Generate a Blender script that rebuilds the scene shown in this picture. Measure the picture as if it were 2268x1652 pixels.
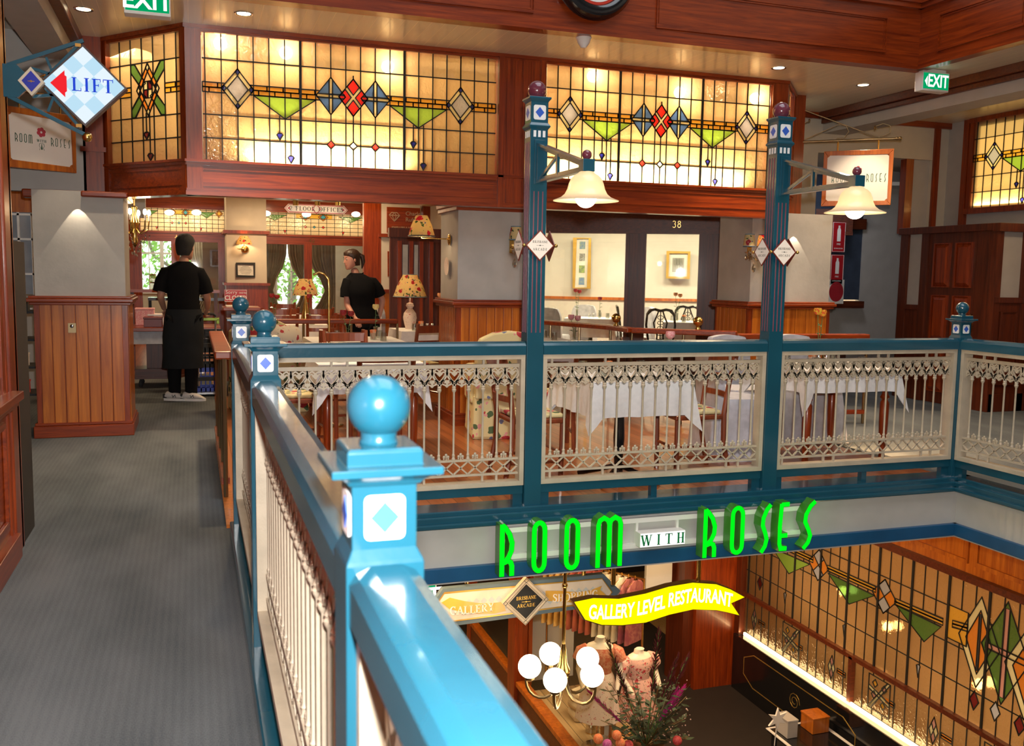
import bpy, math, random
from mathutils import Vector, Matrix
for _o in list(bpy.data.objects): bpy.data.objects.remove(_o)
random.seed(7)
SC = bpy.context.scene
COL = SC.collection
PI = math.pi
R = math.radians
# ------------------------------------------------------------ camera
F_PX, YAW, PITCH, ROLL, EYE = 2068.8, .3292, .1048, .0163, 1.42
_f = Vector((math.sin(YAW)*math.cos(PITCH), math.cos(YAW)*math.cos(PITCH), -math.sin(PITCH)))
_r = Vector((math.cos(YAW), -math.sin(YAW), 0)); _u = _r.cross(_f)
_R = _r*math.cos(ROLL) + _u*math.sin(ROLL); _U = _u*math.cos(ROLL) - _r*math.sin(ROLL)
cam = bpy.data.cameras.new('camera'); cam.sensor_width = 36; cam.lens = F_PX/2268*36
cam.clip_start = .02; cam.clip_end = 200
cam.dof.use_dof = True; cam.dof.focus_distance = 7.0; cam.dof.aperture_fstop = 6.5
co = bpy.data.objects.new('camera', cam); COL.objects.link(co); SC.camera = co
co.matrix_world = Matrix(((_R.x,_U.x,-_f.x,0),(_R.y,_U.y,-_f.y,0),(_R.z,_U.z,-_f.z,EYE),(0,0,0,1)))
def at(px, py, x=None, y=None, z=None):
    """real position of something seen at px,py in the photograph, on the wall/floor plane given"""
    d = _f + _R*((px-1134)/F_PX) - _U*((py-826)/F_PX)
    if x is not None: t = x/d.x
    elif y is not None: t = y/d.y
    else: t = (z-EYE)/d.z
    return Vector((d.x*t, d.y*t, EYE+d.z*t))
# ------------------------------------------------------------ world, exposure, large lights
SC.view_settings.view_transform = 'Standard'; SC.view_settings.look = 'None'
SC.view_settings.gamma = 1; SC.view_settings.exposure = 0.25
SC.view_settings.use_curve_mapping = False
SC.cycles.max_bounces = 7; SC.cycles.diffuse_bounces = 3; SC.cycles.glossy_bounces = 3
SC.cycles.transmission_bounces = 6; SC.cycles.transparent_max_bounces = 12
SC.cycles.adaptive_threshold = .02; SC.cycles.sample_clamp_indirect = 4; SC.cycles.caustics_reflective = False; SC.cycles.caustics_refractive = False
W = bpy.data.worlds.new('world'); SC.world = W; W.use_nodes = True
W.node_tree.nodes['Background'].inputs[0].default_value = (.93,1,.9,1)
W.node_tree.nodes['Background'].inputs[1].default_value = 2.2
def light(kind, name, loc, power, col=(1,1,1), size=.1, size_y=None, to=None, spot=None, blend=.3, spread=None):
    l = bpy.data.lights.new(name, kind); l.energy = power; l.color = col
    if kind == 'AREA':
        l.shape = 'RECTANGLE' if size_y else 'DISK'; l.size = size
        if size_y: l.size_y = size_y
        if spread: l.spread = spread
    else: l.shadow_soft_size = size
    if spot: l.spot_size = R(spot); l.spot_blend = blend
    o = bpy.data.objects.new(name, l); COL.objects.link(o); o.location = loc
    if to is not None: o.rotation_euler = (Vector(to)-Vector(loc)).to_track_quat('-Z','Y').to_euler()
    return o
WARM = (1,.72,.42); WARM2 = (1,.62,.3); COOL = (.86,.93,1)
light('AREA','camera_flash',(.05,.02,1.56),150,(1,.97,.93),.07,to=(1.6,6,1.1))
light('AREA','atrium_skylight',(2.6,2.6,7.6),240,COOL,4.5,6,to=(2.6,2.6,0))
light('AREA','walkway_fill_light',(-.3,2.6,3.3),10,(1,.9,.78),.5,3,to=(-.3,2.6,0))  # unseen area fill added in place of the walkway's room lights
light('AREA','right_gallery_light',(7.5,6.2,3.0),22,WARM,.6,2,to=(7.6,6.2,0))
for _x,_y,_p in ((1.3,10.5,36),(1.8,13.5,40),(1.5,17.5,46),(-.3,12,18),(3.2,7.5,0)):
    if _p: light('AREA','restaurant_fill_light',(_x,_y,2.845 if _y>8.8 else 3.335),_p,WARM,.5,to=(_x,_y-(.7 if _y<8 else 0),0))  # area fills added under the ceiling, standing in for restaurant lamps
for _x,_y,_p in ((.40,7.58,190),(5.13,7.58,170),(6.33,7.90,110)): light('SPOT','downlight_fill_beam',(_x,_y,3.33),_p,WARM,.04,to=(_x+(.7 if _x<1 else -.5 if _x<6 else 0),6.3,0),spot=125,blend=.8)  # extra fill spots added at the downlights, aimed towards the tables
# ------------------------------------------------------------ mesh builder
class MB:
    def __init__(s): s.v=[]; s.f=[]; s.m=[]; s.mi=0
    def add(s, vs, fs):
        n=len(s.v); s.v += [tuple(p) for p in vs]; s.f += [tuple(i+n for i in f) for f in fs]; s.m += [s.mi]*len(fs); return s
    def box(s,x0,x1,y0,y1,z0,z1):
        x0,x1=min(x0,x1),max(x0,x1); y0,y1=min(y0,y1),max(y0,y1); z0,z1=min(z0,z1),max(z0,z1)
        return s.add([(x,y,z) for z in (z0,z1) for y in (y0,y1) for x in (x0,x1)],
            [(0,2,3,1),(4,5,7,6),(0,1,5,4),(2,6,7,3),(0,4,6,2),(1,3,7,5)])
    def obox(s, c, ax, ay, az, hx, hy, hz):   # oriented box
        c=Vector(c); ax,ay,az=[Vector(a).normalized() for a in (ax,ay,az)]
        return s.add([c+ax*hx*i+ay*hy*j+az*hz*k for k in (-1,1) for j in (-1,1) for i in (-1,1)],
            [(0,2,3,1),(4,5,7,6),(0,1,5,4),(2,6,7,3),(0,4,6,2),(1,3,7,5)])
    def beam(s, a, b, w, h, up=(0,0,1)):
        a,b=Vector(a),Vector(b); d=(b-a); up=Vector(up); sd=d.cross(up).normalized(); u2=sd.cross(d).normalized()
        return s.obox((a+b)/2,d,sd,u2,d.length/2,w/2,h/2)
    def frus(s, cx,cy,z0,z1,a0,b0,a1,b1):   # square frustum, half sizes
        return s.add([(cx-a0,cy-b0,z0),(cx+a0,cy-b0,z0),(cx-a0,cy+b0,z0),(cx+a0,cy+b0,z0),(cx-a1,cy-b1,z1),(cx+a1,cy-b1,z1),(cx-a1,cy+b1,z1),(cx+a1,cy+b1,z1)],
            [(0,2,3,1),(4,5,7,6),(0,1,5,4),(2,6,7,3),(0,4,6,2),(1,3,7,5)])
    def sqstack(s,cx,cy,prof):               # prof: (z, half) list
        for (z0,a0),(z1,a1) in zip(prof,prof[1:]):
            if z1-z0>1e-6: s.frus(cx,cy,z0,z1,a0,a0,a1,a1)
        return s
    def sqskin(s,cx,cy,prof):                # one closed skin of square rings
        n0=[];vs=[];fs=[]
        for i,(z,a) in enumerate(prof): vs += [(cx-a,cy-a,z),(cx+a,cy-a,z),(cx+a,cy+a,z),(cx-a,cy+a,z)]
        for i in range(len(prof)-1):
            for k in range(4): fs.append((i*4+k,i*4+(k+1)%4,i*4+4+(k+1)%4,i*4+4+k))
        n=len(prof)-1; fs += [(3,2,1,0),(n*4,n*4+1,n*4+2,n*4+3)]
        return s.add(vs,fs)
    def tube(s, pts, r, n=6, caps=True, rs=None, flat=1.0):
        pts=[Vector(p) for p in pts]; rings=[]; prev=None
        for i,p in enumerate(pts):
            d=(pts[min(i+1,len(pts)-1)]-pts[max(i-1,0)])
            if d.length<1e-9: d=Vector((0,0,1))
            d.normalize()
            if prev is None:
                a=Vector((0,0,1)) if abs(d.z)<.9 else Vector((1,0,0)); u=(a-d*a.dot(d)).normalized()
            else:
                u=prev-d*prev.dot(d); u=u.normalized() if u.length>1e-6 else prev
            prev=u; w=d.cross(u); rr=rs[i] if rs else r
            rings.append([p+u*(rr*math.cos(2*PI*k/n))+w*(rr*flat*math.sin(2*PI*k/n)) for k in range(n)])
        vs=[q for g in rings for q in g]; fs=[]
        for i in range(len(pts)-1):
            for k in range(n): fs.append((i*n+k,i*n+(k+1)%n,(i+1)*n+(k+1)%n,(i+1)*n+k))
        if caps: fs += [tuple(range(n))[::-1], tuple((len(pts)-1)*n+k for k in range(n))]
        return s.add(vs,fs)
    def cyl(s,x,y,z0,z1,r,n=16,r1=None): return s.lathe(x,y,[(0,z0),(r,z0),(r if r1 is None else r1,z1),(0,z1)],n)
    def lathe(s,x,y,prof,n=20,sx=1,sy=1):
        vs=[];fs=[];idx=[]
        for (r,z) in prof:
            if r<1e-6: idx.append([len(vs)]*n); vs.append((x,y,z))
            else:
                idx.append(list(range(len(vs),len(vs)+n))); vs += [(x+sx*r*math.cos(2*PI*k/n),y+sy*r*math.sin(2*PI*k/n),z) for k in range(n)]
        for a,b in zip(idx,idx[1:]):
            for k in range(n):
                q=[a[k],a[(k+1)%n],b[(k+1)%n],b[k]]; q2=[]
                for i in q:
                    if i not in q2: q2.append(i)
                if len(q2)>2: fs.append(tuple(q2))
        return s.add(vs,fs)
    def sphere(s,c,r,n=20,m=12,sx=1,sy=1,sz=1):
        return s.lathe(c[0],c[1],[(r*math.sin(PI*i/m),c[2]-sz*r*math.cos(PI*i/m)) for i in range(m+1)],n,sx,sy)
    def prism(s, poly, o, ax, ay, t0, t1):   # 2-D polygon on plane o+ax*u+ay*v, extruded along ax x ay from t0 to t1
        o,ax,ay=Vector(o),Vector(ax),Vector(ay); nz=ax.cross(ay); n=len(poly)
        vs=[o+ax*u+ay*v+nz*t for t in (t0,t1) for u,v in poly]
        fs=[tuple(range(n))[::-1],tuple(range(n,2*n))]+[(i,(i+1)%n,n+(i+1)%n,n+i) for i in range(n)]
        return s.add(vs,fs)
    def ribbon(s, pts, w, o, ax, ay, t0, t1, closed=False):   # stroke of width w as quads
        n=len(pts); L=[];Rr=[]
        for i,(x,y) in enumerate(pts):
            a=pts[(i-1)%n] if (closed or i>0) else pts[i]; b=pts[(i+1)%n] if (closed or i<n-1) else pts[i]
            dx,dy=b[0]-a[0],b[1]-a[1]; l=math.hypot(dx,dy) or 1; nx,ny=-dy/l,dx/l; k=1
            if (closed or 0<i<n-1):
                e=(x-a[0],y-a[1]); le=math.hypot(*e) or 1; c=(e[0]*dx+e[1]*dy)/(le*l); k=1/max(c,.6)
            ww=(w[i] if isinstance(w,(list,tuple)) else w)/2*k
            L.append((x+nx*ww,y+ny*ww)); Rr.append((x-nx*ww,y-ny*ww))
        for i in range(n if closed else n-1):
            j=(i+1)%n; s.prism([Rr[i],Rr[j],L[j],L[i]],o,ax,ay,t0,t1)
        return s
    def quad(s,a,b,c,d): return s.add([a,b,c,d],[(0,1,2,3)])
    def build(s, name, mat, parent=None, loc=(0,0,0), smooth=False, bev=0, local=False, rz=0):
        me=bpy.data.meshes.new(name); l=Vector(loc)
        vs=s.v if local else [tuple(Vector(p)-l) for p in s.v]
        me.from_pydata(vs,[],s.f); mats=mat if isinstance(mat,(list,tuple)) else [mat]
        for m in mats: me.materials.append(m)
        if len(mats)>1: me.polygons.foreach_set('material_index',s.m)
        if smooth: me.polygons.foreach_set('use_smooth',[True]*len(me.polygons))
        me.validate(); me.update()
        o=bpy.data.objects.new(name,me); COL.objects.link(o)
        if smooth:
            md=o.modifiers.new('es','EDGE_SPLIT'); md.split_angle=R(38)
        if bev:
            md=o.modifiers.new('bev','BEVEL'); md.width=bev; md.segments=2; md.limit_method='ANGLE'; md.angle_limit=R(40)
        o.location=l; o.rotation_euler=(0,0,rz)
        if parent is not None:
            o.parent=parent
            if not local: o.location = l - parent_world(parent)
        return o
def parent_world(p):
    v=Vector(p.location); q=p.parent
    while q is not None: v += Vector(q.location); q=q.parent
    return v
def tag(o,label=None,cat=None,group=None,kind=None):
    if label: o['label']=label
    if cat: o['category']=cat
    if group: o['group']=group
    if kind: o['kind']=kind
    return o
def thing(name,label,cat,loc=(0,0,0),rz=0,group=None):
    o=bpy.data.objects.new(name,None); COL.objects.link(o); o.location=loc; o.rotation_euler=(0,0,rz); o.empty_display_size=.05
    return tag(o,label,cat,group)
def struct(name,mb,mat,parent=None,**k):
    o=mb.build(name,mat,parent,**k)
    if parent is None: o['kind']='structure'
    return o
def sgroup(name,loc=(0,0,0)):
    o=bpy.data.objects.new(name,None); COL.objects.link(o); o.location=loc; o['kind']='structure'; o.empty_display_size=.05
    return o
def dup(root,loc,rz=0,label=None,group=None,skip=()):
    def cp(o,par):
        c=o.copy(); COL.objects.link(c); c.parent=par
        for ch in o.children:
            if ch.name.split('.')[0] not in skip: cp(ch,c)
        return c
    c=cp(root,None); c.location=loc; c.rotation_euler=(0,0,rz)
    if label: c['label']=label
    if group: c['group']=group
    return c
def text_mesh(s, size, mb, o, ax, ay, t0, t1, align='CENTER', sx=1, bend=None, spacing=1, bold=0):
    """letters of the built-in font as geometry on the plane o+ax*u+ay*v"""
    cu=bpy.data.curves.new('t','FONT'); cu.body=s; cu.size=size; cu.align_x=align; cu.align_y='CENTER'; cu.extrude=.5; cu.space_character=spacing; cu.offset=bold
    cu.resolution_u=3
    ob=bpy.data.objects.new('t',cu); COL.objects.link(ob)
    bpy.context.view_layer.update()
    me=ob.evaluated_get(bpy.context.evaluated_depsgraph_get()).to_mesh()
    o,ax,ay=Vector(o),Vector(ax),Vector(ay); nz=ax.cross(ay); vs=[]
    for v in me.vertices:
        u,w,t=v.co.x*sx,v.co.y,v.co.z+.5
        if bend: u,w=bend(u,w)
        vs.append(o+ax*u+ay*w+nz*(t0+(t1-t0)*t))
    mb.add(vs,[tuple(p.vertices) for p in me.polygons])
    bpy.data.objects.remove(ob); bpy.data.curves.remove(cu)
    return mb
# ------------------------------------------------------------ lettering with serifs, from strokes
def arc(cx,cy,rx,ry,a0,a1,n=10): return [(cx+rx*math.cos(R(a0+(a1-a0)*i/n)),cy+ry*math.sin(R(a0+(a1-a0)*i/n))) for i in range(n+1)]
TH,TN=.17,.07
def _sf(x,y,w=.34): return ([(x-w/2,y),(x+w/2,y)],.05)
GLY={
'I':(.5,[([(.25,0),(.25,1)],TH),_sf(.25,.02),_sf(.25,.98)]),
'L':(.72,[([(.2,0),(.2,1)],TH),_sf(.2,.98),([(.03,.03),(.66,.03)],.06),([(.66,0),(.66,.24)],.05)]),
'T':(.78,[([(.39,0),(.39,1)],TH),_sf(.39,.02),([(.03,.97),(.75,.97)],.06),([(.05,1),(.05,.78)],.05),([(.73,1),(.73,.78)],.05)]),
'F':(.68,[([(.2,0),(.2,1)],TH),_sf(.2,.02),([(.03,.97),(.62,.97)],.06),([(.62,1),(.62,.76)],.05),([(.2,.52),(.48,.52)],.06),([(.48,.42),(.48,.62)],.05)]),
'E':(.72,[([(.2,0),(.2,1)],TH),([(.03,.97),(.64,.97)],.06),([(.64,1),(.64,.78)],.05),([(.2,.52),(.5,.52)],.06),([(.5,.42),(.5,.62)],.05),([(.03,.03),(.66,.03)],.06),([(.66,0),(.66,.24)],.05)]),
'H':(.86,[([(.2,0),(.2,1)],TH),([(.66,0),(.66,1)],TH),([(.2,.51),(.66,.51)],.06),_sf(.2,.02),_sf(.2,.98),_sf(.66,.02),_sf(.66,.98)]),
'N':(.86,[([(.17,0),(.17,1)],TN),([(.14,.98),(.7,.03)],TH),([(.7,0),(.7,1)],TN),_sf(.17,.02,.28),_sf(.12,.98,.22),_sf(.7,.98,.28)]),
'A':(.84,[([(.1,0),(.41,1)],TN),([(.41,.98),(.72,0)],TH),([(.2,.33),(.62,.33)],.06),_sf(.1,.02,.26),_sf(.73,.02,.32)]),
'V':(.8,[([(.1,1),(.4,0)],TH),([(.4,.02),(.7,1)],TN),_sf(.1,.98,.3),_sf(.7,.98,.24)]),
'W':(1.16,[([(.1,1),(.34,0)],TH),([(.34,.02),(.58,1)],TN),([(.56,1),(.8,0)],TH),([(.8,.02),(1.04,1)],TN),_sf(.1,.98,.3),_sf(.55,.98,.3),_sf(1.04,.98,.24)]),
'Y':(.8,[([(.1,1),(.4,.45)],TH),([(.7,1),(.4,.45)],TN),([(.4,.5),(.4,0)],TH),_sf(.1,.98,.3),_sf(.7,.98,.24),_sf(.4,.02)]),
'O':(.86,[(arc(.42,.5,.33,.48,0,360,20)[:-1],'o')]),
'C':(.8,[(arc(.44,.5,.34,.48,50,310,16),'o'),([(.66,1),(.66,.74)],.05)]),
'G':(.86,[(arc(.44,.5,.34,.48,50,320,16),'o'),([(.66,1),(.66,.76)],.05),([(.68,.05),(.68,.42)],.14),_sf(.66,.43,.3)]),
'S':(.66,[([(.54,.82),(.46,.95),(.3,.97),(.15,.87),(.14,.72),(.26,.6),(.44,.48),(.53,.36),(.53,.2),(.42,.06),(.27,.03),(.14,.1),(.09,.22)],[.05,.07,.09,.11,.15,.18,.19,.17,.13,.1,.08,.07,.05]),([(.56,.98),(.56,.74)],.05),([(.08,.02),(.08,.28)],.05)]),
'B':(.78,[([(.2,0),(.2,1)],TH),([(.03,.97),(.4,.97)]+arc(.4,.755,.2,.215,90,-90,8)+[(.2,.54)],.08),([(.2,.52),(.42,.52)]+arc(.42,.275,.24,.245,90,-90,8)+[(.03,.03)],.09)]),
'R':(.84,[([(.2,0),(.2,1)],TH),([(.03,.97),(.4,.97)]+arc(.4,.74,.22,.23,90,-90,8)+[(.2,.51)],.08),([(.38,.5),(.72,0)],.15),_sf(.2,.02),_sf(.74,.02,.24)]),
'P':(.76,[([(.2,0),(.2,1)],TH),([(.03,.97),(.4,.97)]+arc(.4,.72,.24,.25,90,-90,8)+[(.2,.47)],.08),_sf(.2,.02)]),
'D':(.86,[([(.2,0),(.2,1)],TH),([(.03,.97),(.36,.97)]+arc(.36,.5,.36,.47,90,-90,12)+[(.03,.03)],.09)]),
' ':(.5,[]),
'2':(.66,[(arc(.31,.72,.24,.25,170,-20,10)+[(.1,.08)],.1),([(.08,.05),(.58,.05)],.1)]),
'3':(.6,[(arc(.28,.76,.2,.21,150,-80,9),.08),(arc(.28,.28,.23,.26,85,-150,9),.09)]),
'8':(.6,[(arc(.3,.76,.17,.2,0,360,12)[:-1],'c'),(arc(.3,.28,.22,.26,0,360,14)[:-1],'c')]),
'4':(.6,[([(.42,0),(.42,1),(.05,.3),(.58,.3)],.08)]),
'1':(.4,[([(.2,0),(.2,1)],.1),_sf(.2,.02,.26)]),
}
def serif(s, h, mb, o, ax, ay, t0, t1, track=.1, bend=None, sx=1):
    wid=sum(GLY[c][0]+track for c in s)-track; u0=-wid/2
    o,ax,ay=Vector(o),Vector(ax),Vector(ay); nz=ax.cross(ay); tmp=MB()
    for c in s:
        w,st=GLY[c]
        for pts,th in st:
            P_=[(u0+x,y-.5) for x,y in pts]
            if th=='o':
                ths=[]
                for (x,y) in pts: ths.append(.07+.12*min(1,abs(x-.43)/.33)**2)
                tmp.ribbon(P_,ths,(0,0,0),(1,0,0),(0,1,0),0,1,closed=(c=='O'))
            elif th=='c': tmp.ribbon(P_,.09,(0,0,0),(1,0,0),(0,1,0),0,1,closed=True)
            else: tmp.ribbon(P_,th,(0,0,0),(1,0,0),(0,1,0),0,1)
        u0+=w+track
    vs=[]
    for (u,v,t) in tmp.v:
        u,v=u*h*sx,v*h
        if bend: u,v=bend(u,v)
        vs.append(o+ax*u+ay*v+nz*(t0+(t1-t0)*t))
    mb.add(vs,tmp.f); return mb
# tall thin letters of the restaurant's sign, cell 1 wide-ish x 3 tall handled by w,h
DECO={
'R':[[(0,-.03),(0,1.0)],[(0,.985),(.25,.93),(.62,.8),(.85,.62),(.8,.47),(.55,.34),(.12,.235)],[(.1,.235),(.5,.27),(.75,.24),(.85,.17),(.85,-.03)]],
'O':[[(0,.2),(0,.8)]+[(.43-.43*math.cos(R(a)),.82+.16*math.sin(R(a))) for a in range(20,180,20)]+[(.86,.8),(.86,.2)]+[(.43+.43*math.cos(R(a)),.18-.16*math.sin(R(a))) for a in range(20,180,20)]],
'M':[[(0,-.03),(0,.84),(.06,.93),(.25,.98),(.43,.93),(.5,.84),(.5,-.03)],[(.5,.84),(.57,.93),(.75,.98),(.94,.93),(1,.84),(1,-.03)]],
'S':[[(.75,1.0),(.5,.9),(.28,.72),(.25,.56),(.45,.38),(.55,.25),(.45,.1),(.2,-.03)]],
'E':[[(.85,.98),(.1,.98)],[(.1,1.0),(0,.5),(.02,.12),(.15,.02),(.75,.01)],[(.02,.3),(.78,.3)]],
}
def deco(ch, mb, o, ax, ay, w, h, th, t0, t1):
    for st in DECO[ch]:
        closed = ch=='O'
        mb.ribbon([(x*w,y*h) for x,y in st],th,o,ax,ay,t0,t1,closed=closed)
# ------------------------------------------------------------ materials
def _new(name):
    m=bpy.data.materials.new(name); m.use_nodes=True; nt=m.node_tree; b=nt.nodes['Principled BSDF']; return m,nt,b
def N(nt,t,**k):
    n=nt.nodes.new(t)
    for a,v in k.items():
        if a.startswith('i_'): n.inputs[a[2:].replace('_',' ')].default_value=v
        else: setattr(n,a,v)
    return n
def coords(nt,scale=(1,1,1),rot=(0,0,0)):
    t=N(nt,'ShaderNodeTexCoord'); m=N(nt,'ShaderNodeMapping'); m.inputs['Scale'].default_value=scale; m.inputs['Rotation'].default_value=rot
    nt.links.new(t.outputs['Object'],m.inputs[0]); return m.outputs[0]
def ramp(nt,src,stops):
    r=N(nt,'ShaderNodeValToRGB'); e=r.color_ramp.elements
    while len(e)<len(stops): e.new(.5)
    for i,(p,c) in enumerate(stops): e[i].position=p; e[i].color=(*c,1) if len(c)==3 else c
    nt.links.new(src,r.inputs[0]); return r.outputs[0]
def plain(name,col,rough=.5,metal=0,coat=0,vary=.12,vs=6,bump=0,bs=60,emit=None,estr=0,spec=.5):
    m,nt,b=_new(name); b.inputs['Roughness'].default_value=rough; b.inputs['Metallic'].default_value=metal
    b.inputs['Coat Weight'].default_value=coat; b.inputs['Coat Roughness'].default_value=.08; b.inputs['Specular IOR Level'].default_value=spec
    n=N(nt,'ShaderNodeTexNoise',i_Scale=vs,i_Detail=3); nt.links.new(coords(nt),n.inputs[0])
    c=ramp(nt,n.outputs['Fac'],[(.3,tuple(x*(1-vary) for x in col)),(.7,tuple(min(1,x*(1+vary)) for x in col))]); nt.links.new(c,b.inputs['Base Color'])
    if bump:
        n2=N(nt,'ShaderNodeTexNoise',i_Scale=bs,i_Detail=2); nt.links.new(coords(nt),n2.inputs[0])
        bp=N(nt,'ShaderNodeBump',i_Strength=bump,i_Distance=.004); nt.links.new(n2.outputs['Fac'],bp.inputs['Height']); nt.links.new(bp.outputs[0],b.inputs['Normal'])
    if emit: b.inputs['Emission Color'].default_value=(*emit,1); b.inputs['Emission Strength'].default_value=estr
    return m
def wood(name,c0,c1,ax='z',rough=.32,coat=.28,sc=1.0):
    m,nt,b=_new(name); s={'x':(1.2,22,22),'y':(22,1.2,22),'z':(22,22,1.2)}[ax]; s=tuple(q*sc for q in s)
    n=N(nt,'ShaderNodeTexNoise',i_Scale=1.6,i_Detail=6,i_Roughness=.65,i_Distortion=.6); nt.links.new(coords(nt,s),n.inputs[0])
    c=ramp(nt,n.outputs['Fac'],[(.3,c0),(.5,tuple((a+b_)/2 for a,b_ in zip(c0,c1))),(.68,c1)])
    nt.links.new(c,b.inputs['Base Color']); b.inputs['Roughness'].default_value=rough; b.inputs['Coat Weight'].default_value=coat; b.inputs['Coat Roughness'].default_value=.12
    return m
MH0,MH1=(.13,.013,.002),(.36,.052,.005)
mah_x=wood('mahogany_along_x',MH0,MH1,'x'); mah_y=wood('mahogany_along_y',MH0,MH1,'y'); mah_z=wood('mahogany_upright',MH0,MH1,'z')
dk_z=wood('dark_mahogany',(.05,.008,.002),(.15,.026,.006),'z',rough=.4,coat=.08); dk_x=wood('dark_mahogany_rail',(.05,.008,.002),(.15,.026,.006),'x',rough=.4,coat=.08)
hon_z=wood('honey_boards',(.30,.06,.004),(.62,.18,.015),'z',rough=.35,coat=.35,sc=.6)
chairw=wood('chair_wood',(.14,.025,.008),(.30,.065,.02),'z',rough=.3)
def boards(name,c0,c1,axis,pitch,rough=.35,coat=.2,groove=.25,grain='y',var=.25):
    """boards side by side along the given axis with dark joints"""
    m,nt,b=_new(name); L=nt.links; t=N(nt,'ShaderNodeTexCoord'); sp=N(nt,'ShaderNodeSeparateXYZ'); L.new(t.outputs['Object'],sp.inputs[0])
    dv=N(nt,'ShaderNodeMath',operation='DIVIDE'); L.new(sp.outputs[axis],dv.inputs[0]); dv.inputs[1].default_value=pitch
    fl=N(nt,'ShaderNodeMath',operation='FLOOR'); L.new(dv.outputs[0],fl.inputs[0])
    fr=N(nt,'ShaderNodeMath',operation='FRACT'); L.new(dv.outputs[0],fr.inputs[0])
    wn=N(nt,'ShaderNodeTexWhiteNoise',noise_dimensions='1D'); L.new(fl.outputs[0],wn.inputs['W'])
    s={'x':(1.5,25,25),'y':(25,1.5,25),'z':(25,25,1.5)}[grain]
    n=N(nt,'ShaderNodeTexNoise',i_Scale=1.3,i_Detail=5); L.new(coords(nt,s),n.inputs[0])
    ad=N(nt,'ShaderNodeMath',operation='MULTIPLY_ADD'); L.new(wn.outputs[0],ad.inputs[0]); ad.inputs[1].default_value=var; L.new(n.outputs['Fac'],ad.inputs[2])
    c=ramp(nt,ad.outputs[0],[(.35,c0),(.85,c1)])
    g=N(nt,'ShaderNodeMath',operation='LESS_THAN'); L.new(fr.outputs[0],g.inputs[0]); g.inputs[1].default_value=.05
    mx=N(nt,'ShaderNodeMix',data_type='RGBA'); L.new(g.outputs[0],mx.inputs['Factor']); L.new(c,mx.inputs['A']); mx.inputs['B'].default_value=(*[q*groove for q in c0],1)
    L.new(mx.outputs['Result'],b.inputs['Base Color']); b.inputs['Roughness'].default_value=rough; b.inputs['Coat Weight'].default_value=coat
    bp=N(nt,'ShaderNodeBump',i_Strength=.5,i_Distance=.003,invert=True); L.new(g.outputs[0],bp.inputs['Height']); L.new(bp.outputs[0],b.inputs['Normal'])
    return m
ceil_m=boards('ceiling_boards',(.74,.63,.45),(.80,.70,.52),'X',.105,rough=.28,coat=.15,groove=1.35,grain='y',var=.1)
floor_wood=boards('timber_floor',(.20,.05,.015),(.42,.13,.035),'X',.085,rough=.3,coat=.3,groove=.4,grain='y',var=.5)
teal=plain('teal_gloss_paint',(.009,.075,.118),.22,coat=.5,vary=.1,vs=3,bump=.12,bs=30)
mauve=plain('mauve_gloss_paint',(.15,.03,.05),.2,coat=.6)
mauve_line=plain('mauve_line_paint',(.22,.06,.09),.35)
cream=plain('cream_iron_paint',(.52,.44,.33),.45,vary=.12,vs=9,bump=.2,bs=90)
white=plain('white_enamel',(.85,.85,.84),.3)
blue=plain('cobalt_enamel',(.04,.12,.55),.3)
plaster=plain('mottled_plaster',(.47,.44,.40),.75,vary=.1,vs=4,bump=.3,bs=25)
creamwall=plain('cream_wall_paint',(.62,.55,.44),.7,vary=.04)
whitewall=plain('white_wall_paint',(.72,.69,.62),.7,vary=.03)
greywall=plain('grey_wall_paint',(.46,.43,.40),.7,vary=.05)
bandm=plain('pale_fascia_paint',(.50,.48,.45),.55,vary=.05)
bluestrip=plain('blue_strip_paint',(.012,.085,.20),.35)
brass=plain('brass',(.72,.46,.14),.2,metal=1,vary=.08)
bronze=plain('bronze',(.30,.22,.12),.35,metal=1)
gold=plain('gilt_frame',(.62,.38,.08),.35,metal=.7)
chrome=plain('chrome',(.75,.75,.76),.15,metal=1)
black=plain('black_gloss',(.008,.008,.009),.15,coat=.5)
blackm=plain('black_matt',(.012,.012,.013),.6)
blackcloth=plain('black_cloth',(.006,.006,.007),.95,spec=.15,bump=.3,bs=40)
apronm=plain('charcoal_cloth',(.018,.02,.022),.95,spec=.15)
redm=plain('red_plastic',(.55,.02,.015),.4)
darkred=plain('dark_red_paint',(.16,.02,.02),.4)
signwhite=plain('sign_white',(.82,.78,.74),.4,vary=.02)
paperm=plain('paper',(.78,.74,.66),.8)
inkm=plain('dark_ink',(.03,.035,.03),.5)
inkgreen=plain('dark_green_ink',(.02,.09,.05),.5)
inkred=plain('rose_red_ink',(.45,.04,.08),.5)
skin=plain('skin',(.52,.26,.17),.5,vary=.06)
skin2=plain('skin_pale',(.62,.30,.22),.5,vary=.06)
hairb=plain('black_hair',(.008,.007,.007),.8,bump=.6,bs=80)
hairbr=plain('brown_hair',(.035,.015,.008),.45,bump=.6,bs=80)
cloth=plain('white_damask',(.80,.77,.75),.8,vary=.05,vs=30,bump=.25,bs=45)
slip=plain('lilac_linen',(.50,.49,.53),.85,vary=.14,vs=14,bump=.6,bs=22)
napkin=plain('folded_napkin',(.78,.72,.66),.8)
greenleaf=plain('leaf_green',(.03,.10,.03),.55,vary=.3)
stemm=plain('stem_green',(.10,.20,.05),.55)
limem=plain('lime_plastic',(.38,.62,.03),.4)
cratem=plain('blue_crate_plastic',(.02,.05,.42),.45)
rubber=plain('rubber',(.02,.02,.02),.7)
shoem=plain('shoe_white',(.62,.58,.55),.5)
alum=plain('brushed_aluminium',(.5,.5,.5),.35,metal=.9)
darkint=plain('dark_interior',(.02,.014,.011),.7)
leadm=plain('lead_came',(.02,.02,.018),.5,metal=.3)
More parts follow.
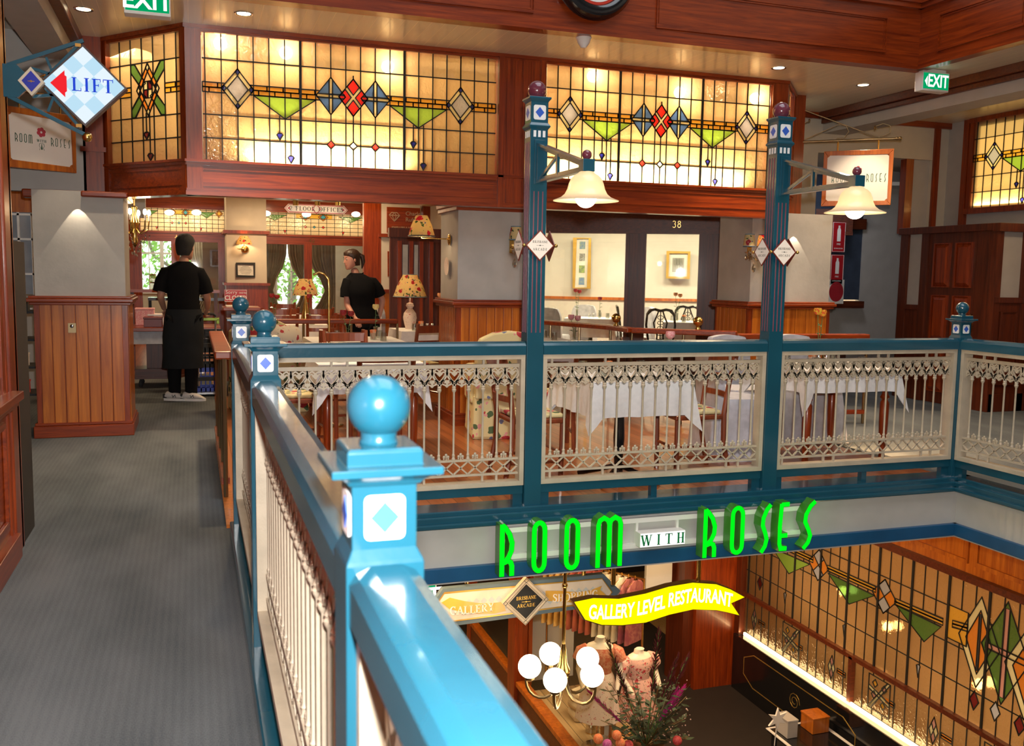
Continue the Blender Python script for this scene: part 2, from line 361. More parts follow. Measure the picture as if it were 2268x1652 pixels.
def rosemat(name,a,b_,sc=60):
    m,nt,b=_new(name); v=N(nt,'ShaderNodeTexNoise',i_Scale=sc,i_Detail=2,i_Distortion=1.5); nt.links.new(coords(nt),v.inputs[0])
    nt.links.new(ramp(nt,v.outputs['Fac'],[(.4,a),(.6,b_)]),b.inputs['Base Color']); b.inputs['Roughness'].default_value=.6; return m
rose_red=rosemat('red_rose',(.20,.005,.01),(.42,.02,.03)); rose_pink=rosemat('pink_rose',(.75,.25,.28),(.85,.5,.48)); rose_yel=rosemat('yellow_rose',(.8,.62,.15),(.85,.75,.4)); rose_fire=rosemat('red_yellow_rose',(.85,.5,.03),(.7,.05,.01),30); rose_or=rosemat('orange_rose',(.75,.28,.1),(.8,.4,.2))
def emit(name,col,s):
    m=bpy.data.materials.new(name); m.use_nodes=True; nt=m.node_tree; nt.nodes.clear(); e=N(nt,'ShaderNodeEmission'); e.inputs[0].default_value=(*col,1); e.inputs[1].default_value=s
    o=N(nt,'ShaderNodeOutputMaterial'); nt.links.new(e.outputs[0],o.inputs[0]); return m
bulb_e=emit('bulb_glow',(1,.86,.6),14); globe_e=emit('globe_glow',(1,.84,.6),4.5); down_e=emit('downlight_glow',(1,.8,.5),12)
green_e=emit('green_letter_face',(.0,.95,.01),1.05); green_side=plain('green_letter_side',(.05,.22,.02),.35,coat=.3)
yellow_e=emit('yellow_banner_face',(1,.83,.0),1.0); white_e=emit('white_sign_face',(1,1,.96),1.05); exit_g=emit('exit_green',(.0,.30,.10),1.0)
strip_e=emit('warm_strip',(1,.66,.3),7)
def glassmat(name,col,tr=.8,gl=.12,bscale=26,bstr=.5,gcol=(1,.95,.85)):
    m=bpy.data.materials.new(name); m.use_nodes=True; nt=m.node_tree; nt.nodes.clear(); L=nt.links
    v=N(nt,'ShaderNodeTexNoise',i_Scale=bscale,i_Detail=2,i_Distortion=.4); L.new(coords(nt),v.inputs[0])
    bp=N(nt,'ShaderNodeBump',i_Strength=bstr,i_Distance=.01); L.new(v.outputs['Fac'],bp.inputs['Height'])
    a=N(nt,'ShaderNodeBsdfTranslucent'); a.inputs[0].default_value=(*col,1); L.new(bp.outputs[0],a.inputs['Normal'])
    t=N(nt,'ShaderNodeBsdfRefraction'); t.inputs[0].default_value=(*[c*.9 for c in col],1); t.inputs['Roughness'].default_value=.28; t.inputs['IOR'].default_value=1.08; L.new(bp.outputs[0],t.inputs['Normal'])
    g=N(nt,'ShaderNodeBsdfGlossy'); g.inputs[0].default_value=(*gcol,1); g.inputs['Roughness'].default_value=.12; L.new(bp.outputs[0],g.inputs['Normal'])
    m1=N(nt,'ShaderNodeMixShader'); m1.inputs[0].default_value=1-tr; L.new(a.outputs[0],m1.inputs[1]); L.new(t.outputs[0],m1.inputs[2])
    m2=N(nt,'ShaderNodeMixShader'); m2.inputs[0].default_value=gl; L.new(m1.outputs[0],m2.inputs[1]); L.new(g.outputs[0],m2.inputs[2])
    o=N(nt,'ShaderNodeOutputMaterial'); L.new(m2.outputs[0],o.inputs[0]); return m
g_clear=glassmat('textured_clear_glass',(.88,.63,.33),.80,.07,30,.5)
g_water=glassmat('watery_top_glass',(.80,.60,.34),.5,.2,14,1.0)
g_amber=glassmat('amber_glass',(.95,.50,.06),.9,.05); g_green=glassmat('green_glass',(.38,.62,.08),.9,.05); g_blue=glassmat('blue_glass',(.08,.17,.45),.9,.08)
g_red=glassmat('red_glass',(.85,.03,.02),.95,.05); g_cream=glassmat('cream_glass',(.95,.85,.5),.95,.04); g_grey=glassmat('opal_grey_glass',(.55,.55,.62),.95,.06); g_navy=glassmat('navy_glass',(.03,.03,.35),.9,.08)
g_dkgreen=glassmat('dark_green_glass',(.12,.25,.05),.9,.08); g_orange=glassmat('orange_glass',(.9,.3,.04),.95,.05); g_maroon=glassmat('maroon_glass',(.2,.02,.02),.9,.08); g_teal=glassmat('teal_glass',(.1,.4,.42),.9,.08); g_pink=glassmat('pink_glass',(.8,.4,.35),.9,.08)
g_lower=glassmat('lower_amber_glass',(.74,.42,.17),.72,.14,34,.8)
def clearglass(name,tint=(1,1,1),gl=.08,rough=.02):
    m=bpy.data.materials.new(name); m.use_nodes=True; nt=m.node_tree; nt.nodes.clear()
    t=N(nt,'ShaderNodeBsdfTransparent'); t.inputs[0].default_value=(*tint,1); g=N(nt,'ShaderNodeBsdfGlossy'); g.inputs['Roughness'].default_value=rough
    x=N(nt,'ShaderNodeMixShader'); x.inputs[0].default_value=gl; o=N(nt,'ShaderNodeOutputMaterial')
    nt.links.new(t.outputs[0],x.inputs[1]); nt.links.new(g.outputs[0],x.inputs[2]); nt.links.new(x.outputs[0],o.inputs[0]); return m
pane=clearglass('window_pane',(.95,.97,.95),.06); tumbler=clearglass('drinking_glass',(.9,.92,.9),.22,.05); crystal=clearglass('crystal',(.9,.85,.75),.45,.08)
def shade_glass(name,col):
    m=bpy.data.materials.new(name); m.use_nodes=True; nt=m.node_tree; nt.nodes.clear(); a=N(nt,'ShaderNodeBsdfTranslucent'); a.inputs[0].default_value=(*col,1)
    d=N(nt,'ShaderNodeBsdfDiffuse'); d.inputs[0].default_value=(*col,1); x=N(nt,'ShaderNodeMixShader'); x.inputs[0].default_value=.45; g=N(nt,'ShaderNodeBsdfGlossy'); g.inputs['Roughness'].default_value=.15
    y=N(nt,'ShaderNodeMixShader'); y.inputs[0].default_value=.06; o=N(nt,'ShaderNodeOutputMaterial'); L=nt.links
    L.new(a.outputs[0],x.inputs[1]); L.new(d.outputs[0],x.inputs[2]); L.new(x.outputs[0],y.inputs[1]); L.new(g.outputs[0],y.inputs[2]); L.new(y.outputs[0],o.inputs[0]); return m
opal=shade_glass('opal_shade_glass',(.92,.80,.62))
def floral(name,base=(.72,.60,.30),sc=7,trans=False,k=1.0):
    m,nt,b=_new(name); L=nt.links; co_=coords(nt)
    def blobs(scale,thr,seed):
        mp=N(nt,'ShaderNodeMapping'); mp.inputs['Location'].default_value=(seed,seed*2.1,seed*.7); L.new(co_,mp.inputs[0])
        ns=N(nt,'ShaderNodeTexNoise',i_Scale=scale*1.4,i_Detail=2); L.new(mp.outputs[0],ns.inputs[0])
        ad=N(nt,'ShaderNodeMix',data_type='RGBA'); ad.inputs['Factor'].default_value=.06; L.new(mp.outputs[0],ad.inputs['A']); L.new(ns.outputs['Color'],ad.inputs['B'])
        v=N(nt,'ShaderNodeTexVoronoi',i_Scale=scale); L.new(ad.outputs['Result'],v.inputs['Vector'])
        g=N(nt,'ShaderNodeMath',operation='LESS_THAN'); L.new(v.outputs['Distance'],g.inputs[0]); g.inputs[1].default_value=thr
        sp=N(nt,'ShaderNodeSeparateColor'); L.new(v.outputs['Color'],sp.inputs[0]); g2=N(nt,'ShaderNodeMath',operation='GREATER_THAN'); L.new(sp.outputs[0],g2.inputs[0]); g2.inputs[1].default_value=.35
        mm=N(nt,'ShaderNodeMath',operation='MULTIPLY'); L.new(g.outputs[0],mm.inputs[0]); L.new(g2.outputs[0],mm.inputs[1]); return mm.outputs[0],v
    cur=None
    for scale,thr,seed,c in ((sc*1.5,.30,3,(.08,.13,.05)),(sc*1.2,.16,9,(.16,.17,.28)),(sc,.34,0,(.50,.04,.05)),(sc*2.2,.25,5,(.75,.32,.30))):
        f,_=blobs(scale,thr*k,seed); mx=N(nt,'ShaderNodeMix',data_type='RGBA'); L.new(f,mx.inputs['Factor'])
        if cur is None: mx.inputs['A'].default_value=(*base,1)
        else: L.new(cur,mx.inputs['A'])
        mx.inputs['B'].default_value=(*c,1); cur=mx.outputs['Result']
    L.new(cur,b.inputs['Base Color']); b.inputs['Roughness'].default_value=.8
    if trans:
        t=N(nt,'ShaderNodeBsdfTranslucent'); L.new(cur,t.inputs[0]); x=N(nt,'ShaderNodeMixShader'); x.inputs[0].default_value=.5
        o=nt.nodes['Material Output']; L.new(b.outputs[0],x.inputs[1]); L.new(t.outputs[0],x.inputs[2]); L.new(x.outputs[0],o.inputs[0])
    return m
flor=floral('floral_linen'); flor_shade=floral('floral_shade',(.78,.62,.30),14,True); flor_pale=floral('pale_rose_print',(.80,.68,.50),11,k=.8); flor_dress=floral('floral_dress',(.72,.42,.34),26,k=1.0); flor_small=floral('sprigged_cloth',(.78,.62,.52),34,k=.6)
def carpet():
    m,nt,b=_new('grey_carpet'); L=nt.links
    n=N(nt,'ShaderNodeTexNoise',i_Scale=220,i_Detail=2); L.new(coords(nt,(1,.6,1)),n.inputs[0])
    n2=N(nt,'ShaderNodeTexNoise',i_Scale=1.6,i_Detail=4); L.new(coords(nt,(1.5,.5,1)),n2.inputs[0])
    w=N(nt,'ShaderNodeTexWave',i_Scale=11,i_Distortion=1.0); w.bands_direction='X'; L.new(coords(nt),w.inputs[0])
    a=N(nt,'ShaderNodeMath',operation='MULTIPLY_ADD'); L.new(n.outputs['Fac'],a.inputs[0]); a.inputs[1].default_value=.5; L.new(n2.outputs['Fac'],a.inputs[2])
    a2=N(nt,'ShaderNodeMath',operation='MULTIPLY_ADD'); L.new(w.outputs['Fac'],a2.inputs[0]); a2.inputs[1].default_value=.07; L.new(a.outputs[0],a2.inputs[2])
    L.new(ramp(nt,a2.outputs[0],[(.5,(.060,.070,.078)),(.95,(.155,.165,.172))]),b.inputs['Base Color']); b.inputs['Roughness'].default_value=.95; b.inputs['Specular IOR Level'].default_value=.1
    bp=N(nt,'ShaderNodeBump',i_Strength=.6,i_Distance=.004); L.new(n.outputs['Fac'],bp.inputs['Height']); L.new(bp.outputs[0],b.inputs['Normal'])
    return m
carpet_m=carpet()
terr=plain('terrazzo',(.42,.28,.12),.35,vary=.3,vs=60); terr_dark=plain('terrazzo_border',(.22,.15,.06),.35,vary=.6,vs=120)
# ------------------------------------------------------------ the setting
RX,RY,X1,X2,XC=.2376,5.18,1.894,3.541,5.09
def fl(name,x0,x1,y0,y1,z0,z1,m):
    o=MB().box(x0,x1,y0,y1,z0,z1).build(name,m); o['kind']='structure'; return o
# gallery floors: L-shape round the void
fl('floor',-3.2,.20,-3.2,21.5,-.3,0,carpet_m)
fl('floor_restaurant',.20,12.6,5.28,21.5,-.3,-.001,carpet_m)
fl('floor_timber',.205,5.2,5.30,13.4,-.0005,.006,floor_wood)
fl('floor_timber_back',-2.4,5.2,13.4,21.4,-.0005,.006,floor_wood)
fl('floor_right_gallery',5.14,12.6,-3.2,5.28,-.3,0,carpet_m)
fl('floor_lower',-4,12.6,-3.2,22,-3.75,-3.6,terr)
b=MB(); b.prism([(2.75,22),(3.0,13),(3.05,11),(3.18,8.2),(3.2,0),(2.9,0),(2.88,8.2),(2.78,11),(2.6,13),(2.4,22)],(0,0,-3.6),(1,0,0),(0,1,0),.0,.004)
struct('trim_1',b,terr_dark)
# shell behind and above so that the only light is the arcade's own
fl('wall_back',-3.2,12.6,-3.3,-3.2,-3.75,8,greywall)
fl('wall_far_right',12.6,12.7,-3.3,22,-3.75,8,greywall)
fl('wall_far_left',-3.3,-3.2,-3.3,22,-3.75,8,greywall)
fl('wall_atrium_front',-3.2,12.6,7.4,7.5,3.42,8,creamwall)
fl('ceiling_sky_blocker',-3.3,12.7,-3.3,7.5,8,8.1,whitewall)  # unseen cap added to shut world light out of the void
fl('wall_lower_left',-3.2,-2.9,-3.2,22,-3.6,-.35,mah_z)
# ceilings
fl('ceiling',-.85,7.0,7.16,9.5,3.35,3.42,ceil_m)
fl('ceiling_walkway',-.85,.24,-3.2,7.16,3.35,3.42,ceil_m)
fl('ceiling_right',6.34,7.0,-3.2,7.16,3.35,3.42,ceil_m)
fl('ceiling_far_right',7.32,12.6,-3.2,9.5,3.35,3.42,ceil_m)
fl('ceiling_left_passage',-3.2,-1.2,-3.2,13,3.35,3.42,whitewall)
fl('ceiling_lower',-3.2,12.6,5.3,22,-.42,-.36,creamwall)
fl('ceiling_restaurant',-2.4,6.2,8.85,22,2.86,2.95,creamwall)
fl('ceiling_alcove',6.2,12.6,9.53,16,3.0,3.05,creamwall)
# bulkhead beams with dark trims
struct('trim_bulkhead_right',MB().box(7.0,7.32,-3.2,9.4,3.12,3.42),greywall)
struct('trim_bulkhead_edge_right',MB().box(6.9,7.0,-3.2,9.36,3.27,3.352).box(6.94,6.99,-3.2,9.36,3.22,3.27),dk_x,bev=.008)
struct('trim_bulkhead_left',MB().box(-1.2,-.92,-3.2,9.4,3.14,3.42),greywall)
struct('trim_bulkhead_edge_left',MB().box(-.93,-.84,-3.2,9.4,3.27,3.352),dk_x,bev=.008)
# ---- panelled fascia round the upper void
def panel_frame(b,u0,u1,v0,v1,o,ax,ay,w=.022,t=.018):   # raised moulding rectangle
    b.ribbon([(u0,v0),(u1,v0),(u1,v1),(u0,v1)],w,o,ax,ay,0,t,closed=True)
    b.ribbon([(u0+w,v0+w),(u1-w,v0+w),(u1-w,v1-w),(u0+w,v1-w)],w*.5,o,ax,ay,0,t*.5,closed=True)
fa=sgroup('trim_upper_fascia')
b=MB().box(.24,6.28+.08,7.1,7.2,3.33,3.9); b.box(.24,6.3,7.07,7.1,3.33,3.37).box(.24,6.3,7.085,7.1,3.37,3.395).box(.24,6.3,7.06,7.1,3.86,3.9).box(.24,6.3,7.04,7.1,3.9,3.95)
for u0,u1 in ((.5,2.55),(3.62,5.90)): panel_frame(b,u0,u1,3.46,3.76,(0,7.1,0),(1,0,0),(0,0,1))
b.build('fascia_front',mah_x,fa)
b=MB().box(6.28,6.36,-3.2,7.1,3.33,3.9).box(6.25,6.28,-3.2,7.1,3.33,3.37).box(6.265,6.28,-3.2,7.1,3.37,3.395).box(6.24,6.28,-3.2,7.1,3.86,3.9).box(6.22,6.28,-3.2,7.1,3.9,3.95)
for u0,u1 in ((-6.85,-5.95),(-5.6,-4.6),(-4.4,-3.2)): panel_frame(b,u0,u1,3.46,3.76,(6.28,0,0),(0,-1,0),(0,0,1))
for yy in (5.75,5.68): b.box(6.262,6.28,yy-.02,yy+.02,3.4,3.86)
b.build('fascia_right',mah_y,fa)
b=MB().box(.16,.24,-3.2,7.2,3.33,3.9); b.build('fascia_left',mah_y,fa)
struct('wall_upper_return',MB().box(.1,6.5,7.2,7.3,3.95,6).box(6.4,6.5,-3,7.2,3.95,6),creamwall)
# ---- leaded windows
def inpoly(x,y,P):
    c=False;n=len(P)
    for i in range(n):
        x0,y0=P[i];x1,y1=P[i-1]
        if (y0>y)!=(y1>y) and x<(x1-x0)*(y-y0)/(y1-y0)+x0: c=not c
    return c
import bmesh
def leaded(par,o,ax,W_,H_,shapes,lines,base,t0=0,lw=.0085,bars=()):
    """shapes: (polygon, material, lead?) later ones on top; lines: ((x,y),(x,y)) stopped by shapes"""
    bm=bmesh.new(); vs=[bm.verts.new(p) for p in ((0,0,0),(W_,0,0),(W_,H_,0),(0,H_,0))]; bm.faces.new(vs)
    segs=set()
    for P,m,l in shapes:
        for i in range(len(P)):
            a,b_=P[i-1],P[i]; segs.add((round(a[0],5),round(a[1],5),round(b_[0],5),round(b_[1],5)))
    for P,m,l in shapes:
        x0=min(p[0] for p in P)-.001;x1=max(p[0] for p in P)+.001;y0=min(p[1] for p in P)-.001;y1=max(p[1] for p in P)+.001
        for co_,no in (((x0,0,0),(1,0,0)),((x1,0,0),(1,0,0)),((0,y0,0),(0,1,0)),((0,y1,0),(0,1,0))):
            if 0<co_[0]<W_ or 0<co_[1]<H_: bmesh.ops.bisect_plane(bm,geom=bm.verts[:]+bm.edges[:]+bm.faces[:],plane_co=co_,plane_no=no)
    for P,m,l in shapes:
        xa,xb,ya,yb=min(p[0] for p in P)-.002,max(p[0] for p in P)+.002,min(p[1] for p in P)-.002,max(p[1] for p in P)+.002
        for i in range(len(P)):
            a,b_=P[i-1],P[i]; dx,dy=b_[0]-a[0],b_[1]-a[1]
            if abs(dx)<1e-6 or abs(dy)<1e-6: continue
            g=[f for f in bm.faces if xa<=f.calc_center_median().x<=xb and ya<=f.calc_center_median().y<=yb]
            gg=set(g)
            for f in g: gg.update(f.edges); gg.update(f.verts)
            bmesh.ops.bisect_plane(bm,geom=list(gg),plane_co=(a[0],a[1],0),plane_no=(-dy,dx,0))
    mats=[base]
    for P,m,l in shapes:
        if m is not None and m not in mats: mats.append(m)
    o,ax=Vector(o),Vector(ax); up=Vector((0,0,1)); nz=ax.cross(up)
    mb=MB(); bm.verts.index_update()
    mb.v=[tuple(o+ax*v.co.x+up*v.co.y+nz*t0) for v in bm.verts]
    for f in bm.faces:
        c=f.calc_center_median(); k=0
        for P,m,l in shapes:
            if m is not None and inpoly(c.x,c.y,P): k=mats.index(m)
        mb.f.append(tuple(v.index for v in f.verts)); mb.m.append(k)
    bm.free()
    g=mb.build('glass_panes',mats,par)
    lb=MB()
    for P,m,l in shapes:
        if l==1: lb.ribbon(P,lw,o,ax,up,t0-.006,t0+.007,closed=True)
        elif l==2: lines=list(lines)+[(P[i-1],P[i]) for i in range(len(P))]
    solid=[P for P,m,l in shapes if l and l!=2]
    for (a,b_) in lines:
        L=math.hypot(b_[0]-a[0],b_[1]-a[1]); n=max(2,int(L/.006)); run=None
        for i in range(n+1):
            q=(a[0]+(b_[0]-a[0])*i/n,a[1]+(b_[1]-a[1])*i/n)
            ins=any(inpoly(q[0],q[1],P) for P in solid)
            if not ins and run is None: run=q
            if run is not None and (ins or i==n):
                if math.hypot(q[0]-run[0],q[1]-run[1])>.004: lb.ribbon([run,q],lw,o,ax,up,t0-.006,t0+.007)
                run=None
    for (a,b_,w) in bars: lb.ribbon([a,b_],w,o,ax,up,t0-.012,t0+.012)
    lb.build('lead_cames',leadm,par)
    return g
def rh(cx,cy,w,h): return [(cx-w,cy),(cx,cy-h),(cx+w,cy),(cx,cy+h)]
def rect(x0,x1,y0,y1): return [(x0,y0),(x1,y0),(x1,y1),(x0,y1)]
def transom_pattern(W_,H_,p,c0,seed=0):
    """p column pitch, c0 x of column 0 (left heavy bar of the middle light)"""
    X=lambda c:c0+c*p; V=lambda v:v*H_
    sh=[]; ln=[]; cl=int((0-c0)/p); cr=int((W_-c0)/p)
    sh.append((rect(0,W_,V(.803),H_),g_water,0))
    # brick band
    for k,(v0,v1) in enumerate(((.58,.618),(.541,.58))):
        c=cl-1.3+k*.5
        while X(c)<W_:
            a,b_=max(0,X(c)),min(W_,X(c+1.03))
            if b_>a+.004: sh.append((rect(a,b_,V(v0),V(v1)),g_amber,2))
            c+=1.03
    def green(c):
        x0,x1=max(0.0,X(c-2.02)),min(W_,X(c+2.02))
        if x1<=0 or x0>=W_: return
        if X(c+2.02)>W_: P=[(X(c-2.02),V(.539)),(W_,V(.539)),(W_,V(.539-.172*max(0,(X(c+2.02)-W_)/(2.02*p)))),(X(c),V(.367))]
        else: P=[(X(c-2.02),V(.539)),(X(c+2.02),V(.539)),(X(c),V(.367))]
        sh.append((P,g_green,2))
        for dx,v in ((-.36,.215),(.36,.035)):
            x=X(c+dx)
            ln.append(((x,V(.39)),(x,V(v))))
            sh.append(([(x-.2*p,V(v+.022)),(x-.1*p,V(v+.034)),(x+.1*p,V(v+.034)),(x+.2*p,V(v+.022)),(x,V(v-.025))],g_navy,1))
    green(-1); green(8)
    for c in (-4,11):
        if X(c-1)<0 or X(c+1)>W_: continue
        sh.append((rh(X(c),V(.58),p,V(.157)),g_cream,1)); sh.append((rh(X(c),V(.58),p*.66,V(.104)),g_grey,1))
        for dx,dy in ((-.86,0),(.86,0),(0,-.135),(0,.135)): sh.append((rh(X(c+dx),V(.58+dy),p*.15,V(.024)),g_navy,1))
        ln.append(((X(c),V(1)),(X(c),V(.74)))); 
    for c in (2,5):
        if X(c+1)>W_: continue
        sh.append((rh(X(c),V(.58),p*.97,V(.152)),g_blue,1))
        sh.append(([(X(c-.11),V(.445)),(X(c),V(.43)),(X(c+.11),V(.445)),(X(c+.11),V(.715)),(X(c),V(.73)),(X(c-.11),V(.715))],g_cream,1))
        sh.append(([(X(c-.9),V(.565)),(X(c+.9),V(.565)),(X(c+.96),V(.58)),(X(c+.9),V(.595)),(X(c-.9),V(.595)),(X(c-.96),V(.58))],g_cream,1))
    if X(4.5)<W_:
        sh.append((rh(X(3.5),V(.58),p*.98,V(.154)),g_cream,1))
        for dx,dy in ((-.55,0),(.55,0),(0,-.086),(0,.086)): sh.append((rh(X(3.5+dx),V(.58+dy),p*.41,V(.065)),g_red,1))
        for c,m in ((2,g_red),(3.5,g_grey),(5,g_red)): sh.append((rh(X(c),V(.18),p*.27,V(.034)),m,1))
        ln.append(((X(3.5),V(.76)),(X(3.5),0)))
    bars=[]
    for c in range(cl,cr+1):
        if 0<X(c)<W_:
            if c in (0,7): bars.append(((X(c),0),(X(c),H_),.02))
            else: ln.append(((X(c),0),(X(c),H_)))
    for v in (.803,.365,.18): ln.append(((0,V(v)),(W_,V(v))))
    return sh,ln,bars
YB=8.05; ZB0,ZW0,ZW1,ZC=2.017,2.30,3.30,3.352
beam=sgroup('trim_transom_beam')
BL=Vector((-.03,YB,0)); BL2=Vector((-.72,8.86,0)); BR=Vector((5.56,YB,0)); BR2=Vector((6.06,8.62,0))
def seg_frame(a,b_,posts,mat,wid):
    d=(b_-a); L=d.length; ax=d.normalized(); up=Vector((0,0,1)); nz=ax.cross(up)
    m=MB()
    m.prism(rect(0,L,ZB0,ZW0-.02),a,ax,up,-.13,0)
    m.prism(rect(-.01,L+.01,ZB0,ZB0+.035),a,ax,up,-.0,.022); m.prism(rect(-.005,L+.005,ZB0+.035,ZB0+.055),a,ax,up,0,.012)
    m.prism(rect(-.01,L+.01,ZW0-.045,ZW0-.02),a,ax,up,0,.016); m.prism(rect(-.015,L+.015,ZW0-.02,ZW0),a,ax,up,-.13,.03)
    m.prism(rect(0,L,ZW1,ZC),a,ax,up,-.13,0); m.prism(rect(-.01,L+.01,ZW1+.02,ZC),a,ax,up,0,.025)
    for u0,u1 in wid: m.ribbon([(u0+.05,ZB0+.085),(u1-.05,ZB0+.085),(u1-.05,ZW0-.07),(u0+.05,ZW0-.07)],.014,a,ax,up,0,.008,closed=True)
    o=m.build('transom_rail',mat,beam)
    for u0,u1,fl_ in posts:
        m=MB(); m.prism(rect(u0,u1,ZB0+.055,ZW1+.02),a,ax,up,-.12,.012)
        if fl_:
            m.prism(rect(u0,u0+.05,ZB0,ZW1+.02),a,ax,up,.012,.03); m.prism(rect(u1-.05,u1,ZB0,ZW1+.02),a,ax,up,.012,.03)
            n=4
            for k in range(n): m.prism(rect(u0+.07+(u1-u0-.14)*(k+.06)/n,u0+.07+(u1-u0-.14)*(k+.94)/n,ZB0+.04,ZW1),a,ax,up,.012,.019)
            m.prism(rect(u0,u1,ZW0-.01,ZW0+.015),a,ax,up,.012,.024)
        m.build('mullion',mah_z,beam)
    return a,ax,L
xw=lambda px:at(px,300,y=YB+.03).x
Lf=BR.x-BL.x
seg_frame(BL,BR,[(0,xw(448)-BL.x,0),(xw(1100)-BL.x,xw(1203)-BL.x,1),(xw(1703)-BL.x,Lf,0)],mah_x,[(0,xw(1105)-BL.x),(xw(1200)-BL.x,Lf)])
ls=(BL-BL2).length; seg_frame(BL2,BL,[(0,.1,0),(ls-.05,ls,0)],mah_x,[(0,ls)])
rs=(BR2-BR).length; seg_frame(BR,BR2,[(0,.05,0),(rs-.2,rs,0)],mah_x,[(0,rs)])
b=MB().box(-.86,-.70,8.80,9.0,ZB0,ZC).box(-.88,-.68,8.78,9.0,2.4,2.44).box(-.88,-.68,8.78,9.0,ZB0,ZB0+.05); b.build('mullion',mah_z,beam)
b=MB().box(6.02,6.16,8.58,8.80,ZB0-.02,ZC); b.build('mullion',mah_z,beam)
for k,(pl,p0,p7,pr) in enumerate(((450,666,895,1097),(1209,1370.6,1553,1702))):
    w=sgroup('window_%d'%(k+1)); x0,x1=xw(pl),xw(pr); pch=(xw(p7)-xw(p0))/7
    sh,ln,bars=transom_pattern(x1-x0,ZW1-ZW0,pch,xw(p0)-x0)
    leaded(w,(x0,YB+.03,ZW0),(1,0,0),x1-x0,ZW1-ZW0,sh,ln,g_clear,bars=bars)
# side light of the bay, left
ax=(BL-BL2).normalized(); L0=.10; Wd=ls-.15; w=sgroup('window_3'); p=Wd/6.55; X=lambda c:(c-.05)*p; V=lambda v:v*(ZW1-ZW0)
sh=[(rect(0,Wd,V(.803),V(1)),g_water,0)]
for k,(v0,v1) in enumerate(((.58,.618),(.541,.58))):
    for a_,b_ in ((0.05,1.2-k*.5),(1.2-k*.5,2),(5,5.9-k*.4),(5.9-k*.4,6.6)): sh.append((rect(X(a_),X(b_),V(v0),V(v1)),g_amber,2))
for sx,sy in ((-1,1),(1,1),(-1,-1),(1,-1)):
    P=[(X(3.5+sx*1.5),V(.585+sy*.215)),(X(3.5+sx*1.15),V(.585+sy*.215)),(X(3.5+sx*.2),V(.585+sy*.05)),(X(3.5+sx*.6),V(.585+sy*.02)),(X(3.5+sx*1.5),V(.585+sy*.15))]
    sh.append((P,g_dkgreen,1)); 
sh.append((rh(X(3.5),V(.585),p*1.0,V(.21)),g_orange,1)); sh.append((rh(X(3.5),V(.585),p*.68,V(.145)),g_clear,1))
for dx,dy in ((-.84,0),(.84,0),(0,-.178),(0,.178)): sh.append((rh(X(3.5+dx),V(.585+dy),p*.16,V(.034)),g_cream,1))
for i in (-1,0):
    for j in (-1,0): sh.append((rect(X(3.5+i*.38),X(3.5+i*.38+.38),V(.585+j*.067),V(.585+j*.067+.067)),g_cream if (i==j)==False else g_maroon,1))
ln=[((X(c),0),(X(c),V(1))) for c in range(1,7)]+[((0,V(v)),(Wd,V(v))) for v in (.803,.365,.18)]
ln+=[((X(3.3),V(.4)),(X(3.3),V(.22))),((X(3.6),V(.4)),(X(3.6),V(.04)))]
for x,v in ((3.3,.21),(3.6,.035)): sh.append(([(X(x-.25),V(v+.02)),(X(x-.12),V(v+.034)),(X(x+.12),V(v+.034)),(X(x+.25),V(v+.02)),(X(x),V(v-.025))],g_maroon,1))
leaded(w,BL2+ax*L0+Vector((0,0,ZW0))-ax.cross(Vector((0,0,1)))*.03,ax,Wd,ZW1-ZW0,sh,ln,g_clear)
ax=(BR2-BR).normalized(); w=sgroup('window_4'); Wd=rs-.25
leaded(w,BR+ax*.05+Vector((0,0,ZW0))-ax.cross(Vector((0,0,1)))*.03,ax,Wd,ZW1-ZW0,[(rect(0,Wd,V(.54),V(.618)),g_amber,2)],[((Wd*c/4,0),(Wd*c/4,V(1))) for c in (1,2,3)]+[((0,V(v)),(Wd,V(v))) for v in (.803,.365,.18)],g_clear)
# lit space behind the transom windows
plen=sgroup('wall_behind_transoms')
MB().box(-.62,6.0,8.80,8.84,2.1,3.36).build('back_panel',creamwall,plen)
MB().prism([(-.02,8.19),(5.52,8.19),(5.98,8.70),(5.98,8.8),(-.62,8.8)],(0,0,2.085),(1,0,0),(0,1,0),0,.02).build('shelf_panel',dk_x,plen)
def bulb(x,y,z,p,r=.05):
    o=tag(MB().sphere((0,0,0),.035,12,8).build('light_bulb',bulb_e,loc=(0,0,0),smooth=True),'glowing round bulb behind the leaded transom glass','light bulb','bulbs behind the transom windows')
    o.location=(x,y,z); light('POINT','transom_bulb_light',(x,y,z),p,WARM,.06); return o
for px,py in ((487,110),(630,130),(852,160),(1300,180),(1490,215),(1655,228)):
    q=at(px,py,y=8.3); bulb(q.x,8.17,q.z+.02,10)
for x0,x1,p in ((.45,1.75,24),(3.1,5.1,40)): 
    light('AREA','transom_strip_light',((x0+x1)/2,8.165,2.315),p,(1,.80,.45),x1-x0,.04,to=((x0+x1)/2,8.12,2.5))
light('AREA','transom_room_light',(2.6,8.5,3.3),2.5,WARM,6,.3,to=(2.6,8.5,2.2))
light('AREA','bay_side_light',(-.45,8.75,3.2),2.2,WARM,.4,to=(-.45,8.6,2.3))
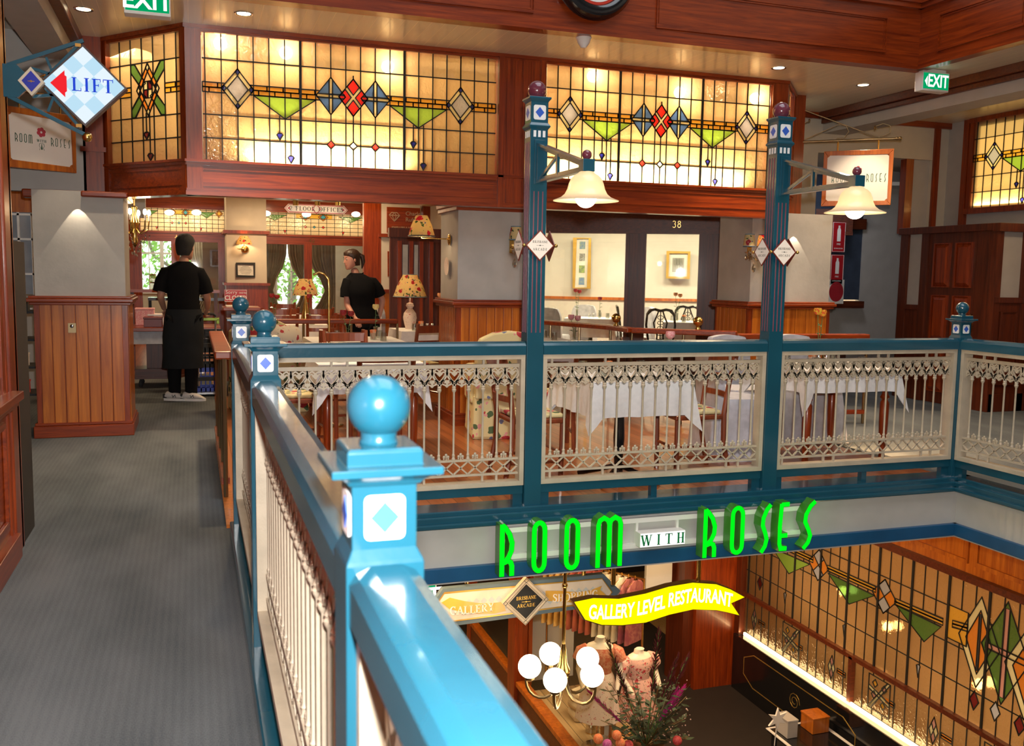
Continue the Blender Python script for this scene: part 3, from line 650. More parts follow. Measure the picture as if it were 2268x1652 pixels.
# ---- pillars
def pillar(name,x0,x1,y0,y1,top=2.1,zc=1.13):
    g=sgroup(name)
    MB().box(x0+.012,x1-.012,y0+.012,y1-.012,0,top).build('plaster_shaft',plaster,g)
    m=MB().box(x0,x1,y0,y1,.02,zc); 
    n=7; w=(x1-x0-.08)/n
    b2=MB()
    for k in range(n): b2.box(x0+.04+k*w+.003,x0+.04+(k+1)*w-.003,y0-.008,y0,.12,zc-.01)
    n2=7; w2=(y1-y0-.08)/n2
    for k in range(n2):
        b2.box(x0-.008,x0,y0+.04+k*w2+.003,y0+.04+(k+1)*w2-.003,.12,zc-.01); b2.box(x1,x1+.008,y0+.04+k*w2+.003,y0+.04+(k+1)*w2-.003,.12,zc-.01)
    m.build('wainscot_core',mah_z,g); b2.build('wainscot_boards',hon_z,g,bev=.003)
    c=MB()
    for a,z0,z1 in ((.03,0,.10),(.02,.10,.125),(.03,zc-.02,zc+.005),(.05,zc+.005,zc+.035),(.035,zc+.035,zc+.055)):
        c.box(x0-a,x1+a,y0-a,y1+a,z0,z1)
    c.build('base_and_cap_moulding',mah_x,g,bev=.006)
    return g
pillar('wall_pillar_left',-1.245,-.53,8.55,9.2,2.05)
struct('wall_above_left',MB().box(-2.4,-.84,8.80,8.9,2.05,3.36),greywall)
pillar('wall_pillar_centre',2.30,2.96,8.35,9.0); pillar('wall_pillar_right',5.42,6.42,8.35,9.0)
MB().box(2.27,2.99,8.31,9.03,2.04,2.09).box(2.285,2.975,8.33,9.02,2.0,2.04).build('capital',mah_x,bpy.data.objects['wall_pillar_centre'],bev=.006)
# left of the left pillar: bar and wall above
struct('trim_left_bar',MB().box(-1.32,-.84,8.66,8.8,1.99,2.06).box(-.86,-.50,8.5,9.2,2.0,2.05),mah_x,bev=.012)
# ---- cream wall on the right with an opening, brackets beyond
yw=9.4; XW=8.85; XD=8.25
struct('wall_right_back',MB().box(6.3,6.95,yw,yw+.12,2.0,2.90).box(6.3,XW+.1,yw,yw+.12,2.90,3.36).box(8.62,XW+.1,yw,yw+.12,2.0,2.9),creamwall)
struct('trim_right_cornice',MB().box(6.1,6.94,yw-.04,yw,3.28,3.352).box(7.32,XW,yw-.04,yw,3.28,3.352),mah_x)
struct('trim_right_post',MB().box(8.62,8.70,yw-.03,yw,2.0,3.3).box(8.25,8.36,yw+.02,yw+.12,2.0,2.9),mah_z)
struct('wall_opening_cheek',MB().box(8.36,8.62,yw+.05,yw+.1,2.0,2.9),greywall)
struct('wall_alcove',MB().box(7.42,8.3,11.3,11.4,-.0,1.12).box(7.42,7.9,11.3,11.4,1.12,3.3).box(8.3,12,11.3,11.4,0,1.12).box(9.2,12,11.3,11.4,1.12,3.3).box(7.9,9.2,11.3,11.4,2.9,3.3),greywall)
struct('wall_alcove_side',MB().beam((6.47,9.52,1.65),(7.42,11.25,1.65),.06,3.3),greywall)
w=sgroup('window_5'); MB().box(7.9,9.2,11.32,11.34,1.14,2.9).build('glass_pane',plain('dusk_blue_glass',(.05,.065,.10),.2),w)
MB().box(7.86,7.94,11.24,11.36,1.1,2.95).box(7.86,9.2,11.24,11.36,2.15,2.3).box(7.86,9.2,11.2,11.36,1.02,1.12).build('window_frame',dk_x,w)
MB().box(7.94,8.06,11.27,11.33,1.14,2.9).build('inner_frame',alum,w)
struct('wall_alcove_panel',MB().box(7.40,7.85,11.18,11.3,1.0,2.15),dk_z)
b=MB()
for x in (7.5,7.58,7.66,7.74,7.80): b.box(x,x+.03,11.15,11.18,1.0,2.2)
struct('trim_alcove_ribs',b,dk_z)
light('AREA','alcove_light',(8.2,10.4,2.9),9,(.9,.93,1),.5,to=(8.2,10.6,0))
# ---- right-hand wall with door and transom window
struct('wall_right',MB().box(XW,XW+.1,-3.2,yw,2.0,3.36).box(XW,XW+.1,-3.2,8.0,0,2.0),greywall)
w=sgroup('window_6'); p=.131; Wd=6; H6=1.0; z6=2.30; YW6=8.96
sh,ln,bars=transom_pattern(Wd,H6,p,6.3*p); leaded(w,(XW-.03,YW6,z6),(0,-1,0),Wd,H6,sh,ln,g_clear,bars=bars)
m=MB(); m.box(XW-.05,XW,YW6,YW6+.06,z6-.06,z6+H6+.06); m.box(XW-.07,XW,2.9,YW6+.06,z6-.07,z6-.005); m.box(XW-.07,XW,2.9,YW6+.06,z6+H6,z6+H6+.055); m.box(XW-.05,XW,YW6+.08,YW6+.16,2.0,3.35); m.build('window_frame',mah_z,w)
light('AREA','right_window_strip',(XW-.006,6.9,z6+.02),20,(1,.80,.4),4,.015,to=(XW-.02,6.9,z6+2))
light('AREA','right_window_light',(XW-.006,5.95,z6+H6/2),18,(1,.76,.34),5.9,H6*.9,to=(XW-1,5.95,z6+H6/2))
dr=sgroup('door_1')
def door(g,xp,ya,yb,ztop):
    MB().box(xp-.02,xp+.02,ya,yb,0,ztop).build('door_leaf',dk_z,g); W_=yb-ya; q=MB()
    for (v0,v1) in ((1.36,1.86),(.74,1.26),(.14,.64)):
        for (a_,b_) in ((.12,.44),(.56,.88)):
            u0,u1=ya+W_*a_,ya+W_*b_
            q.add([(xp-.02,u0,v0),(xp-.02,u1,v0),(xp-.02,u1,v1),(xp-.02,u0,v1),(xp-.05,u0+.05,v0+.05),(xp-.05,u1-.05,v0+.05),(xp-.05,u1-.05,v1-.05),(xp-.05,u0+.05,v1-.05)],[(0,1,5,4),(1,2,6,5),(2,3,7,6),(3,0,4,7),(4,5,6,7)])
            q.ribbon([(-u0,v0),(-u1,v0),(-u1,v1),(-u0,v1)],.02,(xp-.02,0,0),(0,-1,0),(0,0,1),0,.02,closed=True)
    q.build('door_panels',mah_z,g)
door(dr,XD+.03,8.22,8.96,1.98)
MB().box(XD-.02,XD+.06,8.96,9.07,0,2.0).box(XD-.02,XD+.06,8.03,8.22,0,2.0).box(XD-.02,XD+.06,9.29,9.42,0,2.0).box(XD-.06,XW,7.98,9.42,1.98,2.06).box(XD,XD+.05,9.07,9.29,0,1.08).box(XD-.02,XD+.05,9.07,9.29,1.08,1.14).build('door_frame',dk_z,dr,bev=.004)
MB().box(XD+.01,XD+.05,9.07,9.29,1.14,1.98).build('side_panel',greywall,dr)
MB().box(XD-.02,XD+.01,8.25,8.28,.86,1.06).tube([(XD-.01,8.265,1.0),(XD-.05,8.265,1.0),(XD-.05,8.37,1.0)],.009).build('door_handle',brass,dr)
struct('wall_right_return',MB().box(XD+.02,XW,7.99,8.03,0,2.0),greywall)
b=MB().box(XD-.02,XD+.07,7.95,8.03,0,2.0).box(8.62,8.74,7.95,8.0,0,2.0).box(XD,XW,7.94,8.0,1.20,1.26).box(XD,XW,7.95,8.0,0,.2).box(XD+.07,XW,7.97,8.0,.2,1.2).box(XD-.05,XW,7.90,8.0,1.97,2.06)
b.ribbon(rect(XD+.11,8.58,.3,1.1),.02,(0,7.97,0),(1,0,0),(0,0,1),0,.02,closed=True)
struct('trim_right_return',b,dk_z,bev=.004)
struct('wall_right_panelling',MB().box(XW-.05,XW,-3.2,7.95,0,1.2),dk_z)
b=MB().box(XW-.08,XW,-3.2,7.9,1.2,1.26).box(XW-.06,XW,-3.2,7.9,1.98,2.06)
for y in (7.55,7.1,6.3): b.box(XW-.07,XW,y,y+.1,0,1.98)
struct('trim_right_rails',b,mah_y)
# ---- left shopfront, close by
sf=sgroup('wall_left'); xs=-.84
MB().box(-3.2,xs-.04,-3.2,5.12,0,3.42).build('shopfront_core',mah_z,sf)
m=MB().box(xs-.04,xs+.0,5.02,5.2,0,3.36).box(xs-.08,xs-.01,4.97,5.02,0,3.36).box(xs-.5,xs,5.15,5.22,0,3.36); m.build('corner_post',mah_z,sf,bev=.006)
m=MB().box(xs-.04,xs-.02,-3.2,5.0,.1,.78).box(xs-.04,xs+.02,-3.2,5.02,0,.12).box(xs-.04,xs+.05,-3.2,5.04,.78,.82).box(xs-.04,xs+.03,-3.2,5.03,.75,.78)
for k in range(6): m.ribbon([(-4.85+k*1.2,.2),(-4.85+k*1.2+1.0,.2),(-4.85+k*1.2+1.0,.68),(-4.85+k*1.2,.68)],.03,(xs-.02,0,0),(0,-1,0),(0,0,1),0,.02,closed=True) if False else m.ribbon([(4.85-k*1.2,.2),(4.85-k*1.2-1.0,.2),(4.85-k*1.2-1.0,.68),(4.85-k*1.2,.68)],.03,(xs-.02,0,0),(0,1,0),(0,0,1),-.0,.02,closed=True)
m.build('stall_riser',mah_y,sf,bev=.004)
m=MB().box(xs-.04,xs-.015,4.90,4.97,.82,3.36).box(xs-.04,xs-.02,-3,4.9,.82,.9); m.build('window_stile',mah_z,sf)
MB().box(xs-.04,xs-.032,-3,4.9,.9,3.3).build('polished_panel',mah_z,sf)
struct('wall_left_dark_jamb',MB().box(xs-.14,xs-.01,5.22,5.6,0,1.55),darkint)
# ---- left passage beyond the shop
struct('wall_passage',MB().box(-3.2,-1.5,11.6,11.7,0,3.42).box(-3.2,-.5,11.6,11.7,2.0,3.42),greywall)
w=sgroup('window_7'); MB().box(-2.2,-1.2,10.35,10.37,1.15,1.95).build('glass_pane',plain('pegboard_grey',(.30,.32,.36),.6),w)
b=MB()
for k in range(5): b.box(-1.62+k*.12,-1.60+k*.12,10.31,10.35,.95,1.95)
for z in (1.0,1.34,1.68,1.92): b.box(-1.9,-1.15,10.31,10.35,z,z+.02)
b.build('glazing_bars',white,w)
struct('trim_passage_lintel',MB().box(-1.9,-1.05,10.28,10.36,1.95,2.3),hon_z)
# ------------------------------------------------------------ railings, posts
def tile(par,c,nrm,s=1.0,col=blue):
    """white rounded tile with a blue diamond on a post face"""
    c=Vector(c); n=Vector(nrm); ax=Vector((0,0,1)).cross(n); ay=Vector((0,0,1))
    w,h,r=.0275*s,.0305*s,.008*s; P=[]
    for cx,cy,a0 in ((w-r,h-r,0),(-w+r,h-r,90),(-w+r,-h+r,180),(w-r,-h+r,270)):
        P+=[(cx+r*math.cos(R(a0+t)),cy+r*math.sin(R(a0+t))) for t in (0,30,60,90)]
    o=MB().prism(P,c,ax,ay,0,.0018).build('tile',white,par)
    MB().prism(rh(0,0,w*.72,h*.72),c,ax,ay,.0018,.003).build('diamond',col,o)
def newel(label,y,x=RX,group=None,zb=0.0):
    t=thing('newel_post',label,'post',(x,y,zb))
    m=MB(); m.sqskin(x,y,[(zb,.053),(1.031,.053),(1.036,.0515),(1.051,.044),(1.138,.044),(1.138,.048),(1.144,.052),(1.152,.062),(1.154,.066),(1.154,.074),(1.165,.074),(1.165,.051),(1.184,.051),(1.188,.047)])
    m.build('shaft',teal,t,bev=.0018)
    MB().lathe(x,y,[(.026,1.186),(.027,1.190),(.0245,1.195),(.025,1.203)],24).sphere((x,y,1.2385),.0435,32,20).build('ball_finial',teal,t,smooth=True)
    for n in ((0,-1,0),(0,1,0),(-1,0,0),(1,0,0)): tile(t,(x+n[0]*.044,y+n[1]*.044,1.094),n)
    return t
newel('bright blue newel post with ball finial, nearest on the walkway railing',1.258)
newel('blue ball-topped newel post standing midway along the walkway railing',3.44)
newel('blue ball-topped newel post where walkway and cross railings meet',5.18)
newel('blue ball-topped newel post at the far right corner of the void',5.18,XC)
newel('blue ball-topped newel post, next one towards the viewer on right railing',3.45,XC)
def lamp_post(x,label,side):
    y=RY; t=thing('lamp_post',label,'lamp post',(x,y,0)); s=.0525; A='lamp_post'
    m=MB().sqskin(x,y,[(.0,s),(2.250,s),(2.258,.058),(2.266,.064),(2.272,.064),(2.288,s),(2.403,s),(2.41,.056),(2.422,.066),(2.432,.066)])
    m.build('shaft',teal,t,bev=.002)
    MB().lathe(x,y,[(.04,2.430),(.045,2.434),(.036,2.438)],24).sphere((x,y,2.476),.054,28,18).build('ball_finial',mauve,t,smooth=True)
    for n in ((0,-1,0),(0,1,0),(-1,0,0),(1,0,0)):
        tile(t,(x+n[0]*s,y+n[1]*s,2.345),n,1.35)
        N_=Vector(n); ax=Vector((0,0,1)).cross(N_)
        m=MB(); f=MB()
        for k in (-1,0,1):
            m.prism(rect(k*.028-.008,k*.028+.008,2.207,2.243),Vector((x,y,0))+N_*s,ax,(0,0,1),0,.002)
            if n==(0,-1,0):
                f.prism(rect(k*.027-.0028,k*.027+.0028,1.085,1.90),Vector((x,y,0))+N_*s,ax,(0,0,1),0,.003)
            else: f.prism(rect(k*.027-.0028,k*.027+.0028,1.085,2.18),Vector((x,y,0))+N_*s,ax,(0,0,1),0,.003)
        m.build('white_inlay',white,t); f.build('flute_lines',mauve_line,t)
    yb=y-s; ye=4.43
    br=MB().box(x-.03,x+.03,yb-.012,yb,1.94,2.19)
    br.beam((x,yb-.01,2.165),(x,ye+.03,1.995),.042,.016); br.beam((x,yb-.01,1.953),(x,ye+.03,1.955),.042,.016)
    br.beam((x,yb-.01,2.150),(x,ye+.03,1.98),.012,.02); br.beam((x,yb-.01,1.968),(x,ye+.03,1.966),.012,.02)
    ym=yb-.30; zt=2.165-(.17)*(.30/(yb-ye-.03)); br.beam((x,ym,1.96),(x,ym,zt-.01),.02,.016,(1,0,0)); br.beam((x,yb-.02,1.965),(x,ym+.01,zt-.02),.02,.014,(1,0,0))
    br.box(x-.02,x+.02,yb-.03,yb-.012,1.96,2.16)
    bo=br.build('bracket_arm',teal,t,bev=.0015)
    MB().box(x-.032,x+.032,ye-.032,ye+.032,1.943,2.005).build('block',teal,bo,bev=.002)
    MB().sphere((x,ye,2.028),.0255,20,12).build('small_ball',mauve,bo,smooth=True)
    c=(x,ye)
    prof=[(.030,1.945),(.036,1.943),(.044,1.935),(.062,1.925),(.078,1.908),(.088,1.885),(.096,1.855),(.108,1.832),(.128,1.815),(.150,1.806),(.166,1.801),(.167,1.797),(.158,1.799),(.142,1.803),(.12,1.812),(.102,1.828),(.090,1.852),(.082,1.883),(.072,1.905),(.056,1.921),(.030,1.935)]
    MB().lathe(c[0],c[1],prof,40).build('lamp_shade',opal,bo,smooth=True)
    MB().sphere((c[0],c[1],1.818),.055,24,16).build('bulb',bulb_e,bo,smooth=True)
    light('POINT','lamp_post_light',(c[0],c[1],1.745),5,WARM,.05)
    # diamond plates round the post
    h=.0875; off=.098
    for n in ((0,-1,0),(0,1,0),(-1,0,0),(1,0,0)):
        N_=Vector(n); ax=Vector((0,0,1)).cross(N_); o=Vector((x,y,1.59))+N_*off
        pl=tag(MB().prism(rh(0,0,h,h*1.02),o,ax,(0,0,1),-.006,0).build('diamond_plate',plain('plate_edge',(.16,.02,.012),.35) if False else platem,t))
        MB().prism(rh(0,0,h*.9,h*.92),o,ax,(0,0,1),0,.0012).build('plate_face',signwhite,pl)
        q=MB(); serif('BRISBANE',.0135,q,o+Vector((0,0,.021)),ax,(0,0,1),.0012,.0018,track=.12); serif('ARCADE',.0135,q,o+Vector((0,0,-.022)),ax,(0,0,1),.0012,.0018,track=.3)
        q.prism(rect(-.022,.022,-.0007,.0007),o,ax,(0,0,1),.0012,.0018); q.prism(rh(0,0,.006,.004),o,ax,(0,0,1),.0012,.002)
        q.build('lettering',inkm,pl)
    m=MB()
    for sx in (-1,1):
        for sy in (-1,1): m.sphere((x+sx*off,y+sy*off,1.59),.011,12,8); m.tube([(x+sx*off,y+sy*off,1.59),(x+sx*s,y+sy*s,1.59)],.005)
    m.build('brass_corner',brass,t,smooth=True)
    return t
platem=plain('plate_edge',(.16,.02,.012),.35)
lamp_post(X1,'tall teal lamp post with mauve ball and lit bell lamp, left one',0)
lamp_post(X2,'tall teal lamp post with mauve ball and lit bell lamp, right one',1)
# one railing bay; local x along the run, local y across
ZF0,ZF1=.176,.955
def lace(n,p,x0,x1):
    """cast frieze under the top bar: hearts over pendants"""
    m=MB(); o=(0,0,0); AX,AY=(1,0,0),(0,0,1); T0,T1=-.007,.007
    def st(cx,pts,w): m.ribbon([(cx+a,b_) for a,b_ in pts],w,o,AX,AY,T0,T1)
    m.box(x0,x1,-.012,.012,.886,.900); m.box(x0,x1,-.009,.009,.878,.886)
    for k in range(n):
        c=x0+(x1-x0-(n-1)*p)/2+k*p; h=p/2
        for s in (-1,1):
            st(c,[(0,.768),(s*.004,.785),(s*.012,.800),(s*.026,.815),(s*.038,.832),(s*.045,.85),(s*.046,.868),(s*h,.88)],[.015,.015,.014,.013,.012,.012,.012,.012])
            # heart
            st(c,[(0,.795),(s*.018,.815),(s*.031,.836),(s*.035,.853),(s*.030,.868),(s*.019,.874),(s*.009,.868),(0,.858)],.0080)
            st(c,[(s*.031,.853),(s*.022,.858),(s*.014,.853),(s*.010,.846)],.007)
            # half pendants either side
            st(c,[(s*.006,.786),(s*.016,.803),(s*.026,.811),(s*.034,.806),(s*.033,.797),(s*.027,.795)],.007)
            st(c,[(s*.012,.795),(s*.020,.786),(s*.034,.781),(s*h,.770)],.008)
        m.prism(rh(c,.848,.019,.018),o,AX,AY,-.008,.008); m.prism(rh(c+h,.797,.013,.016),o,AX,AY,-.009,.009)
        m.prism(rh(c+h,.780,.009,.012),o,AX,AY,-.008,.008)
    return m
def lattice(n,p,x0,x1,stubs):
    m=MB(); o=(0,0,0); AX,AY=(1,0,0),(0,0,1)
    m.box(x0,x1,-.010,.010,.329,.341); m.box(x0,x1,-.010,.010,.240,.252)
    first=x0+(x1-x0-(n-1)*p)/2
    for k in range(-1,n+1):
        a=first+k*p
        for s in (1,-1):
            P=[(a,.252 if s>0 else .329),(a+p,.329 if s>0 else .252)]
            if a<x0-.001: P[0]=(x0,P[0][1]+(P[1][1]-P[0][1])*(x0-a)/p)
            if a+p>x1+.001: P[1]=(x1,P[0][1]+(P[1][1]-P[0][1])*(x1-max(a,x0))/(a+p-max(a,x0)))
            if P[1][0]>P[0][0]+.005: m.ribbon(P,.0085,o,AX,AY,-.005,.005)
            if x0<a+p*.28<x1: m.prism(rh(a+p*.28,.2738 if s>0 else .3072,.006,.006),o,AX,AY,-.006,.006)
            if x0<a+p*.72<x1: m.prism(rh(a+p*.72,.3072 if s>0 else .2738,.006,.006),o,AX,AY,-.006,.006)
        c=a+p/2
        if x0+.01<c<x1-.01:   # leaf finial between balusters
            for dx,dz,r in ((0,.372,.0085),(-.012,.360,.0085),(.012,.360,.0085),(-.013,.349,.006),(.013,.349,.006)): m.sphere((c+dx,0,dz),r,8,6,1,.7,1)
            m.box(c-.003,c+.003,-.004,.004,.338,.37)
    for k in stubs:
        a=first+k*p
        m.box(a-.0065,a+.0065,-.0065,.0065,.205,.242); m.box(a-.0065,a+.0065,-.0065,.0065,.898,.930)
    return m
def bal_mesh():
    m=MB(); m.lathe(0,0,[(.011,.339),(.012,.347),(.0085,.352),(.0085,.366),(.010,.369),(.0072,.374),(.0062,.38),(.0062,.735),(.0085,.740),(.012,.746),(.0135,.754),(.010,.760),(.0125,.766),(.009,.773),(.006,.78)],10)
    return m
PITCH_B=.0925
def railing(label,a,b_,n,group=None,rail_w=.10):
    """a,b_ ends of the clear bay in plan; seen side is to the right of a->b"""
    a,b_=Vector((*a,0)),Vector((*b_,0)); L=(b_-a).length; rz=math.atan2((b_-a).y,(b_-a).x)
    t=thing('railing',label,'railing',a,rz)
    hw=rail_w/2
    prof=[(-hw,ZF1),(hw,ZF1),(hw,1.008),(hw*.8,1.022),(hw*.4,1.031),(-hw*.4,1.031),(-hw*.8,1.022),(-hw,1.008)]
    m=MB(); m.prism(prof,(0,0,0),(0,1,0),(0,0,1),0,L); m.build('handrail',teal,t,local=True,smooth=False)
    m=MB(); m.box(0,L,-.03,.03,.122,ZF0); m.build('bottom_rail',teal,t,local=True,bev=.002)
    for bx in ((L*.5-.02,L*.5+.02,.0),(0,.06,.055),(L-.06,L,.055)): MB().box(bx[0],bx[1],-.02,.02,bx[2],.122).build('foot_block',teal,t,local=True)
    f=.027; d=.04
    m=MB().box(0,L,-d,d,ZF1-f,ZF1).box(0,L,-d,d,ZF0,ZF0+f).box(0,f,-d,d,ZF0+f,ZF1-f).box(L-f,L,-d,d,ZF0+f,ZF1-f); m.build('panel_frame',cream,t,local=True,bev=.001)
    x0,x1=f,L-f; p=(x1-x0)/n
    stubs=[k for k in range(n) if k%5 in (0,4)]
    lace(n,p,x0,x1).build('cast_frieze',cream,t,local=True); lattice(n,p,x0,x1,stubs).build('cast_lattice',cream,t,local=True)
    bm_=None; first=x0+(x1-x0-(n-1)*p)/2
    for k in range(n):
        if bm_ is None: bm_=bal_mesh().build('baluster',cream,t,local=True,smooth=True); q=bm_
        else: q=bm_.copy(); COL.objects.link(q); q.parent=t
        q.location=(first+k*p,0,0)
    return t
E1=.055
railing('cross railing bay from the junction post to the left lamp post',(RX+E1,RY),(X1-E1,RY),17)
railing('cross railing bay between the two tall lamp posts',(X1+E1,RY),(X2-E1,RY),17)
railing('cross railing bay from the right lamp post to the corner post',(X2+E1,RY),(XC-E1,RY),17)
railing('railing bay running forward from the far right corner post',(XC,3.45+E1),(XC,RY-E1),17)
railing('walkway railing bay farthest away, up to the junction post',(RX,3.44+E1),(RX,RY-E1),17)
railing('long walkway railing bay between the nearest and the middle newel posts',(RX,1.258+E1),(RX,3.44-E1),22)
railing('walkway railing bay running out of the picture under the viewer',(RX,-.55),(RX,1.258-E1),18)
# kerbs, mouldings and the pale fascia round the void
def kerb(name,a,b_):
    """a,b_: x or y run boxes"""
k=sgroup('trim_void_kerb')
m=MB().box(RX-.02,XC+.12,5.10,5.30,-.01,.055).box(RX-.02,XC+.0,5.075,5.12,-.03,.03).box(RX-.02,XC+.02,5.05,5.10,-.035,-.005)
m.box(XC-.02+.0,XC+.12,-3,5.2,-.01,.055).box(XC-.06,XC,-3,5.12,-.03,.03).box(XC-.09,XC-.04,-3,5.09,-.035,-.005)
m.box(.165,RX+.05,-3,5.2,-.01,.06).box(RX+.05,RX+.1,-3,5.1,-.03,.03)
m.build('kerb',teal,k,bev=.008)
m=MB().box(RX,XC+.02,5.09,5.28,-.37,-.03).box(XC-.03,XC+.15,-3,5.28,-.37,-.03).box(.0,RX+.04,-3,5.28,-.37,-.03); m.build('pale_band',bandm,k)
m=MB().box(RX,XC-.0,5.06,5.12,-.352,-.268).box(XC-.06,XC+.0,-3,5.09,-.352,-.268).box(RX,RX+.06,-3,5.1,-.352,-.268); m.build('blue_strip',bluestrip,k,bev=.003)
# ------------------------------------------------------------ furniture
HT=.73
def cloth_mesh(w,d,drop=.22,corner=.11,n=26,seed=0,round_=False):
    rnd=random.Random(seed); ph=[rnd.uniform(0,6) for _ in range(4)]
    m=MB(); per=[]
    if round_:
        N_=48
        for i in range(N_): a=2*PI*i/N_; per.append((w/2*math.cos(a),w/2*math.sin(a),math.cos(a),math.sin(a),0.3*abs(math.sin(2*a))))
    else:
        for i in range(n): u=i/n; per.append((-w/2+w*u,-d/2,0,-1,u))
        for i in range(n): u=i/n; per.append((w/2,-d/2+d*u,1,0,u))
        for i in range(n): u=i/n; per.append((w/2-w*u,d/2,0,1,u))
        for i in range(n): u=i/n; per.append((-w/2,d/2-d*u,-1,0,u))
        per=[(x,y,nx,ny,abs(u-.5)*2) for x,y,nx,ny,u in per]
    N_=len(per); rows=6; vs=[]
    for r in range(rows+1):
        t=r/rows
        for i,(x,y,nx,ny,c) in enumerate(per):
            cc=max(0,(c-.84)/.16)**1.3 if not round_ else c
            l=math.hypot(x,y) or 1; dx,dy=(nx*(1-cc)+x/l*cc*1.25),(ny*(1-cc)+y/l*cc*1.25)
            wv=math.sin(i*1.3+ph[0])*.006+math.sin(i*.7+ph[1])*.008
            out=.004+t*(.012+.05*cc+wv*1.2); dz=(drop+corner*cc)*t
            vs.append((x+dx*out,y+dy*out,HT+.004-dz if r else HT+.004))
    m.add(vs,[(r*N_+i,(r+1)*N_+i,(r+1)*N_+(i+1)%N_,r*N_+(i+1)%N_) for r in range(rows) for i in range(N_)])
    m.f.append(tuple(range(N_))); m.m.append(0)
    return m
def turned_leg(x,y,h=HT-.03,r=.035):
    s=h/.7
    return MB().lathe(x,y,[(0,0),(r*.6,0),(r*.75,.03*s),(r*.55,.07*s),(r*.8,.12*s),(r*1.02,.30*s),(r*1.0,.46*s),(r*.62,.485*s),(r*1.05,.505*s),(r*.7,.53*s),(r*.62,.55*s),(r*1.1,.58*s),(r*.9,.60*s),(r*.95,.605*s),(r*.95,h)],16)
def table(x,y,w,d,label,clabel,kind='turned',rz=0,seed=0,drop=.22,corner=.11,group=None,tg=None):
    t=thing('dining_table',label,'table',(x,y,0),rz,tg)
    MB().box(-w/2+.01,w/2-.01,-d/2+.01,d/2-.01,HT-.028,HT).build('tabletop',mah_x,t,local=True)
    MB().box(-w/2+.06,w/2-.06,-d/2+.06,d/2-.06,HT-.10,HT-.028).build('apron',mah_x,t,local=True)
    if kind=='turned':
        for sx in (-1,1):
            for sy in (-1,1): turned_leg(sx*(w/2-.07),sy*(d/2-.07)).build('leg',mah_z,t,local=True,smooth=True)
    else:
        MB().lathe(0,0,[(0,.0),(.03,.0),(.035,.05),(.03,.12),(.04,.3),(.032,.5),(.045,.62),(.06,.64),(0,.64)],16).build('pedestal',black,t,local=True,smooth=True)
        f=MB()
        for k in range(4):
            a=PI/4+k*PI/2; f.tube([(0.02*math.cos(a),.02*math.sin(a),.10),(.15*math.cos(a),.15*math.sin(a),.06),(.30*math.cos(a),.30*math.sin(a),.018)],.018,6)
        f.build('foot',black,t,local=True,smooth=True)
    c=tag(cloth_mesh(w,d,drop,corner,seed=seed).build('tablecloth',cloth,None,local=True,smooth=True),clabel,'tablecloth',group); c.location=(x,y,.0); c.rotation_euler=(0,0,rz)
    return t
def cafe_chair(name='cafe_chair'):
    t=thing(name,'wooden ladder back chair','chair')
    MB().prism([(-.21,-.20),(.21,-.20),(.19,.19),(-.19,.19)],(0,0,0),(1,0,0),(0,1,0),.41,.445).build('seat_frame',chairw,t,local=True,bev=.01)
    MB().prism([(-.19,-.185),(.19,-.185),(.17,.17),(-.17,.17)],(0,0,0),(1,0,0),(0,1,0),.446,.475).build('seat_cushion',flor,t,local=True,bev=.012)
    for s in (-1,1):
        MB().tube([(s*.18,-.17,0),(s*.185,-.175,.41)],.019,8,flat=1).build('leg',chairw,t,local=True)
        MB().tube([(s*.185,.24,0),(s*.18,.19,.25),(s*.18,.185,.45),(s*.185,.215,.68),(s*.19,.265,.90)],.019,8).build('back_post',chairw,t,local=True)
    for z,y,h in ((.84,.245,.075),(.70,.218,.045),(.58,.20,.04)):
        m=MB(); n=8
        for i in range(n):
            a,b_=-1+2*i/n,-1+2*(i+1)/n; f=lambda q:.03*(1-q*q)
            m.add([(a*.185,y+f(a),z-h/2),(b_*.185,y+f(b_),z-h/2),(b_*.185,y+f(b_)+.016,z-h/2),(a*.185,y+f(a)+.016,z-h/2),(a*.185,y+f(a),z+h/2),(b_*.185,y+f(b_),z+h/2),(b_*.185,y+f(b_)+.016,z+h/2),(a*.185,y+f(a)+.016,z+h/2)],[(0,1,5,4),(2,3,7,6),(4,5,6,7),(0,3,2,1)])
        m.build('back_slat',chairw,t,local=True)
    for a,b_ in (((-.18,-.17,.2),(.18,-.17,.2)),((-.18,-.17,.14),(-.185,.21,.14)),((.18,-.17,.14),(.185,.21,.14))): MB().tube([a,b_],.011,6).build('stretcher',chairw,t,local=True)
    return t
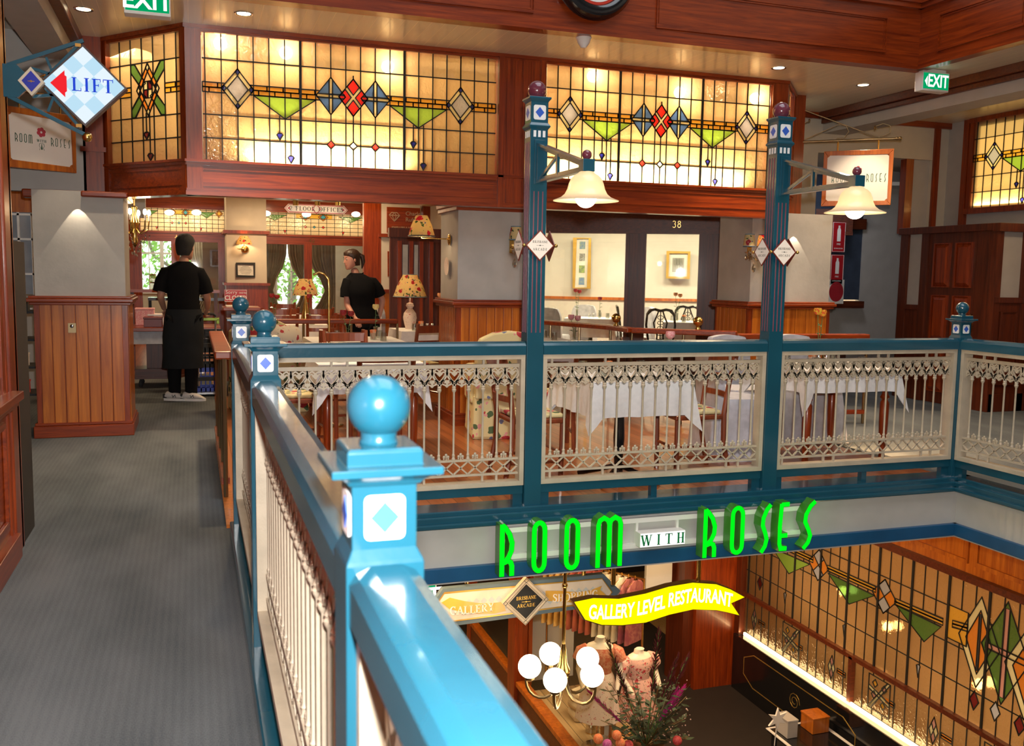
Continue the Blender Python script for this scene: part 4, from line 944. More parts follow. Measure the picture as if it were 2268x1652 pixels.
def slip_chair():
    t=thing('slipcovered_chair','chair in pale lilac cover','chair')
    m=MB(); vs=[];n=40
    lev=[(.0,.30,.29,.02),(.05,.29,.28,.02),(.2,.275,.265,.01),(.40,.25,.25,0),(.46,.245,.24,0),(.485,.23,.23,0)]
    for z,a,b_,wv in lev:
        for i in range(n):
            th=2*PI*i/n; c,s=math.cos(th),math.sin(th); k=1/max(abs(c),abs(s))**.8; w_=1+.03*math.sin(i*2.2)*(1-z/.5)
            vs.append((a*c*k*w_,b_*s*k*w_,z))
    m.add(vs,[(r*n+i,r*n+(i+1)%n,(r+1)*n+(i+1)%n,(r+1)*n+i) for r in range(len(lev)-1) for i in range(n)]+[tuple((len(lev)-1)*n+i for i in range(n))])
    m.build('skirted_seat',slip,t,local=True,smooth=True)
    m=MB(); vs=[]; cols=10; rows=8
    for side in (0,1):
        for r in range(rows+1):
            z=.40+.50*r/rows; w=.235*(1-.08*(r/rows))*(1 if r<rows-1 else .93 if r==rows-1 else .78)
            for c in range(cols+1):
                u=-1+2*c/cols; y=.19+.03*(r/rows)+.02*(1-u*u)+(.075 if side else 0); vs.append((u*w,y-(.0 if side else 0),z+(.02*(1-u*u) if r==rows else 0)))
    q=(cols+1)*(rows+1); fs=[]
    for sd in (0,1):
        for r in range(rows):
            for c in range(cols): a=sd*q+r*(cols+1)+c; fs.append((a,a+1,a+cols+2,a+cols+1) if not sd else (a,a+cols+1,a+cols+2,a+1))
    edge=[r*(cols+1) for r in range(rows+1)]+[rows*(cols+1)+c for c in range(1,cols+1)]+[r*(cols+1)+cols for r in range(rows-1,-1,-1)]
    for a,b_ in zip(edge,edge[1:]): fs.append((a,b_,b_+q,a+q))
    m.add(vs,fs); m.build('backrest',slip,t,local=True,smooth=True)
    # back skirt falling to the floor
    MB().frus(0,.27,.0,.42,.27,.05,.235,.025).build('back_skirt',slip,t,local=True,bev=.02)
    return t
def arm_chair(mat):
    t=thing('floral_armchair','floral armchair','armchair')
    MB().frus(0,0,.0,.40,.33,.31,.31,.29).build('skirt',mat,t,local=True,bev=.03)
    MB().box(-.22,.22,-.27,.2,.40,.50).build('seat_cushion',mat,t,local=True,bev=.035)
    m=MB(); pr=[(-.30,.35)]+[(-.30+.02*k,.80+.02*k) for k in range(3)]+[(.30*math.cos(R(a)),.80+.14*math.sin(R(a))) for a in (150,120,90,60,30)]+[(.30,.80),(.30,.35)]
    m.prism(pr,(0,.17,0),(1,0,0),(0,0,1),-.14,.0).build('backrest',mat,t,local=True,bev=.03)
    for s in (-1,1): MB().prism([(-.26,.3),(-.26,.58),(-.2,.62),(.2,.66),(.2,.3)],(s*.29,0,0),(0,1,0),(0,0,1),-.05,.05).build('arm',mat,t,local=True,bev=.03)
    return t
def ornate_chair():
    t=thing('carved_chair','black carved splat chair','chair')
    MB().prism([(-.24,-.22),(.24,-.22),(.20,.2),(-.20,.2)],(0,0,0),(1,0,0),(0,1,0),.41,.46).build('seat',slip,t,local=True,bev=.012)
    for s in (-1,1):
        MB().tube([(s*.20,-.18,0),(s*.19,-.17,.15),(s*.225,-.2,.36),(s*.22,-.19,.43)],.022,8).build('leg',black,t,local=True,smooth=True)
        MB().tube([(s*.20,.24,0),(s*.18,.19,.25),(s*.18,.19,.45),(s*.215,.22,.7),(s*.20,.25,.86),(s*.13,.265,.93)],.018,8).build('back_post',black,t,local=True,smooth=True)
    MB().tube([(-.2,.25,.86),(-.16,.262,.925),(-.08,.27,.94),(0,.27,.92),(.08,.27,.94),(.16,.262,.925),(.2,.25,.86)],.022,8).build('crest_rail',black,t,local=True,smooth=True)
    m=MB(); o=(0,.245,0); AX,AY=(1,0,0),(0,0,1)
    m.ribbon([(-.05,.46),(-.045,.55),(-.085,.66),(-.10,.74),(-.06,.83),(-.03,.92)],.022,o,AX,AY,-.008,.008); m.ribbon([(.05,.46),(.045,.55),(.085,.66),(.10,.74),(.06,.83),(.03,.92)],.022,o,AX,AY,-.008,.008)
    m.ribbon([(0,.47),(0,.92)],.014,o,AX,AY,-.006,.006)
    for z in (.58,.66,.74,.82): m.ribbon([(.045*math.cos(R(a)),z+.03*math.sin(R(a))) for a in range(0,360,45)],.010,o,AX,AY,-.006,.006,closed=True)
    m.prism([(-.06,.44),(.06,.44),(.05,.50),(-.05,.50)],o,AX,AY,-.008,.008)
    m.build('splat',black,t,local=True)
    return t
# tables
table(1.27,7.33,.80,.74,'square table with turned mahogany legs, seen through the left cross railing bay','white cloth with drooping corners on the table behind the left railing bay',seed=1,corner=.15)
table(2.80,5.86,.72,.72,'square table on a black pedestal behind the railing between the lamp posts','white cloth on the table right behind the railing between the lamp posts','ped',seed=2,drop=.23)
table(4.80,6.30,.86,.78,'table with turned mahogany legs behind the right cross railing bay','white cloth on the table behind the right cross railing bay',seed=3,drop=.17,corner=.17)
table(1.55,9.60,.92,.80,'table under a white cloth in front of the waitress','white cloth on the table in front of the waitress',seed=4)
table(2.72,11.2,.80,.75,'table under a white cloth carrying the floral shaded lamp and sugar jars','white cloth under the floral shaded table lamp',seed=5,drop=.35)
table(3.42,9.55,.80,.75,'table with pink roses just right of the left lamp post','white cloth under the pair of pink roses',seed=6)
table(1.25,12.6,.8,.75,'cloth covered table in the row behind the wooden partition rail','white cloth on the first table behind the partition rail',seed=7)
table(1.5,14.8,.8,.75,'cloth covered table second back behind the partition rail','white cloth on the second table behind the partition rail',seed=8)
# chairs
ch=cafe_chair()
spots=[(1.26,6.62,PI,'wooden ladder back chair tucked in on the railing side of the left table'),
 (1.27,8.75,PI,'wooden chair with back to viewer, in front of the table with red roses'),
 (2.28,9.75,R(200),'wooden chair angled at the right end of the table by the waitress'),
 (2.77,7.15,R(165),'wooden ladder back chair just left of the left lamp post'),
 (2.22,6.10,R(90),'ladder back chair with floral seat left of the pedestal table'),
 (3.43,6.0,R(-95),'ladder back chair at the right side of the pedestal table'),
 (.78,7.45,R(95),'wooden chair at the left end of the left table'),
 (1.3,8.12,R(5),'wooden chair on the far side of the left table'),
 (3.05,9.1,R(150),'dark wooden chair left of the pink roses'),
 (1.02,12.0,PI,'left front wooden chair in the row behind the partition rail'),
 (1.52,12.0,PI,'right front wooden chair in the row behind the partition rail'),
 (1.1,13.2,0,'wooden chair on the far side of the first row table'),
 (1.25,14.1,PI,'left wooden chair in the second row behind the partition rail'),
 (1.75,14.1,PI,'right wooden chair in the second row behind the partition rail'),
 (1.4,15.6,0,'wooden chair farthest back behind the partition rail'),
 (1.85,12.9,R(-70),'wooden chair at the right end of the first row')]
for i,(x,y,rz,l) in enumerate(spots):
    rz2=rz
    if i==0: ch.location=(x,y,0); ch.rotation_euler=(0,0,rz2); ch['label']=l; ch['group']='wooden restaurant chairs'
    else: dup(ch,(x,y,0),rz2,l,'wooden restaurant chairs')
sc_=slip_chair(); S=[(4.12,6.45,R(80),'lilac slipcovered chair with its back beside the right lamp post'),
 (4.50,6.98,R(3),'lilac slipcovered chair, left one across the table behind the right railing bay'),
 (5.14,6.98,R(-3),'lilac slipcovered chair, right one across the table behind the right railing bay'),
 (2.32,13.7,R(-60),'pale slipcovered chair standing behind the waitress')]
for i,(x,y,rz,l) in enumerate(S):
    if i==0: sc_.location=(x,y,0); sc_.rotation_euler=(0,0,rz); sc_['label']=l; sc_['group']='slipcovered chairs'
    else: dup(sc_,(x,y,0),rz,l,'slipcovered chairs')
ac=arm_chair(flor); ac.location=(2.62,7.85,0); ac.rotation_euler=(0,0,R(170)); ac['label']='skirted floral armchair on the timber floor left of the left lamp post'
dup(ac,(.70,9.75,0),R(15),'floral armchair with a frilled rose cushion behind the middle newel post')
dup(ac,(3.62,10.35,0),R(-8),'floral armchair behind the pink roses')
q=MB(); vs=[]; 
for i in range(20):
    a=2*PI*i/20; k=1/max(abs(math.cos(a)),abs(math.sin(a)))**.85; rr=.19*k*(1+.05*math.sin(i*5)); vs.append((rr*math.cos(a),rr*math.sin(a),0))
q.add([(0,0,.06)]+[(x*.6,y*.6,.05) for x,y,z in vs]+vs+[(0,0,-.06)],[(0,1+i,1+(i+1)%20) for i in range(20)]+[(1+i,21+i,21+(i+1)%20,1+(i+1)%20) for i in range(20)]+[(41,21+(i+1)%20,21+i) for i in range(20)])
o=q.build('cushion',flor_pale,None,local=True,smooth=True); tag(o,'frilled cushion printed with pink roses on the floral armchair','cushion'); o.location=(.86,9.60,.70); o.rotation_euler=(R(72),R(10),R(15))
# carved chairs, tables in room 38
FA=Vector((5.006,13.25,0)); FD=Vector((2.73,-1.504,0)).normalized(); FN=Vector((FD.y,-FD.x,0))   # facade of room 38, FN faces the viewer
def fp(u,v,z=0): return FA+FD*u-FN*v+Vector((0,0,z))
frz=math.atan2(FD.y,FD.x)
for u,v,l,cl in ((.6,1.4,'table behind the shop glass, left of the brown middle post','cloth on the left table inside the cream room'),(2.2,.9,'table behind the shop glass set with glasses, middle of the cream room','cloth on the middle table inside the cream room'),(2.75,2.1,'table farthest back in the cream room','cloth on the farthest table in the cream room')):
    p=fp(u,v); table(p.x,p.y,.8,.75,l,cl,'ped',frz,seed=int(u*10),drop=.3)
oc=ornate_chair(); O=[(1.78,.35,R(175),'black carved chair nearest the glass, right of the brown middle post'),(2.15,1.55,R(-5),'black carved chair facing the viewer across the middle table'),(1.30,1.25,R(95),'black carved chair in profile, left part of the cream room'),(2.95,.8,R(-80),'black carved chair in profile, right part of the cream room'),(3.60,.60,R(160),'black carved chair behind the glass with the paper notice')]
for i,(u,v,rz,l) in enumerate(O):
    p=fp(u,v)
    if i==0: oc.location=p; oc.rotation_euler=(0,0,frz+rz); oc['label']=l; oc['group']='carved chairs'
    else: dup(oc,p,frz+rz,l,'carved chairs')
for u,v,rz,l in ((.05,.7,R(170),'grey slipcovered chair at the left edge of the cream room'),(.35,2.1,R(-10),'white slipcovered chair against the cream room wall'),(2.65,2.9,0,'white slipcovered chair at the far table of the cream room'),(1.3,1.75,R(-60),'grey slipcovered chair left of the brown middle post')):
    p=fp(u,v); dup(sc_,p,frz+rz,l,'slipcovered chairs')
# ------------------------------------------------------------ table settings
_cg={}
def proto(key,fn):
    if key not in _cg: _cg[key]=fn(); return _cg[key],True
    return _cg[key],False
def place(key,fn,loc,label,group,rz=0):
    o,first=proto(key,fn)
    if first: o.location=loc; o.rotation_euler=(0,0,rz); o['label']=label; o['group']=group; return o
    return dup(o,loc,rz,label,group)
def mk_tumbler():
    return tag(MB().lathe(0,0,[(.034,0),(.030,.085),(0,.085),(0,.081),(.027,.080),(.031,.002)],14).build('tumbler',tumbler,None,local=True,smooth=True),'upturned drinking glass','glass')
def mk_shaker():
    t=thing('salt_shaker','salt shaker','shaker'); MB().lathe(0,0,[(0,0),(.018,0),(.02,.03),(.014,.055),(0,.055)],10).build('body',tumbler,t,local=True,smooth=True); MB().lathe(0,0,[(.014,.055),(.016,.062),(.01,.075),(0,.077)],10).build('cap',chrome,t,local=True,smooth=True); return t
def mk_sugar():
    t=thing('sugar_jar','glass of sugar sachets','jar'); MB().lathe(0,0,[(0,.0),(.03,.0),(.036,.07),(.033,.07),(.028,.004),(0,.004)],12).build('glass',tumbler,t,local=True,smooth=True)
    m=MB(); rnd=random.Random(3)
    for k in range(9): a=k*.7; m.obox((.016*math.cos(a),.016*math.sin(a),.055),(1,.2*rnd.random(),.2),(0,1,.1),(.2*math.cos(a),.1,1),.010,.003,.045)
    m.build('sachets',rosemat('sachet_orange',(.75,.16,.02),(.8,.5,.3),8),t,local=True); return t
def rose(mat,x,y,z,r=.028):
    m=MB(); m.sphere((x,y,z),r,12,8,1,1,.95)
    for k in range(5):
        a=k*1.256; m.lathe(x+r*.35*math.cos(a),y+r*.35*math.sin(a),[(r*.1,z-r*.9),(r*.75,z-r*.3),(r*.85,z+r*.4),(r*.7,z+r*.95),(r*.55,z+r*.9)],9)
    return m
def vase_of(mats,h,kind='tall',leafy=True,seed=0):
    rnd=random.Random(seed)
    t=thing('rose_vase','glass vase of roses','vase')
    vh=.13 if kind=='tall' else .07; r=.022 if kind=='tall' else .038
    MB().lathe(0,0,[(0,0),(r*.9,0),(r,vh*.3),(r*.8,vh*.7),(r*1.05,vh),(r*.95,vh),(r*.7,vh*.7),(r*.85,vh*.3),(r*.8,.006),(0,.006)],14).build('vase_glass',tumbler,t,local=True,smooth=True)
    for i,mt in enumerate(mats):
        dx=(i-(len(mats)-1)/2)*.07+rnd.uniform(-.01,.01); hh=h*(1-.04*i); dy=rnd.uniform(-.02,.02)
        s=MB().tube([(0,0,.01),(dx*.4,dy*.4,hh*.5),(dx,dy,hh-.02)],.0028,5).build('stem',stemm,t,local=True)
        rose(mt,dx,dy,hh,.03).build('rose_head',mt,s,local=True,smooth=True)
        if leafy:
            for k in range(3):
                a=rnd.uniform(0,6.28); zz=hh*(.35+.18*k); l=.05; bx,by=dx*(zz/hh),dy*(zz/hh); ca,sa=math.cos(a),math.sin(a)
                MB().add([(bx,by,zz),(bx+ca*l*.5-sa*.018,by+sa*l*.5+ca*.018,zz+.02),(bx+ca*l,by+sa*l,zz+.012),(bx+ca*l*.5+sa*.018,by+sa*l*.5-ca*.018,zz+.02),(bx+ca*l*.5,by+sa*l*.5,zz+.012)],[(0,4,1),(1,4,2),(2,4,3),(3,4,0)]).build('leaf',greenleaf,s,local=True)
    return t
def setv(t,x,y,l,z=HT+.005,rz=0): t.location=(x,y,z); t.rotation_euler=(0,0,rz); t['label']=l; t['group']='rose vases on the tables'
V_=at(770,752,z=HT); setv(vase_of([rose_red,rose_red],.27,'low',seed=1),V_.x,V_.y,'low glass with two dark red roses, seen above the railing near the waitress')
V_=at(831,752,z=HT); setv(vase_of([rose_yel],.33,seed=2),V_.x,V_.y,'tall narrow vase with one pale yellow rose beside the orange sachets')
V_=at(1272,753,z=HT); setv(vase_of([rose_pink,rose_pink],.24,seed=3),V_.x+.0,V_.y,'glass of two large pink roses with broad leaves, right of the left lamp post')
V_=Vector((5.0,6.62,0)); setv(vase_of([rose_fire,rose_fire],.42,seed=4),V_.x,V_.y,'vase of two yellow and red roses showing above the right cross rail')
V_=Vector((4.05,7.9,0)); 
setv(vase_of([rose_pink],.26,seed=5),3.32,6.12,'single pale pink rose rising just over the rail between the lamp posts')
V_=at(612,712,z=HT); setv(vase_of([rose_red,rose_red],.36,seed=6),1.0,12.6,'glass of dark red roses above the nearest blue newel balls')
setv(vase_of([rose_red],.36,seed=7),1.45,12.55,'single dark red rose on the first row table behind the partition rail')
setv(vase_of([rose_or],.42,seed=8),2.86,11.1,'vase with one salmon rose at the right of the floral table lamp')
p=fp(.75,1.3); setv(vase_of([rose_red],.32,seed=9),p.x,p.y,'red rose in a tall vase inside the left shop pane')
p=fp(.35,1.55); setv(vase_of([rose_red,rose_red],.44,seed=10),p.x,p.y,'taller pair of red roses at the back left of the cream room')
p=fp(2.0,.85); setv(vase_of([rose_or,rose_or],.42,'tall',seed=11),p.x,p.y,'orange roses on the middle table of the cream room')
p=fp(2.8,2.0); setv(vase_of([rose_or,rose_or],.42,'tall',seed=12),p.x,p.y,'orange roses on the farthest table of the cream room')
G='upturned glasses on the tables'
desc={0:'left table behind the left railing bay',1:'pedestal table behind the railing',2:'table behind the right railing bay',3:'table in front of the waitress',4:'table with the floral lamp',5:'table with the pink roses',6:'middle table of the cream room',7:'left table of the cream room',8:'first row table behind the partition rail'}
pm=fp(2.2,.9); pl=fp(.6,1.4)
TB=[(1.27,7.33),(2.80,5.86),(4.80,6.30),(1.60,9.50),(2.72,11.15),(3.42,9.45),(pm.x,pm.y),(pl.x,pl.y),(1.25,12.5)]
pos=['front left','front right','back left','back right']
for k,(x,y) in enumerate(TB):
    for j,(dx,dy) in enumerate(((-.22,-.2),(.2,-.22),(-.2,.2),(.24,.18))):
        if k in (8,7) and j in (0,2): continue
        place('tumbler',mk_tumbler,(x+dx,y+dy,HT+.006),'upturned clear tumbler at the %s of the %s'%(pos[j],desc[k]),G)
    place('shaker',mk_shaker,(x+.05,y+.02,HT+.006),'silver topped salt shaker, right one on the %s'%desc[k],'salt and pepper shakers')
    place('shaker',mk_shaker,(x-.01,y+.04,HT+.006),'silver topped pepper shaker, left one on the %s'%desc[k],'salt and pepper shakers')
    if k in (0,1,2,3,4,6): place('sugar',mk_sugar,(x+(-.09 if k!=3 else .14),y+.02,HT+.006),'glass full of sugar sachets on the %s'%desc[k],'sugar sachet glasses')
def mk_napkin():
    return tag(MB().frus(0,0,0,.02,.055,.085,.05,.08).build('napkin',napkin,None,local=True,bev=.004),'folded napkin','napkin')
for k in (0,1,2):
    x,y=TB[k]
    for j,(dx,dy) in enumerate(((-.27,-.05),(.28,.0))): place('napkin',mk_napkin,(x+dx,y+dy,HT+.006),'folded white napkin on the %s of the %s'%(('left','right')[j],desc[k]),'folded napkins')
# ------------------------------------------------------------ lamps
def shade_lathe(x,y,z0,z1,r0,r1,n=32,scal=0): return MB().lathe(x,y,[(r0,z0),(r0*.985+r1*.015,z0+.004),(r0*.62+r1*.38,(z0+z1)/2),(r1,z1),(r1-.004,z1),((r0*.62+r1*.38)-.004,(z0+z1)/2),(r0-.005,z0)],n)
t=thing('table_lamp','table lamp with cream floral shade and painted china base','table lamp',(2.52,11.3,HT+.005))
x,y=2.52,11.3
shade_lathe(x,y,1.13,1.40,.205,.085).build('lamp_shade',flor_shade,t,smooth=True)
MB().lathe(x,y,[(.206,1.125),(.21,1.13),(.206,1.137)],32).lathe(x,y,[(.084,1.397),(.088,1.4),(.084,1.404)],24).build('shade_trim',plain('blue_braid',(.15,.22,.25),.6),t)
MB().lathe(x,y,[(0,.735),(.06,.735),(.055,.75),(.07,.80),(.085,.87),(.075,.93),(.045,.97),(.03,.985),(.05,1.02),(.04,1.05),(.012,1.06),(.01,1.13),(0,1.13)],20).build('china_base',flor_small,t,smooth=True)
light('POINT','table_lamp_light',(x,y,1.25),1.2,WARM,.04)
t=thing('table_lamp','floral lamp','table lamp',(1.75,13.9,0)); x,y=1.42,12.75
t['label']='floral shaded table lamp on the first row table behind the brass stand'; t.location=(x,y,HT+.005)
shade_lathe(x,y,1.10,1.32,.17,.08).build('lamp_shade',flor_shade,t,smooth=True); MB().lathe(x,y,[(0,.735),(.05,.735),(.06,.8),(.03,.95),(.01,1.1),(0,1.1)],16).build('china_base',brass,t,smooth=True); light('POINT','table_lamp_light',(x,y,1.2),.8,WARM,.04)
# swing arm lamp on the centre pillar's left face
t=thing('swing_arm_lamp','lit swing arm wall lamp with floral bell shade on the centre pillar','wall lamp',(2.30,8.62,1.74)); x,y=2.03,8.62
shade_lathe(x,y,1.765,1.955,.125,.055).build('lamp_shade',flor_shade,t,smooth=True); MB().lathe(x,y,[(.125,1.76),(.13,1.765),(.125,1.771)],32).build('shade_trim',plain('dark_braid',(.06,.06,.08),.6),t)
MB().tube([(2.29,y,1.745),(2.15,y-.03,1.745),(2.03,y,1.745),(2.03,y,1.86)],.006).build('swing_arm',brass,t,smooth=True)
MB().add([],[]).sphere((2.297,y,1.74),.045,18,10,.35,1,1.2).build('wall_plate',brass,t,smooth=True)
MB().sphere((x,y,1.87),.025,12,8).build('bulb',bulb_e,t,smooth=True)
MB().tube([(x,y,1.96),(x,y,2.04)],.016).build('chimney',crystal,t)
light('POINT','wall_lamp_light',(x,y,1.80),2.5,WARM,.03)
# sconces with small floral shades and crystal drops
def sconce(label,x,y,lit,two=True):
    t=thing('crystal_sconce',label,'wall lamp',(x,y,1.66))
    MB().box(x-.02,x+.02,y-.02,y,1.62,1.74).build('wall_plate',brass,t)
    arms=((-.08,0),(.08,1)) if two else ((-.0,0),)
    for dx,k in arms:
        a=MB().tube([(x,y-.02,1.66),(x+dx*.6,y-.09,1.60),(x+dx,y-.13,1.64),(x+dx,y-.13,1.70)],.006).build('arm',crystal,t,smooth=True)
        shade_lathe(x+dx,y-.13,1.74,1.86,.062,.045,20).build('shade',flor_shade,a,smooth=True)
        MB().lathe(x+dx,y-.13,[(.062,1.737),(.066,1.74),(.062,1.745)],20).lathe(x+dx,y-.13,[(.045,1.855),(.049,1.86),(.045,1.864)],20).build('blue_binding',plain('blue_braid_s',(.12,.22,.30),.6),a)
        MB().lathe(x+dx,y-.13,[(0,1.66),(.04,1.675),(.045,1.685),(.01,1.68)],16).build('crystal_cup',crystal,a)
        for j in range(4):
            an=j*PI/2+.4; px,py=x+dx+.035*math.cos(an),y-.13+.035*math.sin(an)
            MB().sphere((px,py,1.65),.008,8,5).sphere((px,py,1.625),.011,6,4,1,1,1.9).build('crystal_drop',crystal,a)
        if k==lit: light('POINT','sconce_light',(x+dx,y-.13,1.80),1.2,WARM2,.02)
    MB().sphere((x,y-.10,1.56),.010,8,6).sphere((x,y-.10,1.52),.022,6,5,1,1,1.7).build('crystal_drop',crystal,t)
sconce('unlit sconce with red floral shade and crystal drops on centre pillar',2.82,8.338,5,False)
sconce('pair of floral shades with crystal drops left of the right pillar',5.36,8.30,1)
# brass hat-stand like curved pole
tag(MB().lathe(1.17,8.62,[(0,0),(.13,0),(.13,.015),(.02,.03),(.012,.05)],20).tube([(1.17,8.62,.03),(1.17,8.62,1.28),(1.165,8.62,1.35),(1.13,8.62,1.40),(1.08,8.62,1.415),(1.03,8.62,1.39)],.011,10).build('brass_stand',brass,smooth=True),'tall slim brass stand with hooked top in front of the waitress','stand')
def chandelier(x,y,z,label):
    t=thing('chandelier',label,'chandelier',(x,y,z+.35))
    MB().tube([(x,y,2.86),(x,y,z+.1)],.008).lathe(x,y,[(0,z-.25),(.03,z-.2),(.015,z-.1),(.05,z-.02),(.02,z+.05),(.03,z+.12),(0,z+.14)],12).build('stem',brass,t,smooth=True)
    for k in range(6):
        a=k*PI/3+.3; c,s=math.cos(a),math.sin(a)
        ar=MB().tube([(x,y,z-.05),(x+.06*c,y+.06*s,z-.12),(x+.12*c,y+.12*s,z-.08),(x+.13*c,y+.13*s,z)],.006).build('arm',brass,t,smooth=True)
        MB().cyl(x+.13*c,y+.13*s,z,z+.05,.008,8).build('candle_tube',signwhite,ar)
        MB().sphere((x+.13*c,y+.13*s,z+.075),.017,10,8,1,1,1.7).build('bulb',bulb_e,ar,smooth=True)
        m=MB()
        for j in range(3): m.sphere((x+(.13-.03*j)*c,y+(.13-.03*j)*s,z-.14-.03*j),.009,6,4,1,1,1.8)
        m.build('crystal_string',crystal,ar)
    m=MB()
    for k in range(24):
        a=k*.9; r=.02+.004*k; m.sphere((x+r*math.cos(a)*.8,y+r*math.sin(a)*.8,z-.32+.006*k),.009,6,4,1,1,1.6)
    m.build('crystal_basket',crystal,t)
    light('POINT','chandelier_light',(x,y,z+.1),4,WARM2,.1)
chandelier(-.50,9.35,1.86,'brass and crystal chandelier with candle bulbs right of the left pillar')
# ------------------------------------------------------------ partitions with brass balls
def partition(name,label,pts,h=.93,balls=(),posts=True):
    t=thing(name,label,'partition',(pts[0][0],pts[0][1],0))
    for a,b_ in zip(pts,pts[1:]):
        MB().beam((*a,h-.03),(*b_,h-.03),.11,.05).build('top_rail',mah_x,t,bev=.01)
        d=Vector((b_[0]-a[0],b_[1]-a[1],0)); L=d.length; n=max(1,int(L/.45)); 
        MB().beam((*a,.12),(*b_,.12),.05,.04).build('lower_rail',mah_x,t)
        for k in range(n+1):
            p=Vector((*a,0))+d*(k/n); MB().tube([(p.x,p.y,.0),(p.x,p.y,h-.05)],.014,8).build('brass_post',bronze,t,smooth=True)
    for (x,y) in balls: MB().lathe(x,y,[(.03,h-.005),(.015,h+.02),(.018,h+.03)],14).sphere((x,y,h+.07),.048,20,14).build('brass_ball',brass,t,smooth=True)
    return t
partition('barrier_rail','wood topped partition rail beside the walkway, behind the far newel post',[(.17,5.95),(.17,8.0)])
partition('barrier_rail','dark wood partition rail running behind the waitress table',[(.62,10.5),(2.2,10.52)],h=.90)
partition('barrier_rail','wood partition rail with brass balls in front of the cream room',[(3.25,10.95),(4.05,8.75),(4.05,8.25),(4.85,7.65)],h=.93,balls=((4.05,8.62),(4.62,7.98)))
partition('barrier_rail','wooden rail seen above the table behind the right railing bay',[(4.9,7.75),(6.3,7.6)],h=.90)
tag(MB().box(.15,.21,5.28,7.9,.0,.02).build('floor_edging',hon_z),'orange timber edging strip on the floor beside the walkway','edging')
# ------------------------------------------------------------ far shopfronts of the restaurant
YF=20.0
ff=sgroup('wall_far_shopfront')
XA0,XA1,XB0,XB1=-.98,.62,1.36,3.66
MB().box(-2.4,XA0,YF,YF+.1,0,2.9).box(XB1+.2,5.3,YF,YF+.1,0,2.9).build('end_panel',mah_z,ff)
m=MB()
for x0,x1 in ((XA0,XA1),(XB0,XB1)):
    m.box(x0-.1,x1+.1,YF-.05,YF+.08,1.97,2.16); m.box(x0-.1,x1+.1,YF-.08,YF+.08,2.13,2.17); m.box(x0-.1,x1+.1,YF-.03,YF+.08,2.62,2.9); m.box(x0,x1,YF-.03,YF+.05,0,.55)
m.build('transom_rail',mah_x,ff)
m=MB()
for x in (XA0-.05,XA0+.66,XA1-.05,XB0,XB0+.92,XB1): m.box(x-.08,x+.08,YF-.06,YF+.08,0,2.0)
for x in (XA0-.1,XB1+.12): m.box(x-.12,x+.12,YF-.1,YF+.08,0,2.86)
m.build('upright_posts',mah_z,ff)
MB().box(XA1+.0,XB0-.0,YF-1.2,YF-.1,1.14,2.9).build('plaster_pier',creamwall,ff)
MB().box(XA1-.02,XB0+.02,YF-1.22,YF-.1,0,1.14).box(XA1-.06,XB0+.06,YF-1.27,YF-.1,1.13,1.18).box(XA1-.06,XB0+.06,YF-1.25,YF-.1,2.12,2.18).build('pier_wainscot',mah_z,ff)
for k,(x0,x1,lab) in enumerate(((XA0,XA1,'41'),(XB0,XB1,'42'))):
    w=sgroup('window_%d'%(8+k)); W_=x1-x0; H_=.46
    X=lambda u:u*W_
    sh=[]
    for c in (.12,.80): sh.append(([(X(c-.12),.40),(X(c+.1),.40),(X(c-.01),.28)],g_dkgreen,1))
    sh.append((rect(X(.30),X(.62),.34,.43),g_amber,1))
    for c,m_ in ((.38,g_teal),(.54,g_teal),(.94,g_amber)): sh.append((rh(X(c),.38,X(.045),.08),g_orange,1)); sh.append((rh(X(c),.38,X(.028),.05),m_,1))
    for c,m_ in ((.38,g_red),(.46,g_teal),(.54,g_red)): sh.append((rh(X(c),.17,X(.014),.025),m_,1))
    for c in (.20,.72): sh.append(([(X(c-.012),.09),(X(c+.012),.09),(X(c),.03)],g_red,1))
    ln=[((X(c/14),0),(X(c/14),H_)) for c in range(1,14)]+[((0,v),(W_,v)) for v in (.085,.17,.255,.34,.43)]
    leaded(w,(x0,YF,2.17),(1,0,0),W_,H_,sh,ln,g_clear)
    light('AREA','far_transom_light',((x0+x1)/2,YF+.25,2.4),4,(1,.85,.6),W_,.4,to=((x0+x1)/2,YF,2.4))
    MB().box(x0,x1,YF,YF+.01,.55,1.97).build('glass_pane',pane,w)
    q=MB(); serif(lab,.085,q,((x0+x1)/2-(.15 if k else .1),YF-.055,2.06),(1,0,0),(0,0,1),0,.004,track=.15); q.build('number',brass,w)
# rooms beyond, windows to the trees
YR2=23.2
rm=sgroup('wall_beyond')
MB().box(-2.4,5.3,YF+.6,YF+.62,2.17,2.9).build('bulkhead',creamwall,rm)
MB().box(-2.4,-1.2,YR2,YR2+.1,-.0,3).box(.35,1.9,YR2,YR2+.1,0,3).box(3.1,5.3,YR2,YR2+.1,0,3).box(-1.2,.35,YR2,YR2+.1,0,.85).box(-1.2,.35,YR2,YR2+.1,2.2,3).box(1.9,3.1,YR2,YR2+.1,0,.2).box(1.9,3.1,YR2,YR2+.1,2.3,3).box(.85,.95,YF+.1,YR2,0,3).box(4.9,4.98,13.35,YR2,0,3).box(-2.5,-2.4,11.7,YR2,0,3).build('room_wall',creamwall,rm)
fl('floor_beyond',-2.4,5.3,21.4,23.3,-.3,0,floor_wood)
fl('ceiling_beyond',-2.4,5.4,21.9,23.4,2.9,3.0,creamwall)
w=sgroup('window_10')
m=MB()
for x in (-1.2,-.68,-.12,.30): m.box(x-.03,x+.05,YR2-.04,YR2+.02,.85,2.2)
for x in (-.95,-.4,.1): m.box(x-.008,x+.008,YR2-.02,YR2,.85,2.2)
for z in (.87,1.78,2.18): m.box(-1.2,.35,YR2-.03,YR2,z-.02,z+.02)
m.build('casement_bars',signwhite,w)
